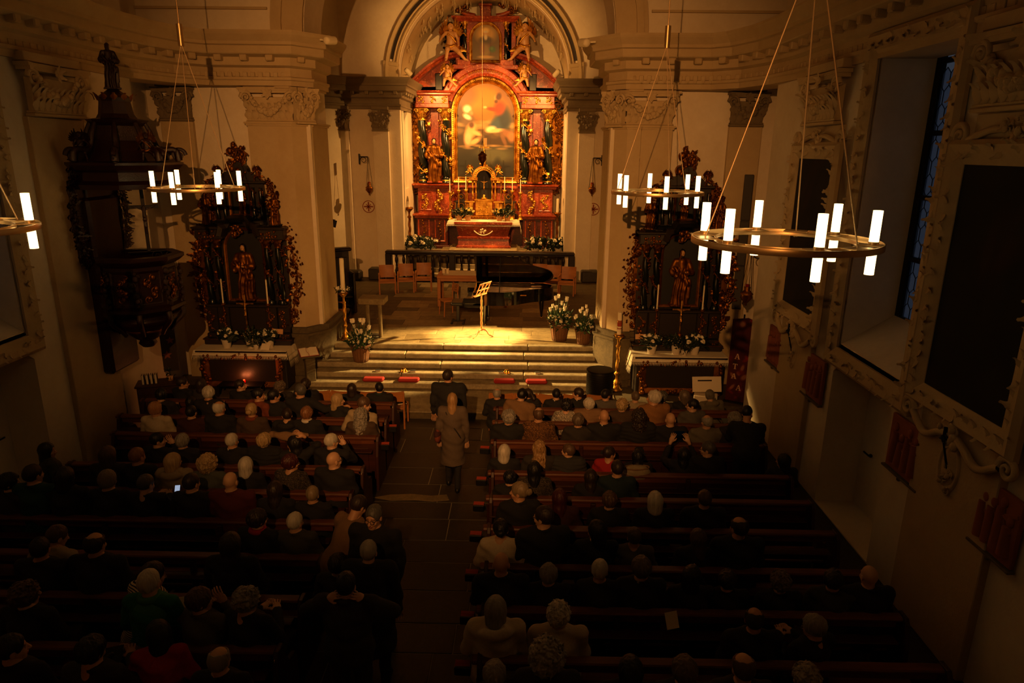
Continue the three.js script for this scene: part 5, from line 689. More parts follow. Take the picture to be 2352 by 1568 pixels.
for (let k = 0; k < 4; k++) { const o = thing('votive_candle', `red glass votive candle below the left side altar, ${['front left', 'front right', 'back left', 'back right'][k]} of four`, 'candle', [-5.02 + (k % 2) * .1, .36, -14.62 - (k >> 1) * .12], 0, 'red votive candles'); part('glass', lathe([[.0, 0], [.03, 0], [.033, .06], [.03, .06], [.028, .006], [0, .006]], 14), M.redGlass, o); part('flame', ball(.012, 0, .055, 0, [1, 1.8, 1], 8), M.flame, o); const l = new THREE.PointLight(lin(1, .22, .06), .09, 3, 2); l.position.set(0, .1, 0); l.castShadow = true; o.add(l); }
{ const o = thing('votive_stand', 'dark iron stand holding the red votive candles', 'candle stand', [-4.97, .13, -14.7]); part('tray', bbox(1.0, .03, .36, 0, .2, 0, .006), M.iron, o); for (const s of [-1, 1]) part('leg', [bbox(.03, .2, .03, s * .46, .1, .12, .004), bbox(.03, .2, .03, s * .46, .1, -.12, .004)], M.iron, o); }

// ================================================================ pulpit
{
  const o = thing('pulpit', 'carved dark red-brown wooden pulpit with a tall crowned canopy on the left wall', 'pulpit', [-5.62, 0, -12.3], .0), oct = (r, n = 8, z = 0) => Array.from({ length: n }, (_, i) => { const a = i / n * 2 * PI + PI / 8; return [r * Math.cos(a), 0, r * Math.sin(a)]; });
  const ring = (prof) => sweep(prof.map(([r, y]) => [r - .6, y]), oct(.6), { closed: true, flip: 1 });
  part('basket', [ring([[.1, 2.62], [.62, 2.62], [.72, 2.7], [.72, 2.76], [.64, 2.8], [.62, 3.5], [.7, 3.55], [.78, 3.62], [.78, 3.68], [.6, 3.68]])], M.carved, o);
  part('underside', [lathe([[.0, 1.92], [.1, 1.93], [.16, 2.0], [.13, 2.06], [.2, 2.1], [.3, 2.2], [.34, 2.28], [.5, 2.4], [.66, 2.6], [.1, 2.64]], 16)], M.carved, o); part('gilt_drop', lathe([[.32, 2.24], [.36, 2.27], [.33, 2.31]], 18), M.goldD, o);
  for (let i = 0; i < 8; i++) { const a = i / 8 * 2 * PI + PI / 4; if (Math.cos(a) < -.8) continue; const f = part('panel', [at(frameXY([[-.17, 2.86], [.17, 2.86], [.17, 3.42], [-.17, 3.42]], .04, .03), [.57 * Math.cos(a) , 0, .57 * Math.sin(a)], [0, PI / 2 - a, 0])], M.carved, o); part('panel_carving', at(relief(.24, .42, 30 + i, .05, 16), [.6 * Math.cos(a), 3.14, .6 * Math.sin(a)], [0, PI / 2 - a, 0]), M.goldD, f); const b = a + PI / 8; part('corner_scroll', at(relief(.16, .7, 50 + i, .07, 14), [.66 * Math.cos(b), 3.12, .66 * Math.sin(b)], [0, PI / 2 - b, 0]), M.carved, o); part('bracket', at(tube([[0, 2.7, .64], [0, 2.52, .66], [0, 2.34, .5], [0, 2.22, .42]], (t) => .06 * (1 - .4 * t), 12, 6), [0, 0, 0], [0, PI / 2 - b, 0]), M.carved, o); }
  part('back', [bbox(.12, 1.4, 1.3, -.62, 4.3, 0, .02), bbox(.06, 1.2, .7, -.54, 4.3, 0, .02), ...[-1, 1].map((s) => at(ear(.3, 1.5, 70 + s, s), [-.55, 3.6, -s * .55], [0, PI / 2, 0]))], M.carved, o); part('wall_post', bbox(.3, 3.2, .9, -.6, 3.1, 0, .05), M.carved, o);
  part('canopy', [ring([[.1, 4.86], [.84, 4.86], [.86, 4.94], [.78, 5.0], [.76, 5.14], [.86, 5.18], [.94, 5.26], [.94, 5.3], [.1, 5.34]]), ring([[.1, 5.3], [.62, 5.32], [.5, 5.5], [.42, 5.66], [.4, 5.9], [.46, 5.95], [.5, 6.0], [.34, 6.03], [.3, 6.1], [.27, 6.3], [.3, 6.36], [.22, 6.42], [.12, 6.5], [.1, 6.5]])], M.carved, o);
  part('canopy_carving', Array.from({ length: 8 }, (_, i) => { const a = i / 8 * 2 * PI + PI / 8; return [at(tube([[.9, 5.32, 0], [.86, 5.5, 0], [.6, 5.52, 0], [.5, 5.78, 0], [.42, 5.96, 0]], (t) => .07 * (1 - .5 * t), 16, 6), [0, 0, 0], [0, -a, 0]), at(spiral(.12, 1.6, .04), [.9 * Math.cos(a), 5.42, .9 * Math.sin(a)], [0, -a, 0])]; }).flat(), M.carved, o);
  part('crown_gilding', Array.from({ length: 12 }, (_, i) => at(leafG(.14, .1, .5), [.29 * Math.cos(i * .5236), 6.32, .29 * Math.sin(i * .5236)], [0, PI / 2 - i * .5236, 0])), M.goldD, o);
  part('dove', at(relief(.2, .2, 77, .05, 10), [0, 4.84, 0], [PI / 2, 0, 0]), M.goldD, o);
}
saint('pulpit_statue', 'dark carved winged figure crowning the pulpit canopy', [-5.62, 6.5, -12.3], .6, .42, undefined, { robe: M.carved, skin: M.carved, hair: M.carved, baseMat: M.carved });
putto('dark carved angel standing on the right corner of the pulpit canopy', [-5.0, 5.5, -12.0], .5, .42, 1, 'canopy angels', { skin: M.carved, gold: M.goldD, hair: M.carved });
putto('dark carved angel sitting on the left corner of the pulpit canopy', [-5.95, 5.5, -11.7], .4, .42, -1, 'canopy angels', { skin: M.carved, gold: M.carved, hair: M.carved });
{ const o = thing('wall_crucifix', 'black crucifix on an iron arm at the pulpit rim', 'crucifix', [-5.6, 3.66, -12.72], .55); part('arm', [rod([-.35, 0, 0], [.38, 0, 0], .016), at(spiral(.1, 1.6, .014), [.12, -.08, 0]), tube([[0, -.18, 0], [.2, -.14, 0], [.32, -.02, 0], [.38, .01, 0]], .013, 14, 6)], M.iron, o); part('cross', at(crossGeo(1.15, .5, .06), [0, 0, 0]), M.iron, o); part('figure', at(corpusGeo(.62), [0, .32, .05]), M.carved, o);
  hangLamp('small brass sanctuary lamp hanging from the iron arm beside the pulpit', [-5.28, 2.72, -12.95], .95, .8, false); }
function hangLamp(label, p, L, s, bracket, side = 1) {
  const o = thing('hanging_lamp', label, 'lamp', p); part('body', lathe([[0, -.2], [.03, -.19], [.02, -.15], [.05, -.12], [.13, -.02], [.11, .04], [.14, .06], [.09, .1], [.06, .14], [.07, .2], [.05, .22]].map((q) => [q[0] * s, q[1] * s]), 18), M.goldD, o);
  part('chain', [0, 1, 2].map((k) => rod([.13 * s * Math.sin(k * 2.09), .05 * s, .13 * s * Math.cos(k * 2.09)], [.015 * Math.sin(k * 2.09), L, .015 * Math.cos(k * 2.09)], .006, .006, 5)), M.iron, o); part('glass', lathe([[.04, .1], [.055, .26], [.045, .26]].map((q) => [q[0] * s, q[1] * s]), 12), M.redGlassD, o);
  if (bracket) part('bracket', [rod([0, L, 0], [side * bracket, L, 0], .016), at(spiral(.12, 1.5, .016, side), [side * (bracket - .14), L - .12, 0]), bbox(.04, .36, .1, side * bracket, L - .08, 0, .01)], M.iron, o); return o;
}
hangLamp('brass lamp hanging from a wall bracket left of the altar, beside the roundel', [-4.05, 4.14, -24.75], 1.12, 1, .3, -1); hangLamp('brass lamp hanging from a wall bracket right of the altar', [3.86, 4.2, -24.75], 1.1, 1, .3, 1); hangLamp('brass lamp hanging near the right side altar', [6.2, 2.62, -14.3], 1.0, 1, .3, 1);
{ const o = thing('sanctuary_lamp', 'small lamp hanging on a long thin wire in front of the altar painting', 'lamp', [.14, 5.3, -22]); part('wire', rod([0, .5, 0], [0, 7.6, 0], .006, .006, 5), M.cable, o); part('body', lathe([[0, -.26], [.02, -.25], [.05, -.16], [.13, -.04], [.12, .06], [.15, .08], [.06, .16], [.05, .2]], 18), M.goldD, o); part('chain', [0, 1, 2].map((k) => rod([.14 * Math.sin(k * 2.09), .07, .14 * Math.cos(k * 2.09)], [0, .52, 0], .005, .005, 5)), M.goldD, o); }
for (const [x, w] of [[-4.3, 'left'], [3.98, 'right']]) { const o = thing('painted_roundel', `faded red painted cross roundel on the plaster ${w} of the altar`, 'roundel', [x + (w === 'left' ? .1 : 0), 3.5, -25.19]); part('disc', at(cyl(.24, .24, .012, 0, 0, 0, 28, [PI / 2, 0, 0]), [0, 0, 0]), M.plaster, o); part('cross', [at(new THREE.TorusGeometry(.21, .02, 5, 30), [0, 0, .004], [0, 0, 0], [1, 1, .3]), bbox(.34, .05, .01, 0, 0, .008, .002), bbox(.05, .34, .01, 0, 0, .008, .002), bbox(.24, .03, .01, 0, 0, .007, .002, [0, 0, .785]), bbox(.24, .03, .01, 0, 0, .007, .002, [0, 0, -.785])], M.roundel, o); }
// ================================================================ nave wall pictures, reliefs, cartouches (right wall; the left ones are hidden or out of view)
for (const [z0, z1, w, n] of [[-12.33, -11.0, 'beside the side altar', 1], [-7.72, -6.35, 'nearest the camera', 2]]) {
  const c = (z0 + z1) / 2, W = (z1 - z0) / 2, o = thing('wall_painting', `large very dark painting in a stucco frame on the right wall, ${w}`, 'painting', [6.24, 0, c], -PI / 2);
  part('canvas', picture([[-W, 2.98], [W, 2.98], [W, 5.48], [-W, 5.48]], .03), darkPaint(n), o); part('frame', [frameXY([[-W - .13, 2.85], [W + .13, 2.85], [W + .13, 5.61], [-W - .13, 5.61]], .26, .12)], M.stucco, o);
  const lv = [], q = rng(n), add = (x, y) => lv.push(at(leafG(.14, .08, .5), [x, y, .09], [0, 0, q() * 6.3])); for (let t = -W - .14; t < W + .14; t += .1) { add(t, 2.84); add(t, 5.62); } for (let t = 2.84; t < 5.62; t += .1) { add(-W - .14, t); add(W + .14, t); } stuffPart('leaf_band', lv, M.stucco, o);
  each('scroll', [...[-1, 1].flatMap((s) => [merge([at(spiral(.13, 1.7, .045, s), [s * (W + .16), 5.78, .03]), tube([[s * (W + .1), 5.7, .03], [s * W * .6, 5.82, .03], [s * W * .2, 5.84, .03]], .04, 16, 6)]), merge([at(spiral(.13, 1.6, .045, -s), [s * (W + .2), 2.62, .04]), tube([[s * (W + .1), 2.6, .05], [s * W * .7, 2.44, .06], [s * W * .3, 2.56, .06], [0, 2.62, .05]], .045, 20, 6)])]), at(relief(.5, .24, 5, .05, 16), [0, 5.82, .04]), at(relief(.4, .24, 6, .06, 12), [0, 2.62, .06])], M.stucco, o);
  const e = thing('wall_cartouche', `oval stucco cartouche with iron candle bracket below the painting ${w}`, 'cartouche', [6.3, 2.2, c - .05], -PI / 2); part('oval', [ball(.2, 0, 0, .0, [.8, 1.35, .35], 16), at(new THREE.TorusGeometry(.2, .035, 6, 24), [0, 0, .03], [0, 0, 0], [.85, 1.4, 1]), at(relief(.24, .3, 8, .04, 12), [0, -.12, .06])], M.stucco, e); part('candle_bracket', [rod([0, -.02, .06], [0, .32, .16], .012), at(spiral(.06, 1.5, .01), [.02, .34, .16]), cyl(.05, .03, .03, 0, .36, .16, 10), cyl(.02, .02, .1, 0, .43, .16, 8)], M.iron, e);
}
function darkPaint(n) { return std({ roughness: .95, map: canvasTex(128, 224, (x, w, h) => { const q = rng(n); x.fillStyle = '#0d0a07'; x.fillRect(0, 0, w, h); for (let i = 0; i < 16; i++) blob(x, q() * w, q() * h, 8 + q() * 22, 12 + q() * 40, ['60,20,12', '34,26,16', '48,36,20', '20,20,18'][i % 4], .35, q()); }) }); }
[[-12.97, -12.23, 'first, beside the banner'], [-11.16, -10.46, 'second, left of the niche'], [-8.36, -7.61, 'third, right of the niche'], [-6.55, -5.95, 'fourth, nearest the camera']].forEach(([z0, z1, w], i) => {
  const c = (z0 + z1) / 2, W = (z1 - z0) / 2, o = thing('station_relief', `terracotta relief panel of the stations on the right wall, ${w}`, 'relief', [6.3, 1.64, c], -PI / 2, 'station reliefs');
  part('panel', bbox(2 * W, .72, .05, 0, .36, 0, .008), M.clay, o); const q = rng(i + 3), g = []; for (let k = 0; k < 4; k++) { const x = (k - 1.5) * W * .42, h = .34 + q() * .16; g.push(ball(.05, x, .12 + h, .03, [1, 1.15, .5], 9), rod([x, .1, .02], [x + (q() - .5) * .06, h + .06, .025], .075, .05, 8), rod([x, h, .03], [x + (q() - .3) * .2, h - .1 + q() * .16, .04], .02, .016, 6)); } g.push(bbox(.04, .56, .02, W * .4, .38, .03, .004, [0, 0, .4]), bbox(.34, .04, .02, W * .4, .5, .03, .004, [0, 0, .4])); part('figures', g, M.clay, o); part('ledge', [bbox(2 * W + .06, .03, .08, 0, -.02, .02, .006), ball(.03, 0, -.05, .03)], M.stoneD, o);
});
// stucco cornice stays; speaker column, banner, wall hanging, book stand
{ const o = thing('column_loudspeaker', 'tall slim dark column on the wall right of the right side altar', 'loudspeaker', [6.44, 2.05, -15.66], -.3); for (let k = 0; k < 3; k++) part('cabinet', bbox(.2, 1.0, .14, 0, .5 + k * 1.02, 0, .012), M.columnGrey, o); part('joints', [bbox(.19, .02, .13, 0, 1.01, 0, .004), bbox(.19, .02, .13, 0, 2.03, 0, .004)], M.black, o); }
{ const o = thing('red_banner', 'tall dark red patterned banner stand in the right corner of the nave', 'banner', [6.3, .13, -14.6], -.5), tx = canvasTex(128, 512, (x, w, h) => { x.fillStyle = '#4a0f0c'; x.fillRect(0, 0, w, h); const q = rng(9); for (let i = 0; i < 26; i++) blob(x, q() * w, q() * h, 10 + q() * 16, 10 + q() * 22, ['150,36,24', '30,10,10', '196,150,110', '110,20,16'][i % 4], .6, q()); x.fillStyle = '#d8b79a'; x.font = 'bold 46px serif'; [['A', 34, 250], ['T', 28, 312], ['A', 24, 372], ['A', 60, 440]].forEach(([c, a, b]) => x.fillText(c, a, b)); }); part('cloth', picture([[-.22, .02], [.22, .02], [.22, 1.92], [.1, 1.96], [-.22, 1.9]], .06), std({ map: tx, roughness: .9 }), o); part('pole', rod([0, 0, -.03], [0, 2.02, -.03], .02), M.darkWood, o); part('foot', bbox(.5, .03, .3, 0, .015, 0, .01), M.darkWood, o); }
{ const o = thing('wall_hanging', 'narrow dark hanging with star shapes on the left wall beyond the pulpit', 'wall hanging', [-6.24, .8, -14.1], .5); part('cloth', bbox(.34, 1.55, .02, 0, .8, 0, .006), std({ color: 0x3a3022, map: T.cloth, roughness: .95 }), o); const star = (r) => Array.from({ length: 10 }, (_, i) => { const a = i * PI / 5 + PI / 2, q = i % 2 ? r * .42 : r; return [q * Math.cos(a), q * Math.sin(a)]; }); [[-.06, 1.35, .07, M.clay], [.04, 1.12, .1, M.starD], [.06, .72, .09, M.clay], [-.03, .4, .1, M.clay]].forEach(([x, y, r, m]) => part('star', at(extr(star(r), .012, { z: .01 }), [x, y, 0]), m, o)); }
{ const o = thing('book_rack', 'dark wooden hymn book cupboard against the left wall', 'cupboard', [-5.78, 0, -12.8], .35); part('case', [bbox(.8, 1.0, .4, 0, .5, 0, .015), bbox(.86, .04, .46, 0, 1.02, 0, .01)], M.pewD, o); part('front_panel', bbox(.6, .7, .02, 0, .5, .21, .01), M.pewD, o);
  for (let k = 0; k < 4; k++) { const b = thing('upright_book', `pale upright book on the left wall cupboard, number ${['one', 'two', 'three', 'four'][k]} counted from the wall`, 'book', [-6.03 + k * .07, 1.04, -12.66 - k * .03], .35, 'books on the wall cupboard'); part('pages', bbox(.035, .18, .13, 0, .09, 0, .004), M.paper, b); part('cover', [bbox(.004, .19, .14, -.02, .095, 0, .001), bbox(.004, .19, .14, .02, .095, 0, .001)], M.stoneD, b); }
  const p = thing('dry_bouquet', 'small dry plant on the left wall cupboard', 'plant', [-5.62, 1.04, -12.9]); part('stems', [foliage(.1, .26, 30, 5, .08)], M.leafD, p); part('pot', lathe([[0, 0], [.05, 0], [.06, .09], [0, .09]], 12), M.terra, p); }
// ================================================================ lights
function tubeLamp(label, p, turn, near, levels = 1) {                // ring chandelier on three cables
  const R = .75, o = thing('ring_chandelier', label, 'chandelier', p, turn);
  part('ring', [lathe([[R - .012, -.025], [R, -.025], [R, .025], [R - .012, .025], [R - .012, -.025]], 64), lathe([[R - .2, -.012], [R - .19, -.012], [R - .19, .018], [R - .2, .018], [R - .2, -.012]], 64)], M.brassRing, o);
  for (let k = 0; k < 6; k++) {
    const a = k * PI / 3 + PI / 6, x = .66 * Math.cos(a), z = .66 * Math.sin(a), c = Math.cos(a), s = Math.sin(a);
    part('plate', [bbox(.2, .008, .16, .65 * c, .016, .65 * s, .002, [0, -a, 0])], M.brassRing, o);
    const t = part('tube', [cyl(.036, .036, .25, x, .16, z, 18), cyl(.036, .036, .19, x, -.12, z, 18)], M.tube, o); t.castShadow = false; part('tube_socket', [cyl(.04, .04, .03, x, .03, z, 16), cyl(.04, .04, .02, x, -.018, z, 16)], M.brassRing, t);
    for (const [y, f] of [[.16, .57], [-.12, .43]]) { const l = new THREE.PointLight(lin(...LIGHT.tubeColour), LIGHT.tube * f * (near ? LIGHT.near : 1), 0, 2); l.position.set(x, y, z); l.castShadow = true; l.shadow.radius = 1.8; o.add(l); }
    const b = a + PI / 6; part('downlight', ball(.022, .66 * Math.cos(b), -.022, .66 * Math.sin(b), [1, .7, 1], 8), M.brassRing, o);
  }
  for (let k = 0; k < 3; k++) { const a = k * 2 * PI / 3 + PI / 3; part('cable', rod([.66 * Math.cos(a), .02, .66 * Math.sin(a)], [.012 * Math.cos(a), 2.2, .012 * Math.sin(a)], .006, .006, 6), M.cable, o); part('cable_plate', bbox(.14, .01, .2, .655 * Math.cos(a), .022, .655 * Math.sin(a), .002, [0, -a, 0]), M.brassRing, o); }
  part('hub', [cyl(.045, .045, .32, 0, 2.36, 0, 14), rod([0, 2.5, 0], [0, 6.4, 0], .008)], M.brassRing, o); return o;
}
tubeLamp('ring chandelier nearest the camera on the right, largest in view', [3.6, 4.88, -5.72], .02, true);
tubeLamp('ring chandelier in front of the right pillar and side altar', [3.63, 4.92, -11.5], .02, false);
tubeLamp('ring chandelier beside the pulpit in front of the left side altar', [-4.0, 4.9, -11.55], -.14, false);
tubeLamp('ring chandelier cut by the left edge of the photo', [-3.62, 4.88, -5.85], .1, true);
function spotCan(label, p, target, power, colour, angle, pen, opts = {}) {   // cylindrical fitting with its light just inside the mouth
  const o = thing(opts.name ?? 'spotlight', label, 'spotlight', p, 0, opts.group), P = V(...p), dir = V(...target).sub(P).normalize(), q = new THREE.Quaternion().setFromUnitVectors(V(0, 0, 1), dir), r = opts.r ?? .1, L = opts.l ?? .3;
  const orient = (g) => { g.applyQuaternion(q); return g; };
  part('can', orient(at(lathe([[0, -L], [r * .7, -L], [r, -L * .8], [r, 0], [r * .94, 0], [r * .94, -L * .5], [r * .5, -L * .7]], 24), [0, 0, 0], [PI / 2, 0, 0])), opts.mat ?? M.ivory, o);
  const lens = part('lamp_glow', orient(at(cyl(r * .6, r * .6, .01, 0, 0, 0, 20, [PI / 2, 0, 0]), [0, 0, -L * .35])), M.spotGlow, o); lens.castShadow = false;
  if (opts.doors) each('barn_door', [[0, 1], [0, -1], [1, 0], [-1, 0]].map(([a, b]) => orient(at(bbox(a ? .008 : .24, b ? .008 : .24, .17, 0, 0, 0, .002), [a * .17, b * .17, .08], [-b * .5, a * .5, 0]))), M.black, o);
  if (opts.arm) part('bracket', [rod([0, 0, 0], opts.arm, .02)], opts.mat ?? M.ivory, o);
  if (opts.stand) part('stand', [rod([0, -.12, 0], [0, -opts.stand, 0], .016), rod([0, -.04, 0], [0, -.16, 0], .03), ...[0, 1, 2].map((k) => rod([0, -opts.stand + .5, 0], [.45 * Math.sin(k * 2.09), -opts.stand, .45 * Math.cos(k * 2.09)], .012))], M.black, o);
  const l = new THREE.SpotLight(lin(...colour), power, 0, angle, pen, 2); l.position.copy(dir).multiplyScalar(.02); l.target.position.copy(dir).multiplyScalar(4); l.castShadow = true; l.shadow.radius = 2.2; l.shadow.mapSize.set(2048, 2048); o.add(l, l.target); return o;
}
spotCan('stage spotlight with barn doors on a stand behind the left pillar', [-3.72, 3.62, -18.0], [1.0, .9, -16.8], LIGHT.stage, LIGHT.stageColour, .29, .5, { name: 'stage_spotlight', doors: true, stand: 2.72, r: .13, l: .28, mat: M.steel });
spotCan('stage spotlight with barn doors hidden behind the right pillar', [3.9, 3.62, -17.9], [.0, .9, -16.8], LIGHT.stage, LIGHT.stageColour, .29, .5, { name: 'stage_spotlight', doors: true, stand: 2.72, r: .13, l: .28, mat: M.steel });
for (const s of [-1, 1]) {
  spotCan(`white cylindrical spotlight on the ${s < 0 ? 'left' : 'right'} cornice of the chancel arch`, [s * 2.6, 7.74, -15.5], [-s * 1.5, 9.0, -25.4], LIGHT.arch, LIGHT.altarColour, .24, .6, { r: .085, l: .3, arm: [s * .3, .02, 0] });
  spotCan(`white cylindrical spotlight on the ${s < 0 ? 'left' : 'right'} cornice corner of the apse`, [s * 2.42, 7.95, -24.5], [-s * .4, 4.9, -27.3], LIGHT.altar, LIGHT.altarColour, 1.0, .7, { r: .085, l: .26, arm: [s * .3, .0, -.2] });
}
spotCan('warm flood lamp on the organ gallery behind the camera, out of the photo', [.3, 7.6, 1.6], [.1, 4.2, -16], LIGHT.gallery, LIGHT.galleryColour, .5, 1, { name: 'gallery_floodlight', r: .16, l: .3, mat: M.black, arm: [0, .5, .9] });

// ================================================================ pews
function pew(label, x0, x1, zb, solid, seed) {
  const L = x1 - x0, c = (x0 + x1) / 2, o = thing('pew', label, 'pew', [c, 0, zb]), n = Math.max(2, Math.round(L / 1.5));
  part('top_rail', [bbox(L, .05, .11, 0, .885, 0, .014, [.12, 0, 0]), bbox(L - .1, .1, .03, 0, .82, .0, .006)], M.pew, o);
  for (const s of [-1, 1]) part('end_panel', at(extr([[-.2, 0], [.42, 0], [.42, .5], [.37, .58], [.2, .62], [.08, .84], [.07, .92], [-.06, .92], [-.1, .86], [-.16, .6]], .05, { bevel: .008 }), [s * (L / 2 - .03) + .025, 0, 0], [0, PI / 2, 0]), M.pewD, o);
  for (let k = 1; k < n; k++) part('post', bbox(.07, .8, .05, -L / 2 + k * L / n, .44, .02, .008), M.pewD, o);
  if (solid) { for (let k = 0; k < n; k++) part('back_panel', [bbox(L / n - .04, .68, .025, -L / 2 + (k + .5) * L / n, .46, .0, .006), bbox(L / n - .3, .4, .02, -L / 2 + (k + .5) * L / n, .5, .02, .008)], M.pewD, o); }
  else part('back_board', bbox(L - .08, .16, .025, 0, .58, -.01, .006), M.pewD, o);
  part('seat', bbox(L - .1, .04, .36, 0, .435, -.22, .012), M.pew, o); part('kneeler', bbox(L - .16, .05, .14, 0, .2, .16, .014, [.1, 0, 0]), M.pewD, o); part('foot_rail', bbox(L - .16, .03, .08, 0, .05, .2, .008), M.pewD, o); part('book_shelf', bbox(L - .14, .02, .13, 0, .67, .09, .006), M.pewD, o);
  return o;
}
const ORD = ['first', 'second', 'third', 'fourth', 'fifth', 'sixth', 'seventh', 'eighth', 'ninth', 'tenth'];
const ZL = [-12.17, -11.36, -10.59, -9.43, -8.65, -7.87, -7.08, -6.30, -5.52, -4.75], ZR = [-12.0, -11.34, -10.5, -9.37, -8.6, -7.82, -6.97, -6.20, -5.46, -4.7];
ZL.forEach((z, i) => pew(`brown wooden pew in the left block, ${ORD[i]} row from the altar`, i < 2 ? -5.85 : -5.5, -1.0 + i * .012, z, i === 2 || i === 3 || i === 0, i));
ZR.forEach((z, i) => pew(`brown wooden pew in the right block, ${ORD[i]} row from the altar`, .92 + i * .01, 5.48, z, i === 2 || i === 3 || i === 4, i));
// leaflet boxes and notices on the aisle ends
const leaf = (x, z, w, i) => { const o = thing('programme_box', `small dark box with an orange-red programme on the aisle end of the ${w}`, 'leaflet box', [x, .62, z], x < 0 ? .05 : -.05); part('box', [bbox(.16, .1, .1, 0, .05, 0, .01), bbox(.02, .06, .02, x < 0 ? -.09 : .09, .05, 0, .004)], M.black, o); part('programme', [bbox(.15, .004, .09, 0, .104, 0, .001, [.25, 0, 0]), bbox(.15, .003, .035, 0, .112, -.02, .001, [.25, 0, 0])], M.redPrint, o); };
ZR.forEach((z, i) => { if (i > 1 && i < 9) leaf(.82 + i * .01, z - .12, `${ORD[i]} right pew`); }); [1, 2, 5].forEach((i) => leaf(-.9 + i * .012, ZL[i] - .12, `${ORD[i]} left pew`));
[0, 1, 3, 4, 8].forEach((i) => { const o = thing('pew_notice', `small white notice hanging on the aisle end of the ${ORD[i]} left pew`, 'notice', [-.985 + i * .012, .78, ZL[i] + .06]); part('card', bbox(.005, .17, .09, 0, 0, 0, .001), M.paper, o); part('print', [bbox(.002, .09, .012, .0035, 0, -.02, .0004), bbox(.002, .012, .05, .0035, .05, 0, .0004), bbox(.002, .012, .04, .0035, -.03, 0, .0004)], M.ink, o); });
// linked wooden chairs before the first pews
for (const [x0, n, side] of [[-2.68, 4, 'left'], [1.04, 5, 'right']]) for (let k = 0; k < n; k++) {
  const o = thing('linked_chair', `light wooden linked chair in the row before the ${side} pews, ${ORD[k]} from the left`, 'chair', [x0 + k * .5, 0, -13.25], PI, 'linked chairs');
  part('backrest', at(extr([[-.245, .0], [.245, 0], [.245, .22], ...Array.from({ length: 9 }, (_, i) => { const t = 1 - i / 4; return [t * .235, .235 - .03 * (1 - t * t)]; }), [-.245, .22]], .018), [0, .6, -.22], [-.1, 0, 0]), M.beech, o); part('seat', bbox(.48, .03, .42, 0, .44, 0, .01, [-.03, 0, 0]), M.beech, o);
  for (const s of [-1, 1]) { part('leg', bbox(.035, .8, .035, s * .235, .4, -.23, .008), M.beech, o); part('leg', bbox(.035, .45, .035, s * .235, .225, .2, .008), M.beech, o); } part('apron', bbox(.46, .05, .02, 0, .39, .2, .005), M.beech, o);
}
for (const [x, w] of [[-2.42, 'second chair of the left row'], [-1.05, 'last chair of the left row']]) { const o = thing('hymn_book', `dark hymn book lying on the ${w}`, 'book', [x, .462, -13.3], .4); part('pages', box(.2, .022, .14, 0, .013, 0), M.paper, o); part('cover', [bbox(.21, .004, .15, 0, .026, 0, .001), bbox(.21, .003, .15, 0, .002, 0, .001)], M.ink, o); }

// ================================================================ people
const HEADY = 1.21;
function headGeo(fem) {
  const k = fem ? 'hf' : 'hm'; if (G[k]) return G[k]; const j = fem ? .92 : 1;
  const g = surf(field([ell([0, .035, .012], [.075, .094, .096], .02), ell([0, -.03, -.018], [.061 * j, .088, .073], .03), ell([0, -.094, -.05], [.034 * j, .026 * j, .033], .03), cone([0, -.05, .02], [0, -.2, .04], .055 * j, .058 * j, .02), cone([-.042, .024, -.078], [.042, .024, -.078], .01, .01, .016), ell([-.031, .003, -.1], [.016, .012, .014], .014, 1), ell([.031, .003, -.1], [.016, .012, .014], .014, 1), ell([-.031, .002, -.079], [.0135, .0115, .0125], .004), ell([.031, .002, -.079], [.0135, .0115, .0125], .004), cone([0, .006, -.09], [0, -.034, -.112], .009, .0145, .012), ell([-.012, -.036, -.098], [.01, .008, .01], .008), ell([.012, -.036, -.098], [.01, .008, .01], .008), ell([0, -.058, -.089], [.023, .006, .012], .008), ell([0, -.069, -.087], [.02, .007, .012], .008), ell([-.042, -.03, -.062], [.022, .022, .02], .02), ell([.042, -.03, -.062], [.022, .022, .02], .02), ell([-.078, -.004, .014], [.01, .032, .021], .008), ell([.078, -.004, .014], [.01, .032, .021], .008)]), [-.11, -.2, -.14], [.11, .14, .12], .0065);
  const p = g.attributes.position, c = new Float32Array(p.count * 3);
  for (let i = 0; i < p.count; i++) { const x = Math.abs(p.getX(i)), y = p.getY(i), z = p.getZ(i); let v = [1, 1, 1]; if (z < -.07) { const e = Math.hypot(x - .031, y - .002); if (e < .006) v = [.05, .04, .03]; else if (e < .0115 && Math.abs(y - .002) < .008) v = [1.3, 1.5, 1.8]; if (x < .022 && y < -.053 && y > -.076) v = [.8, .45, .42]; if (y > .022 && y < .034 && x > .014 && x < .05) v = [.45, .36, .3]; } c.set(v, i * 3); }
  g.setAttribute('color', new THREE.BufferAttribute(c, 3)); return (G[k] = g);
}
function handGeo() {                                                  // wrist at origin, fingers along -z, palm down, thumb at +x
  if (G.hand) return G.hand; const F = [cone([0, 0, .03], [0, 0, -.02], .026, .03, .02), ell([0, .0, -.05], [.042, .017, .05], .02)];
  [[-.032, .062, .0075], [-.011, .078, .0085], [.011, .083, .0088], [.032, .074, .0085]].forEach(([x, l, r]) => { const a = [x, .004, -.09], b = [x * 1.15, .002, -.09 - l * .45], c = [x * 1.15, -.016, -.09 - l * .78], d = [x * 1.1, -.034, -.09 - l * .9]; F.push(cone(a, b, r * 1.1, r, .008), cone(b, c, r, r * .92, .004), cone(c, d, r * .92, r * .8, .004)); });
  F.push(cone([.03, -.004, -.025], [.058, -.012, -.058], .014, .011, .012), cone([.058, -.012, -.058], [.062, -.02, -.09], .011, .0085, .005));
  return (G.hand = surf(field(F), [-.075, -.06, -.19], [.085, .04, .06], .006));
}
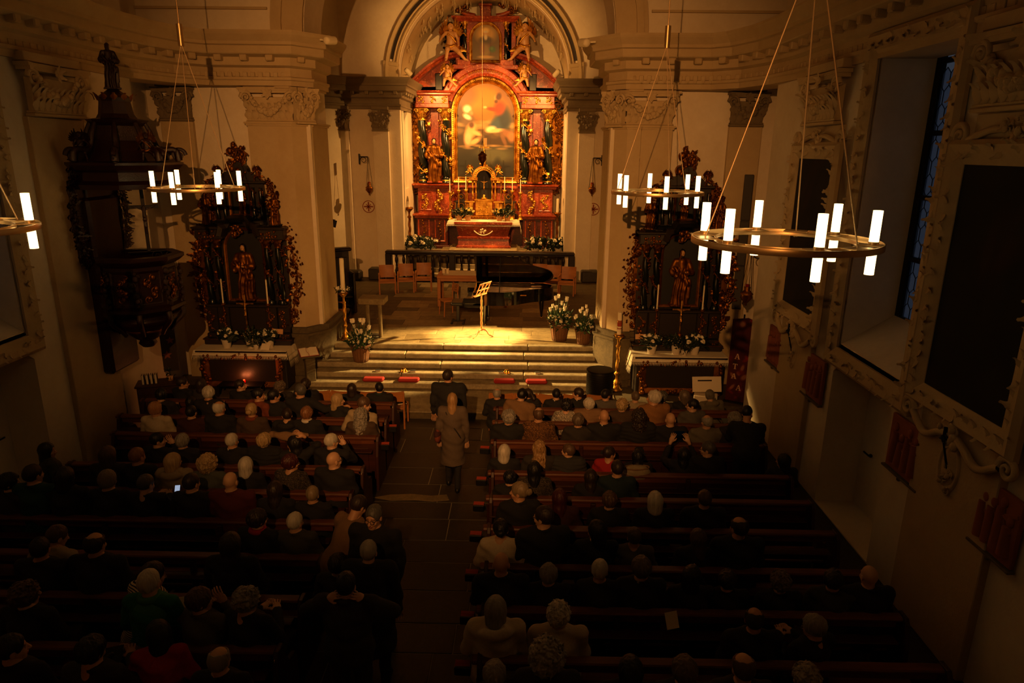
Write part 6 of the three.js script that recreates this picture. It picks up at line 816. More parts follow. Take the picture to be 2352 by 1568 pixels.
const SIT = { neck: [0, 1.07, .02], chest: [0, .93, .01], waist: [0, .7, .0], hip: [0, .53, .02], sh: [[-.185, 1.03, .015], [.185, 1.03, .015]], el: [[-.26, .79, -.01], [.26, .79, -.01]], wr: [[-.1, .63, -.27], [.1, .63, -.27]], th: [[-.1, .52, 0], [.1, .52, 0]], kn: [[-.12, .52, -.43], [.12, .52, -.43]], an: [[-.12, .1, -.41], [.12, .1, -.41]], seat: 1 };
const POSE = {
  lap: SIT, lean: { ...SIT, wr: [[-.12, .72, -.3], [.12, .72, -.3]] }, read: { ...SIT, el: [[-.26, .8, -.06], [.26, .8, -.06]], wr: [[-.09, .88, -.33], [.09, .88, -.33]] },
  face: { ...SIT, el: [SIT.el[0], [.25, .86, -.2]], wr: [SIT.wr[0], [.125, 1.1, -.17]] }, phone: { ...SIT, sh: [[-.19, 1.06, .01], [.19, 1.06, .01]], el: [[-.27, 1.04, -.22], [.27, 1.04, -.22]], wr: [[-.15, 1.3, -.33], [.15, 1.3, -.33]] },
  armback: { ...SIT, el: [SIT.el[0], [.4, .93, .05]], wr: [SIT.wr[0], [.64, .95, .0]] }, headtouch: { ...SIT, el: [SIT.el[0], [.36, 1.2, .02]], wr: [SIT.wr[0], [.16, 1.36, .04]] },
  // standing figures: head centre at 1.63
  walk: { neck: [0, 1.46, .02], chest: [0, 1.3, .01], waist: [0, 1.08, 0], hip: [0, .95, .01], sh: [[-.2, 1.42, .01], [.2, 1.42, .01]], el: [[-.27, 1.15, .03], [.27, 1.15, .02]], wr: [[-.28, .9, -.06], [.27, .9, -.04]], th: [[-.1, .92, 0], [.1, .92, 0]], kn: [[-.11, .5, -.12], [.1, .5, .04]], an: [[-.11, .1, -.1], [.1, .12, .26]] },
  stand: { neck: [0, 1.46, .02], chest: [0, 1.3, .01], waist: [0, 1.08, 0], hip: [0, .95, .01], sh: [[-.2, 1.42, .01], [.2, 1.42, .01]], el: [[-.27, 1.15, .02], [.27, 1.15, .02]], wr: [[-.28, .9, -.06], [.27, .9, -.06]], th: [[-.1, .92, 0], [.1, .92, 0]], kn: [[-.11, .5, -.02], [.11, .5, -.02]], an: [[-.12, .09, .03], [.12, .09, .03]] },
  collar: { neck: [0, 1.46, .02], chest: [0, 1.3, .01], waist: [0, 1.08, 0], hip: [0, .95, .01], sh: [[-.2, 1.43, .01], [.2, 1.43, .01]], el: [[-.4, 1.3, -.06], [.4, 1.3, -.06]], wr: [[-.16, 1.48, .02], [.16, 1.48, .02]], th: [[-.1, .92, 0], [.1, .92, 0]], kn: [[-.11, .5, -.02], [.11, .5, -.02]], an: [[-.12, .09, .03], [.12, .09, .03]] },
  bend: { neck: [0, 1.4, -.24], chest: [0, 1.25, -.15], waist: [0, 1.08, -.05], hip: [0, .95, .04], sh: [[-.2, 1.36, -.2], [.2, 1.36, -.2]], el: [[-.27, 1.1, -.3], [.27, 1.1, -.3]], wr: [[-.2, .95, -.5], [.2, .95, -.5]], th: [[-.1, .92, .02], [.1, .92, .02]], kn: [[-.11, .5, 0], [.11, .5, 0]], an: [[-.12, .09, .04], [.12, .09, .04]], headY: 1.55, headZ: -.3 },
  gesture: { neck: [0, 1.46, .02], chest: [0, 1.3, .01], waist: [0, 1.08, 0], hip: [0, .95, .01], sh: [[-.2, 1.42, .01], [.2, 1.42, .01]], el: [[-.3, 1.15, .0], [.27, 1.15, .02]], wr: [[-.33, .95, -.2], [.25, .9, -.08]], th: [[-.1, .92, 0], [.1, .92, 0]], kn: [[-.12, .5, -.03], [.12, .5, -.02]], an: [[-.14, .09, .03], [.14, .09, .03]] },
};
function place(g, from, to, left) { const d = V().subVectors(V(...to), V(...from)).normalize(); g.applyQuaternion(Q.setFromUnitVectors(V(0, 0, -1), d)); g.translate(...to); return g; }
function coreGeo(pose) {                                              // neck, trunk, arms, legs, hands: one skin
  const k = 'core' + pose; if (G[k]) return G[k]; const J = POSE[pose], F = [ell(J.chest, [.165, .2, .11], .06), cone(J.chest, J.hip, .13, .14, .08), cone(J.neck, J.chest, .06, .12, .05), cone(J.sh[0], J.sh[1], .05, .05, .06)];
  for (const i of [0, 1]) F.push(cone(J.sh[i], J.el[i], .048, .038, .03), cone(J.el[i], J.wr[i], .038, .026, .02), cone(J.th[i], J.kn[i], .082, .058, .04), cone(J.kn[i], J.an[i], .055, .035, .03));
  const hd = J.headY ? [0, J.headY - .06, J.headZ + .01] : [0, J.neck[1] + .08, .02]; F.push(cone(J.neck, hd, .054, .05, .03));
  const g = surf(field(F), [-.75, .02, -.65], [.75, (J.headY ?? J.neck[1] + .12) , .4], .024);
  const hs = [0, 1].map((i) => place(at(cl(handGeo()), [0, 0, 0], [0, 0, 0], [i ? -1 : 1, 1, 1]), J.el[i], J.wr[i]));
  return (G[k] = merge([g, ...hs]));
}
function bodyGeo(pose, yaw, fem) { const k = ['b', pose, yaw, fem].join(); if (G[k]) return G[k]; const J = POSE[pose], h = at(cl(headGeo(fem)), [0, J.headY ?? J.neck[1] + .14, J.headZ ?? 0], [J.headY ? -.5 : pose === 'read' ? -.18 : 0, yaw, 0]); return (G[k] = merge([cl(coreGeo(pose)), h])); }
function coatGeo(pose, style) {
  const k = 'coat' + pose + style; if (G[k]) return G[k]; const J = POSE[pose], b = style === 'broad' ? 1.14 : style === 'knit' ? .94 : 1, e = style === 'puffer' ? .02 : style === 'hood' ? .014 : style === 'long' ? .012 : 0;
  const F = [ell([J.chest[0], J.chest[1] - .02, J.chest[2]], [.2 * b + e, .22, .14 + e], .06), cone([0, J.chest[1] - .02, J.chest[2] + .01], [0, J.hip[1] + .02, J.hip[2] + .02], .15 + e, .17 * b + e, .08), cone([-.1, J.waist[1] - .1, J.waist[2] + .02], [.1, J.waist[1] - .1, J.waist[2] + .02], .13 + e, .13 + e, .08), cone(J.sh[0].map((v, i) => i ? v : v * b), J.sh[1].map((v, i) => i ? v : v * b), .068 + e, .068 + e, .06), cone([-.07, J.neck[1] - .015, J.neck[2]], [.07, J.neck[1] - .015, J.neck[2]], .055, .055, .05)];
  for (const i of [0, 1]) F.push(cone([J.sh[i][0] * b, J.sh[i][1], J.sh[i][2]], J.el[i], .07 + e, .056 + e * .7, .04), cone(J.el[i], J.wr[i], .056 + e * .7, .042 + e * .4, .03));
  if (style !== 'knit') for (let a = 0; a < 7; a++) { const t = a / 6 * 4.6 + .84, u = (a + 1) / 6 * 4.6 + .84; if (a < 6) F.push(cone([Math.sin(t) * -.075, J.neck[1] + .02 + (t > 2 && t < 4.3 ? .015 : 0), J.neck[2] - Math.cos(t) * .07], [Math.sin(u) * -.075, J.neck[1] + .02 + (u > 2 && u < 4.3 ? .015 : 0), J.neck[2] - Math.cos(u) * .07], .02, .02, .015)); }
  if (style === 'hood') F.push(ell([0, J.neck[1] + .0, J.neck[2] + .12], [.15, .085, .075], .04), ell([0, J.neck[1] + .08, J.neck[2] + .1], [.08, .06, .04], .03, 1));
  if (style === 'long') F.push(cone([0, J.hip[1], J.hip[2]], [0, .52, 0.02], .19, .25, .08));
  F.push(ell([0, J.neck[1] + .08, J.neck[2]], [.058, .085, .056], .02, 1));
  const w = style === 'puffer' ? (x, y, z) => -.012 * Math.abs(Math.sin((y + .02 * Math.sin(x * 9)) * 48)) : (x, y, z) => .006 * Math.sin(x * 17 + y * 23 + Math.sin(z * 14) * 2) + .004 * Math.sin(y * 47 + x * 12 + z * 20);
  return (G[k] = surf(field(F, w), [-.8, J.seat ? .4 : style === 'long' ? .5 : .82, -.6], [.8, J.neck[1] + .16, .4], style === 'puffer' ? .018 : .021));
}
function trouserGeo(pose) { const k = 'tr' + pose; if (G[k]) return G[k]; const J = POSE[pose], F = [ell(J.hip, [.175, .13, .14], .05)]; for (const i of [0, 1]) F.push(cone(J.th[i], J.kn[i], .1, .076, .04), cone(J.kn[i], [J.an[i][0], J.an[i][1] + .0, J.an[i][2]], .074, .058, .03)); return (G[k] = surf(field(F, (x, y, z) => .004 * Math.sin(y * 40 + x * 20 + z * 30)), [-.4, .06, -.62], [.4, J.hip[1] + .16, .4], .024)); }
function shoeGeo(pose) { const k = 'shoe' + pose; if (G[k]) return G[k]; const J = POSE[pose], F = []; for (const i of [0, 1]) { const a = J.an[i]; F.push(cone([a[0], a[1] - .045, a[2] + .03], [a[0] * 1.1, a[1] - .055, a[2] - .16], .042, .038, .03), cone(a, [a[0], a[1] - .05, a[2]], .045, .045, .03)); } return (G[k] = surf(field(F), [-.25, -.01, -.7], [.25, .24, .4], .016)); }
function hairGeo(s) {
  if (G['h' + s]) return G['h' + s];
  const face = ell([0, -.045, -.115], [.08, .115, .08], .012, 1), neck = ell([0, -.15, .02], [.16, .085, .16], .015, 1), ears = [ell([-.1, -.02, .0], [.03, .045, .035], .01, 1), ell([.1, -.02, .0], [.03, .045, .035], .01, 1)];
  const strand = (a, f) => (x, y, z) => a * (n3(x * 90, y * 16 + 3, z * 90) * .7 + n3(x * 40 + 9, y * 10, z * 40) * .7), curl = (a, f) => (x, y, z) => a * .62 * (n3(x * f * .55, y * f * .55 + 5, z * f * .55) + .6 * n3(x * f * 1.2, y * f * 1.2, z * f * 1.2 + 7));
  const cap = (r, d = 0) => ell([0, .04 - d, .016], [.084 + r, .1 + r, .105 + r], .02);
  const S = {
    short: [[cap(.004), face, neck, ...ears], strand(.004, 30)], ring: [[cap(.006), ell([0, .135, -.01], [.074, .095, .085], .02, 1), face, neck, ...ears], strand(.004, 30)],
    wave: [[cap(.016, .006), face, ell([0, -.16, .0], [.16, .085, .16], .015, 1)], strand(.009, 14)], curly: [[cap(.024, .006), face, ell([0, -.17, .0], [.16, .085, .16], .02, 1)], curl(.03, 75)], bigcurly: [[cap(.05, .012), face, ell([0, -.2, .0], [.2, .09, .2], .02, 1)], curl(.034, 60)],
    bob: [[cap(.014, .004), cone([0, 0, .03], [0, -.1, .035], .098, .098, .03), ell([0, -.05, -.12], [.078, .13, .09], .015, 1)], strand(.004, 36)],
    long: [[cap(.012), cone([0, 0, .03], [0, -.12, .04], .095, .085, .03), cone([0, -.12, .06], [0, -.33, .115], .08, .055, .04), ell([0, -.05, -.12], [.076, .16, .095], .015, 1)], strand(.005, 34)], longwave: [[cap(.016), cone([0, 0, .03], [0, -.12, .05], .1, .098, .03), cone([-.03, -.12, .08], [-.05, -.34, .12], .07, .055, .04), cone([.03, -.12, .08], [.06, -.31, .12], .07, .055, .04), ell([0, -.05, -.12], [.076, .16, .095], .015, 1)], (x, y, z) => .012 * (Math.sin(y * 34 + n3(x * 20, y * 6, z * 20) * 3 + x * 20) * .5 + n3(x * 80, y * 18, z * 80))],
    longcurly: [[cap(.024), cone([0, 0, .04], [0, -.14, .06], .11, .11, .03), cone([0, -.12, .08], [0, -.24, .1], .1, .085, .04), ell([0, -.05, -.13], [.076, .16, .09], .015, 1)], curl(.03, 62)],
    bun: [[cap(.006), face, neck, ...ears, ell([0, .03, .135], [.048, .042, .036], .012)], strand(.004, 22)], pony: [[cap(.006), face, neck, ...ears, cone([0, .03, .115], [0, -.06, .16], .032, .036, .015), cone([0, -.06, .16], [0, -.2, .14], .036, .016, .02)], strand(.004, 26)],
    beanie: [[ell([0, .05, .012], [.096, .11, .112], .02), cone([0, .0, .02], [0, .005, .02], .09, .09, .02), ell([0, -.06, -.11], [.1, .085, .085], .01, 1), ell([0, -.14, .0], [.16, .11, .16], .012, 1)], (x, y, z) => .0035 * Math.sin(Math.atan2(x, z) * 40)],
  }[s];
  return (G['h' + s] = surf(field(S[0], S[1]), [-.19, -.42, -.18], [.19, .21, .24], s === 'bigcurly' || s.startsWith('long') ? .0095 : .0085));
}
const glassesGeo = () => (G.gl ??= merge([...[-1, 1].map((s) => at(new THREE.TorusGeometry(.022, .0028, 5, 18), [s * .031, .0, -.102])), rod([-.01, .002, -.104], [.01, .002, -.104], .0026), ...[-1, 1].map((s) => rod([s * .052, .004, -.1], [s * .08, .008, .01], .0026))]));
const col = { black: [.012, .012, .013], dark: [.03, .025, .022], white: [.72, .68, .6], cream: [.62, .53, .38], ivory: [.6, .52, .4], oat: [.42, .34, .22], beige: [.32, .26, .17], stone: [.17, .15, .11], gray: [.11, .1, .09], charcoal: [.03, .031, .034], greygreen: [.09, .1, .08], olive: [.045, .045, .026], teal: [.01, .06, .07], darkteal: [.012, .03, .034], red: [.4, .015, .02], wine: [.1, .012, .01], rust: [.22, .05, .02], maroon: [.05, .012, .012], umber: [.07, .042, .026], camel: [.23, .13, .06], tan: [.26, .15, .075], ochre: [.3, .14, .045], green: [.012, .17, .09] };
const HAIRC = { white: [.66, .62, .54], grey: [.32, .3, .27], dgrey: [.1, .095, .09], gbrown: [.15, .11, .08], brown: [.11, .06, .032], dbrown: [.03, .018, .012], black: [.009, .008, .008], blonde: [.5, .35, .17], honey: [.4, .24, .1], sandy: [.3, .22, .13], auburn: [.28, .12, .05], darkred: [.07, .012, .012], orange: [.5, .24, .09], greytan: [.25, .2, .14], stone: [.17, .15, .11] };
const mats = {};
const clothM = (c) => (mats['c' + c] ??= c === 'striped' ? std({ map: T.stripe, roughness: .9 }) : c === 'tweed' ? std({ map: T.tweed, roughness: .95 }) : c === 'speckled' || c === 'spotted' ? std({ map: T.tweed, color: 0x6a625a, roughness: .95 }) : c === 'tweedbrown' ? std({ map: T.tweed, color: 0xa87a4c, roughness: .95 }) : std({ color: lin(...col[c]), map: T.cloth, bumpMap: T.weave, bumpScale: .0008, roughness: .88 }));
const hairM = (c) => (mats['h' + c] ??= std({ color: lin(...HAIRC[c]), map: T.hair, roughness: .5 }));
const skinM = [[.56, .33, .2], [.5, .27, .15]].map((c) => std({ color: lin(...c), vertexColors: true, roughness: .5 }));
const rad = (d) => d * PI / 180;
const FEM = new Set(['bob', 'long', 'longwave', 'longcurly', 'bun', 'pony', 'bigcurly']);
const COATNAME = { jacket: 'jacket', puffer: 'quilted_jacket', hood: 'hooded_coat', knit: 'sweater', broad: 'jacket', long: 'coat' };
function person(px, py, pz, pose, style, cc, hair, hc, headYaw, bodyYaw, extra, label, opt = {}) {
  const J = POSE[pose], hy0 = J.headY ?? J.neck[1] + .14, s = opt.s ?? clamp(py / hy0, J.seat ? .9 : .9, J.seat ? 1.13 : 1.12), by = rad(bodyYaw), fem = FEM.has(hair) || /woman/.test(label);
  const o = thing('person', label, 'person', [px, J.seat ? clamp(py - hy0 * s, -.06, .1) : (opt.y ?? 0), pz], by); o.scale.set(s * (opt.w ?? 1), s, s * (opt.w ?? 1)); if (pose === 'lean') o.rotation.set(-.22, by, headYaw < 0 ? -.16 : .1);
  const yaw = rad(Math.round((headYaw - bodyYaw) / 15) * 15), hx = [0, hy0, J.headZ ?? 0], pitch = J.headY ? -.5 : pose === 'read' ? -.18 : 0;
  part('body', bodyGeo(pose, yaw, fem), skinM[(label.length + hair.length) % 2], o);
  const clothes = part(COATNAME[style], coatGeo(pose, style), clothM(cc), o); part(/skirt/.test(extra) ? 'skirt' : 'trousers', trouserGeo(pose), clothM(opt.trousers ?? 'dark'), o); part('shoes', shoeGeo(pose), M.black, o);
  const put = (n, g, m) => { const h = part(n, g, m, o); h.position.set(...hx); h.rotation.set(pitch, yaw, 0); return h; };
  if (hair !== 'bald') put(hair === 'beanie' ? 'knitted_hat' : 'hair', hairGeo(hair), hairM(hc));
  if (/glasses/.test(extra)) put('glasses', glassesGeo(), M.ink);
  const ny = J.neck[1], ring = (y, r, t, k = 1) => at(new THREE.TorusGeometry(r, t, 7, 22), [0, y, J.neck[2] + .005], [PI / 2, 0, 0], [1, .92, k]);
  if (/collar(white|green|lace|fur)/.test(extra)) part('collar', ring(ny + .035, .066, extra.includes('fur') ? .03 : extra.includes('green') ? .034 : .014), extra.includes('green') ? clothM('darkteal') : extra.includes('lace') ? clothM('tweed') : clothM('white'), o);
  if (/scarf/.test(extra)) part('scarf', [ring(ny + .03, .075, .034), ...(extra.includes('green') ? [ball(.16, 0, ny - .1, .06, [1.1, .8, .62], 14)] : [])], extra.includes('rust') ? clothM('rust') : extra.includes('red') ? clothM('red') : extra.includes('green') ? clothM('greenLight') : clothM('tweed'), o);
  if (/strap/.test(extra)) part('bag_strap', tube([[-.15, ny - .02, .02], [-.12, ny - .03, .1], [0, ny - .22, .175], [.12, ny - .38, .185], [.19, ny - .52, .12]], .011, 20, 6), M.ink, o);
  return o;
}
col.greenLight = [.05, .24, .12]; col.greybrown = [.11, .08, .058];
const AUDIENCE = [
[-5.10,1.16,-12.37,'lap','jacket','black','short','dbrown',-60,-20,'glasses','man with dark hair and glasses turning right, wall end of the front left pew'],
[-4.74,1.14,-12.37,'lap','jacket','dark','bob','dbrown',0,0,'','dark-haired person right of the man in glasses in the front left pew'],
[-3.98,1.13,-12.37,'lap','jacket','black','short','dbrown',-70,-15,'','short-haired person turned right in front of the red votive candles'],
[-3.21,1.11,-12.37,'lap','hood','dark','curly','gbrown',-20,0,'','person with curly grey-brown hair below the carved side altar leg, in the front left pew'],
[-2.71,1.17,-12.37,'lap','jacket','black','wave','dbrown',0,0,'','dark-haired person half hidden behind the man whose arm lies along the pew'],
[-1.82,1.09,-12.37,'lap','jacket','black','bob','dbrown',0,0,'','woman with a dark brown bob and black top, back to us before the wooden chairs'],
[-1.29,1.12,-12.37,'lap','broad','black','short','black',20,0,'collargreen','man with a green collar and black jacket at the aisle end, front left pew'],
[-5.10,1.21,-11.56,'read','jacket','dark','wave','black',25,0,'','dark-haired person in black in front of the orange knitted cap, beside the wooden rack'],
[-4.56,1.08,-11.56,'lap','jacket','wine','long','black',0,0,'','dark figure with long dark hair between the orange cap and the white-haired woman'],
[-4.23,1.26,-11.56,'read','jacket','black','wave','white',30,0,'','white-haired woman in black holding a small photo, second pew on the left'],
[-3.31,1.24,-11.56,'lap','jacket','rust','short','black',-80,-30,'','woman with pulled-back dark hair in a rust jacket, face in right profile'],
[-3.03,1.23,-11.56,'lap','jacket','black','short','black',-40,0,'','black-haired person next to the rust jacket, bent to the right'],
[-2.55,1.33,-11.56,'armback','jacket','black','short','dgrey',40,0,'','man in black with his arm laid along the pew back, facing left'],
[-1.87,1.17,-11.56,'lap','jacket','black','long','blonde',-60,-20,'','woman with long straight blonde hair looking down to the right'],
[-4.79,1.24,-10.79,'lap','jacket','cream','beanie','orange',-15,0,'','person in an orange knitted cap and cream jacket by the left wall'],
[-4.18,1.20,-10.79,'lap','jacket','maroon','short','black',0,0,'','dark-haired person in a dark maroon coat, right of the orange knitted cap'],
[-3.69,1.28,-10.79,'lap','jacket','black','ring','white',-15,0,'','man with a white-fringed bald crown, left of the woman with the hair clip'],
[-3.14,1.25,-10.79,'lap','jacket','umber','bun','blonde',0,0,'scarfrust','woman with blonde hair in a dark clip, rust scarf and brown coat'],
[-2.54,1.18,-10.79,'lap','hood','black','short','dbrown',15,0,'','person with short dark hair in a dark hooded coat, left of the white fur collar'],
[-2.20,1.21,-10.79,'lap','jacket','black','wave','auburn',0,0,'collarfur','woman with auburn-blonde hair and a white-trimmed collar on a black coat'],
[-1.51,1.29,-10.89,'lean','knit','oat','short','brown',-60,0,'','person in an oatmeal sweater leaning right with the head bent forward'],
[-1.28,1.19,-10.79,'lap','jacket','umber','longcurly','grey',0,0,'','woman with long grey curls in a dark brown coat beside the oatmeal sweater'],
[-4.15,1.20,-9.63,'face','jacket','black','short','black',-60,-10,'','dark-haired person with a hand raised before the face, left block'],
[-3.77,1.19,-9.63,'lap','jacket','black','wave','grey',0,0,'','person with short grey hair alone before the dark solid pew back on the left'],
[-3.00,1.21,-9.63,'lap','jacket','black','short','white',-10,0,'collarwhite','white-haired man with a pale collar cord on a black jacket'],
[-2.50,1.22,-9.63,'lap','puffer','black','wave','blonde',-15,-5,'','woman with tousled blonde hair in a black quilted jacket'],
[-2.05,1.18,-9.63,'headtouch','jacket','black','long','black',75,10,'glasses','woman with black hair and glasses in left profile, one arm raised to her head'],
[-1.46,1.23,-9.63,'face','broad','black','short','white',-40,-10,'glasses','white-haired man adjusting his glasses with a raised hand, near the aisle'],
[-4.45,1.31,-8.85,'lap','jacket','dark','bob','brown',0,0,'','person with light brown hair at the wall end, left of a red-brown haired one'],
[-4.03,1.30,-8.85,'lap','jacket','black','short','auburn',-20,0,'','person with short reddish-grey hair in black, left of the beige hood'],
[-3.52,1.23,-8.85,'lap','hood','beige','bob','blonde',-25,0,'','woman with a blonde bob and a draped beige hood'],
[-3.03,1.20,-8.85,'lap','jacket','greygreen','bigcurly','blonde',0,0,'','woman with a big mop of pale curls in a grey-green coat'],
[-2.48,1.19,-8.85,'lap','jacket','black','bob','white',0,0,'','woman with a straight white bob in black, right of the pale curls'],
[-1.83,1.24,-8.85,'lap','knit','spotted','wave','darkred',-60,-10,'glasses','woman with dark red hair and glasses turned right'],
[-1.21,1.29,-8.85,'lap','broad','black','bald','skin',-35,-10,'glasses','bald man with glasses in a black coat below the white-haired man'],
[-5.30,1.27,-8.07,'lap','jacket','dark','wave','black',-60,-20,'','dim figure at the far left edge of the photo, facing right'],
[-4.97,1.39,-8.07,'lap','jacket','teal','short','dbrown',-20,0,'','broad person in a dark teal jacket by the left wall'],
[-4.55,1.36,-8.07,'lap','jacket','black','bob','black',0,0,'','person with a dark bob right of the teal jacket'],
[-3.99,1.32,-8.07,'lap','jacket','black','beanie','greytan',0,0,'','person in a grey-tan knitted hat on the left'],
[-3.49,1.28,-8.07,'read','jacket','black','short','dgrey',-20,0,'phonelit','person in black looking at a lit phone screen'],
[-2.88,1.31,-8.07,'lap','jacket','black','short','dbrown',-20,0,'','short dark-haired person in black, left of the bald man in wine red'],
[-2.36,1.34,-8.07,'lap','broad','wine','bald','skin',0,0,'','bald man in a wine-red sweater'],
[-1.78,1.22,-8.07,'lap','jacket','black','long','dbrown',0,0,'','dark long-haired woman right of the wine-red sweater'],
[-1.29,1.17,-8.07,'lap','jacket','black','short','sandy',0,0,'','person with short sandy-grey hair in black beside a white pew notice'],
[-1.71,1.26,-7.28,'lap','jacket','black','wave','dbrown',-40,-10,'scarfred','dark-haired woman with a red scarf turned right, left of the white head'],
[-1.26,1.23,-7.28,'lap','jacket','olive','short','white',-15,0,'','person with cropped white hair in a dark olive jacket, beside the standing tan coat'],
[-4.09,1.28,-6.60,'lean','jacket','oat','short','brown',-30,0,'strap','person in a cream sweater with a dark shoulder strap at the left edge'],
[-3.81,1.31,-6.50,'lap','broad','black','short','black',20,0,'','dark-haired person in black leaning toward the cream sweater'],
[-3.19,1.38,-6.50,'lap','broad','black','ring','dbrown',0,0,'','broad-backed man in black with a shiny bald crown, alone on the left'],
[-1.70,1.40,-6.50,'lap','jacket','black','long','dbrown',0,0,'','woman with long dark hair in black, alone in the middle of a left pew'],
[-0.54,1.19,-6.50,'lap','jacket','dark','wave','dbrown',-10,0,'','brown-haired person low behind the standing tan coat'],
[-3.42,1.30,-5.72,'lap','jacket','black','curly','brown',-30,0,'','curly brown-haired person in black, left of the striped sweater'],
[-2.51,1.37,-5.82,'lean','knit','striped','short','dbrown',-40,-25,'','person in a black and white striped sweater, leaning right'],
[-2.17,1.47,-5.72,'lap','knit','green','short','white',0,0,'scarfgreen','person with cropped white hair in a bright green top and cardigan'],
[-1.69,1.28,-5.72,'face','jacket','gray','wave','brown',-50,-10,'','brown-haired person in grey resting the chin on a hand'],
[-1.23,1.28,-5.72,'read','jacket','black','curly','grey',-40,-10,'glasses','person with grey curls and glasses reading a pale sheet'],
[-2.99,1.33,-4.95,'lap','jacket','black','short','black',-40,0,'','dark figure in the bottom left corner'],
[-2.29,1.32,-4.95,'read','jacket','dark','wave','black',-20,0,'','dark-haired person reading a programme at the bottom left'],
[-1.78,1.25,-5.05,'lean','knit','red','bob','black',60,10,'','person with black hair in a bright red sweater at the bottom left'],
[-1.17,1.25,-4.95,'lap','jacket','black','ring','grey',0,0,'','balding grey-haired man at the bottom, last left pew'],
[0.99,1.10,-12.20,'lap','jacket','black','ring','grey',-15,0,'','man with cropped grey hair in black at the aisle end, front right pew'],
[1.56,1.10,-12.20,'lap','puffer','black','pony','dbrown',60,0,'','woman with a dark ponytail in black looking left'],
[2.11,1.11,-12.20,'lap','jacket','black','short','black',0,0,'collarwhite','black-haired man with a white collar in the front right pew'],
[2.52,1.13,-12.20,'lap','jacket','black','short','dbrown',65,10,'collarwhite','dark-haired man in a suit facing left, left of the black drum-shaped loudspeaker'],
[3.05,1.11,-12.20,'lap','jacket','gray','short','black',-50,0,'','black-haired person in a grey coat right in front of the black loudspeaker'],
[3.61,1.08,-12.20,'lap','jacket','beige','short','gbrown',0,0,'','grey-brown haired person in a beige jacket right of the loudspeaker'],
[4.12,1.08,-12.20,'lap','jacket','dark','curly','dgrey',0,0,'','dark grey curls half hidden behind the man in the ochre blazer'],
[4.52,1.11,-12.20,'lap','jacket','black','bob','gbrown',50,10,'glasses','person with a grey-brown bob and dark glasses facing left, below the side altar'],
[5.22,0.93,-12.30,'lean','hood','stone','beanie','stone',0,0,'strap','hooded person hunched in a stone-grey coat with a dark strap'],
[1.26,1.24,-11.64,'lean','broad','camel','short','black',-10,-10,'','black-haired person leaning in a brown coat, near the aisle'],
[2.26,1.14,-11.54,'lap','knit','tweed','curly','black',0,0,'strap','curly dark-haired woman in a speckled grey coat with a strap'],
[2.66,1.17,-11.54,'lap','puffer','tan','wave','white',35,0,'strap','white-haired woman in a tan quilted jacket with a strap'],
[3.26,1.16,-11.54,'lap','jacket','umber','curly','blonde',-20,0,'glasses','woman with blonde curls and glasses pushed up, in a brown coat'],
[3.82,1.31,-11.54,'lap','broad','ochre','wave','white',70,10,'','white-haired man in an ochre-brown blazer, face in left profile'],
[4.52,1.18,-11.54,'lap','jacket','gray','short','black',70,10,'glasses','man with black hair and dark glasses in a grey coat facing left'],
[1.24,1.23,-10.70,'lap','broad','black','curly','grey',15,0,'','grey curly-haired person in black at the aisle end, below the brown coat'],
[1.74,1.29,-10.70,'lap','jacket','tweedbrown','ring','brown',0,0,'','man with a round bald patch in a brown tweed jacket'],
[2.41,1.20,-10.70,'lap','jacket','dark','wave','gbrown',-10,0,'','grey-brown haired person in dark clothes left of the bald man in a suit'],
[2.84,1.27,-10.70,'lap','broad','black','bald','skin',0,0,'collarwhite','bald man with a white shirt collar in a dark suit'],
[3.42,1.28,-10.70,'lap','puffer','black','longcurly','dbrown',0,0,'','person with frizzy dark hair in a shiny black quilted coat'],
[3.95,1.24,-10.70,'lap','broad','black','bald','skin',0,0,'','bald man with protruding ears in black, below the ochre blazer'],
[4.56,1.21,-10.70,'lap','broad','stone','ring','grey',20,0,'','man with a bald crown and grey sides in a stone-coloured jacket'],
[5.02,1.25,-10.70,'lap','jacket','dark','curly','grey',0,0,'','grey curls showing behind the standing man in the dark suit'],
[1.20,1.13,-9.57,'lap','jacket','black','bob','white',-20,0,'','woman with a straight white-blonde bob in black at the aisle end'],
[1.73,1.19,-9.57,'lap','jacket','dark','longwave','honey',0,0,'','woman with long wavy honey-blonde hair'],
[2.17,1.16,-9.57,'lap','puffer','charcoal','short','brown',60,-5,'','brown-haired man smiling to the left in a charcoal quilted jacket'],
[2.80,1.13,-9.57,'lap','knit','red','short','dbrown',-60,-15,'','man in a bright red sweater turned right'],
[3.23,1.09,-9.57,'lap','jacket','black','long','black',0,0,'','woman with long straight black hair and a beige bag behind her back'],
[3.93,1.13,-9.57,'phone','jacket','black','long','black',-10,0,'','person in black holding up a phone with both hands'],
[4.28,1.23,-9.57,'lap','jacket','black','short','dgrey',60,0,'glasses','grey-haired person with glasses looking left, beside the standing dark suit'],
[5.44,1.05,-9.57,'lap','jacket','dark','long','black',40,0,'','long-haired dark figure by the right wall'],
[1.30,1.09,-8.80,'lap','jacket','black','wave','black',-20,0,'','dark-haired person in black with a pale hand at the neck'],
[1.64,1.22,-8.80,'lap','knit','speckled','long','black',0,0,'','dark long-haired person in a speckled grey top'],
[2.44,1.12,-8.80,'lap','jacket','black','long','dbrown',0,0,'','dark-haired figure in black below the red sweater'],
[2.81,1.26,-8.80,'lap','jacket','darkteal','short','dbrown',0,0,'','short dark-haired man in a dark teal coat'],
[1.43,1.29,-8.02,'lap','jacket','black','bun','sandy',65,10,'','woman with her hair in a bun and an earring, in left profile'],
[1.96,1.21,-8.02,'lap','jacket','maroon','long','darkred',0,0,'','woman with long dark auburn hair in a dark maroon coat'],
[2.61,1.19,-8.02,'lap','jacket','black','wave','brown',0,0,'','person with short brown hair in black, left of the white-blonde head'],
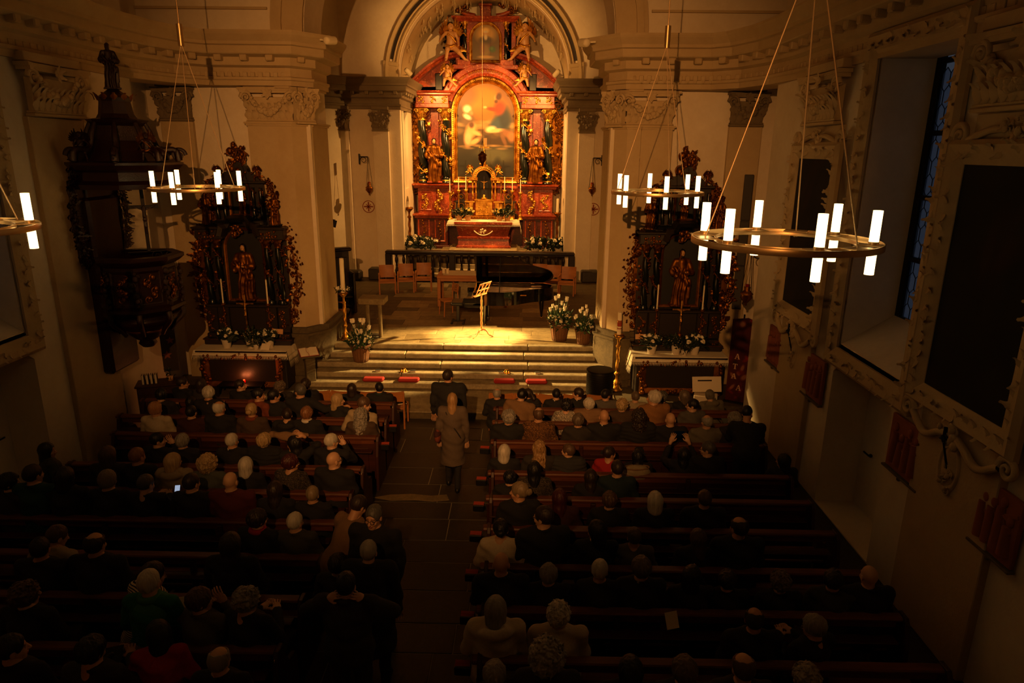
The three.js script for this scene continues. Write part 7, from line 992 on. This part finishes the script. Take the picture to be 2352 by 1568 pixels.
[3.20,1.20,-8.02,'lap','jacket','black','bob','white',0,0,'','white-blonde person in black in the middle of a right pew'],
[3.84,1.23,-8.02,'lap','broad','black','short','brown',0,0,'','short brown-haired person in black, right of the white-blonde head'],
[1.22,1.25,-7.17,'lap','knit','cream','bun','black',0,0,'','woman in a cream blouse with dark hair pinned up at the aisle end'],
[1.72,1.42,-7.17,'lap','broad','black','short','dbrown',60,10,'glasses','smiling man in black with glasses, looking left over his shoulder'],
[2.35,1.25,-7.17,'lap','jacket','black','long','black',50,0,'','dark-haired woman turned left, right of the smiling man in glasses'],
[2.80,1.18,-7.17,'lap','knit','gray','short','brown',0,0,'','brown-haired person in a grey sweater with a thin necklace'],
[3.55,1.17,-7.17,'lap','jacket','black','long','brown',10,0,'','woman with long brown hair, left of the broad bald man'],
[4.02,1.33,-7.17,'lap','broad','black','ring','dbrown',15,0,'','broad man in black with a shiny bald crown, at the right of his pew'],
[1.25,1.30,-6.40,'lap','broad','black','bald','skin',0,0,'','bald man in black at the aisle end, behind the cream blouse'],
[1.76,1.18,-6.40,'lap','jacket','black','wave','grey',0,0,'','person with grey streaked hair, right of the bald man at the aisle'],
[2.31,1.24,-6.40,'lap','jacket','black','short','white',-10,0,'glasses','person with smooth white hair in black, middle right'],
[2.75,1.28,-6.40,'lap','jacket','black','wave','gbrown',0,0,'collarlace','person with brown hair and a spotted lace collar'],
[3.30,1.19,-6.40,'face','jacket','black','bob','black',-30,0,'glasses','dark-haired person with a hand near the face, glasses pushed up'],
[3.68,1.15,-6.40,'lap','jacket','black','wave','dbrown',0,0,'','dark figure right of the hand-to-face person'],
[4.25,1.14,-6.40,'lap','jacket','black','curly','gbrown',0,0,'','grey-brown curly-haired person in black on the right'],
[4.81,1.18,-6.40,'lap','jacket','olive','wave','dbrown',-30,-10,'','person in a dark olive coat beside the bald man at the right wall'],
[5.18,1.23,-6.40,'lap','broad','black','bald','skin',0,0,'','bald man in black at the wall end on the right'],
[1.22,1.29,-5.66,'lap','hood','cream','bob','grey',0,0,'scarfpattern','grey-haired person in a cream jacket with a patterned scarf'],
[1.83,1.24,-5.66,'lap','broad','ivory','curly','white',-15,0,'','white-haired person in an ivory blazer'],
[3.72,1.23,-5.66,'lap','broad','black','ring','dbrown',-10,0,'','balding man in black left of the woman with grey hair and glasses'],
[4.30,1.16,-5.66,'read','jacket','black','wave','grey',50,20,'glasses','grey-haired person with glasses turned left, holding a leaflet'],
[1.69,1.40,-4.90,'lap','jacket','dark','bigcurly','grey',-10,0,'','person with frizzy grey curls in front of the ivory blazer'],
[1.24,1.21,-4.90,'lap','jacket','dark','wave','grey',0,0,'','grey head at the bottom edge beside the aisle'],
[2.41,1.28,-4.90,'lap','jacket','black','long','black',0,0,'','black-haired head at the bottom edge'],
[2.87,1.29,-4.90,'lap','jacket','dark','wave','gbrown',0,0,'','grey-brown head at the bottom edge, right of the black-haired one'],
[3.37,1.33,-4.90,'lap','jacket','dark','ring','brown',0,0,'glasses','balding reddish-brown head with glasses at the bottom edge'],
[3.92,1.23,-4.90,'lap','jacket','dark','curly','grey',0,0,'','grey curls at the bottom edge toward the right']
];
for (const a of AUDIENCE) person(...a);
// standing people
person(.13, 1.64, -11.6, 'walk', 'broad', 'black', 'short', 'dbrown', -25, 0, 'glasses', 'man in a dark jacket walking ahead of the woman in the aisle', { trousers: 'charcoal' });
const walker = person(.31, 1.58, -10.55, 'walk', 'long', 'greybrown', 'long', 'honey', 0, 0, 'strap', 'blonde woman in a grey-brown coat walking up the aisle with a shoulder bag', { trousers: 'black', w: .86 });
person(-.62, 1.54, -6.9, 'bend', 'long', 'camel', 'short', 'dbrown', -40, -35, '', 'man in a long brown coat standing and bending forward beside the left pews', { trousers: 'dark' });
person(-.17, 1.66, -6.7, 'gesture', 'broad', 'black', 'short', 'dgrey', 165, 165, 'glasses', 'smiling man with glasses in a black suit and pale shirt facing us in the aisle', { trousers: 'black' });
person(-.1, 1.6, -6.12, 'stand', 'long', 'black', 'short', 'grey', 0, 0, '', 'grey-haired person in a long black coat standing before the man in the suit', { trousers: 'black' });
person(-.16, 1.68, -5.45, 'collar', 'broad', 'dark', 'short', 'black', 0, 0, 'collarwhite', 'dark-haired man standing with both hands at his white collar near the aisle', { trousers: 'dark' });
person(5.06, 1.5, -10.1, 'bend', 'broad', 'black', 'short', 'black', -40, -10, 'collarwhite', 'man in a dark suit with a white collar standing bent forward by the right wall', { trousers: 'black' });
person(-5.2, 1.45, -8.7, 'stand', 'jacket', 'olive', 'bob', 'black', -75, -40, '', 'dark-haired person standing at the left wall, turned right', { trousers: 'dark', s: .9 });
{ const o = thing('shirt_front', 'pale shirt and tie panel in the open jacket of the smiling man in the aisle', 'shirt', [-.17, 0, -6.7], rad(165)); part('shirt', at(extr([[-.05, 1.0], [.05, 1.0], [.075, 1.42], [0, 1.36], [-.075, 1.42]], .03), [0, .0, -.185], [.08, 0, 0]), clothM('white'), o); }
{ const o = thing('shoulder_bag', 'brown shoulder bag on the hip of the blonde woman in the aisle', 'bag', [.06, .98, -10.5]); part('pouch', ball(.11, 0, 0, 0, [.55, 1.1, 1], 12), clothM('rust'), o); part('flap', ball(.112, -.004, .03, 0, [.56, .75, 1], 12), clothM('maroon'), o); }
{ const o = thing('phone', 'phone held up with both hands to take a picture', 'phone', [3.93, 1.33, -9.95], 0); part('case', bbox(.17, .085, .009, 0, 0, 0, .004), M.black, o); part('screen', bbox(.15, .074, .002, 0, 0, .0055, .0005), M.screenDim, o); }
{ const o = thing('phone', 'lit phone in the hands of a person in the left block', 'phone', [-3.28, 1.02, -8.42], .2); part('case', bbox(.075, .15, .009, 0, 0, 0, .004, [-.7, 0, 0]), M.black, o); part('screen', bbox(.066, .135, .002, 0, .0035, .0045, .0005, [-.7, 0, 0]), M.screenLit, o); }
{ const o = thing('beige_bag', 'soft beige bag propped on the pew behind the woman with black hair', 'bag', [3.2, .9, -9.42], .1); part('pouch', surf(field([ell([0, 0, 0], [.22, .13, .1], .03)], (x, y, z) => .012 * Math.sin(x * 30 + y * 20) * Math.sin(y * 26)), [-.26, -.17, -.14], [.26, .17, .14], .016), clothM('beige'), o); part('rim', at(new THREE.TorusGeometry(.17, .012, 6, 26), [0, .09, 0], [PI / 2, 0, 0], [1.1, .5, 1]), clothM('tan'), o); }
{ const o = thing('brown_coat', 'light brown coat laid over the pew back behind the woman with glasses', 'coat', [-2.45, .93, -10.55], .06); part('folds', surf(field([cone([-.28, 0, 0], [.3, .0, .02], .06, .045, .04), cone([-.2, .02, .04], [.1, -.1, .07], .05, .03, .03)], (x, y, z) => .008 * Math.sin(x * 26 + z * 18)), [-.4, -.16, -.12], [.4, .1, .14], .016), clothM('tan'), o); }
[[-4.42, .95, -11.95, 'small photograph held by the white-haired woman in black', .09], [-2.08, .98, -6.02, 'pale sheet held by the person with grey curls and glasses', .16], [3.02, .95, -6.0, 'leaflet held by the grey-haired person in glasses on the right', .14]].forEach(([x, y, z, l, w]) => { const o = thing('sheet', l, 'paper', [x, y, z], .3); part('page', bbox(w, w * 1.2, .002, 0, 0, 0, .0005, [-.5, 0, 0]), M.paper, o); });
{ const o = thing('programme', 'open dark programme with orange print held at the bottom left', 'leaflet', [-2.4, .98, -5.28], .3); for (const s of [-1, 1]) part('page', bbox(.13, .003, .19, s * .065, 0, 0, .001, [.5, 0, s * .12]), M.ink, o); part('print', bbox(.09, .002, .08, -.065, .006, -.02, .0005, [.5, 0, -.12]), M.redPrint, o); }
{ const o = thing('white_box', 'white open leaflet stand below the right side altar', 'stand', [5.55, .2, -14.35], -.3); part('panel', [bbox(.62, .34, .02, 0, .42, 0, .006, [-.25, 0, .12]), bbox(.5, .2, .3, 0, .1, .05, .01)], M.paper, o); part('print', bbox(.3, .03, .004, -.05, .5, -.0, .001, [-.25, 0, .12]), M.ink, o); }
renderer.render(scene, camera);
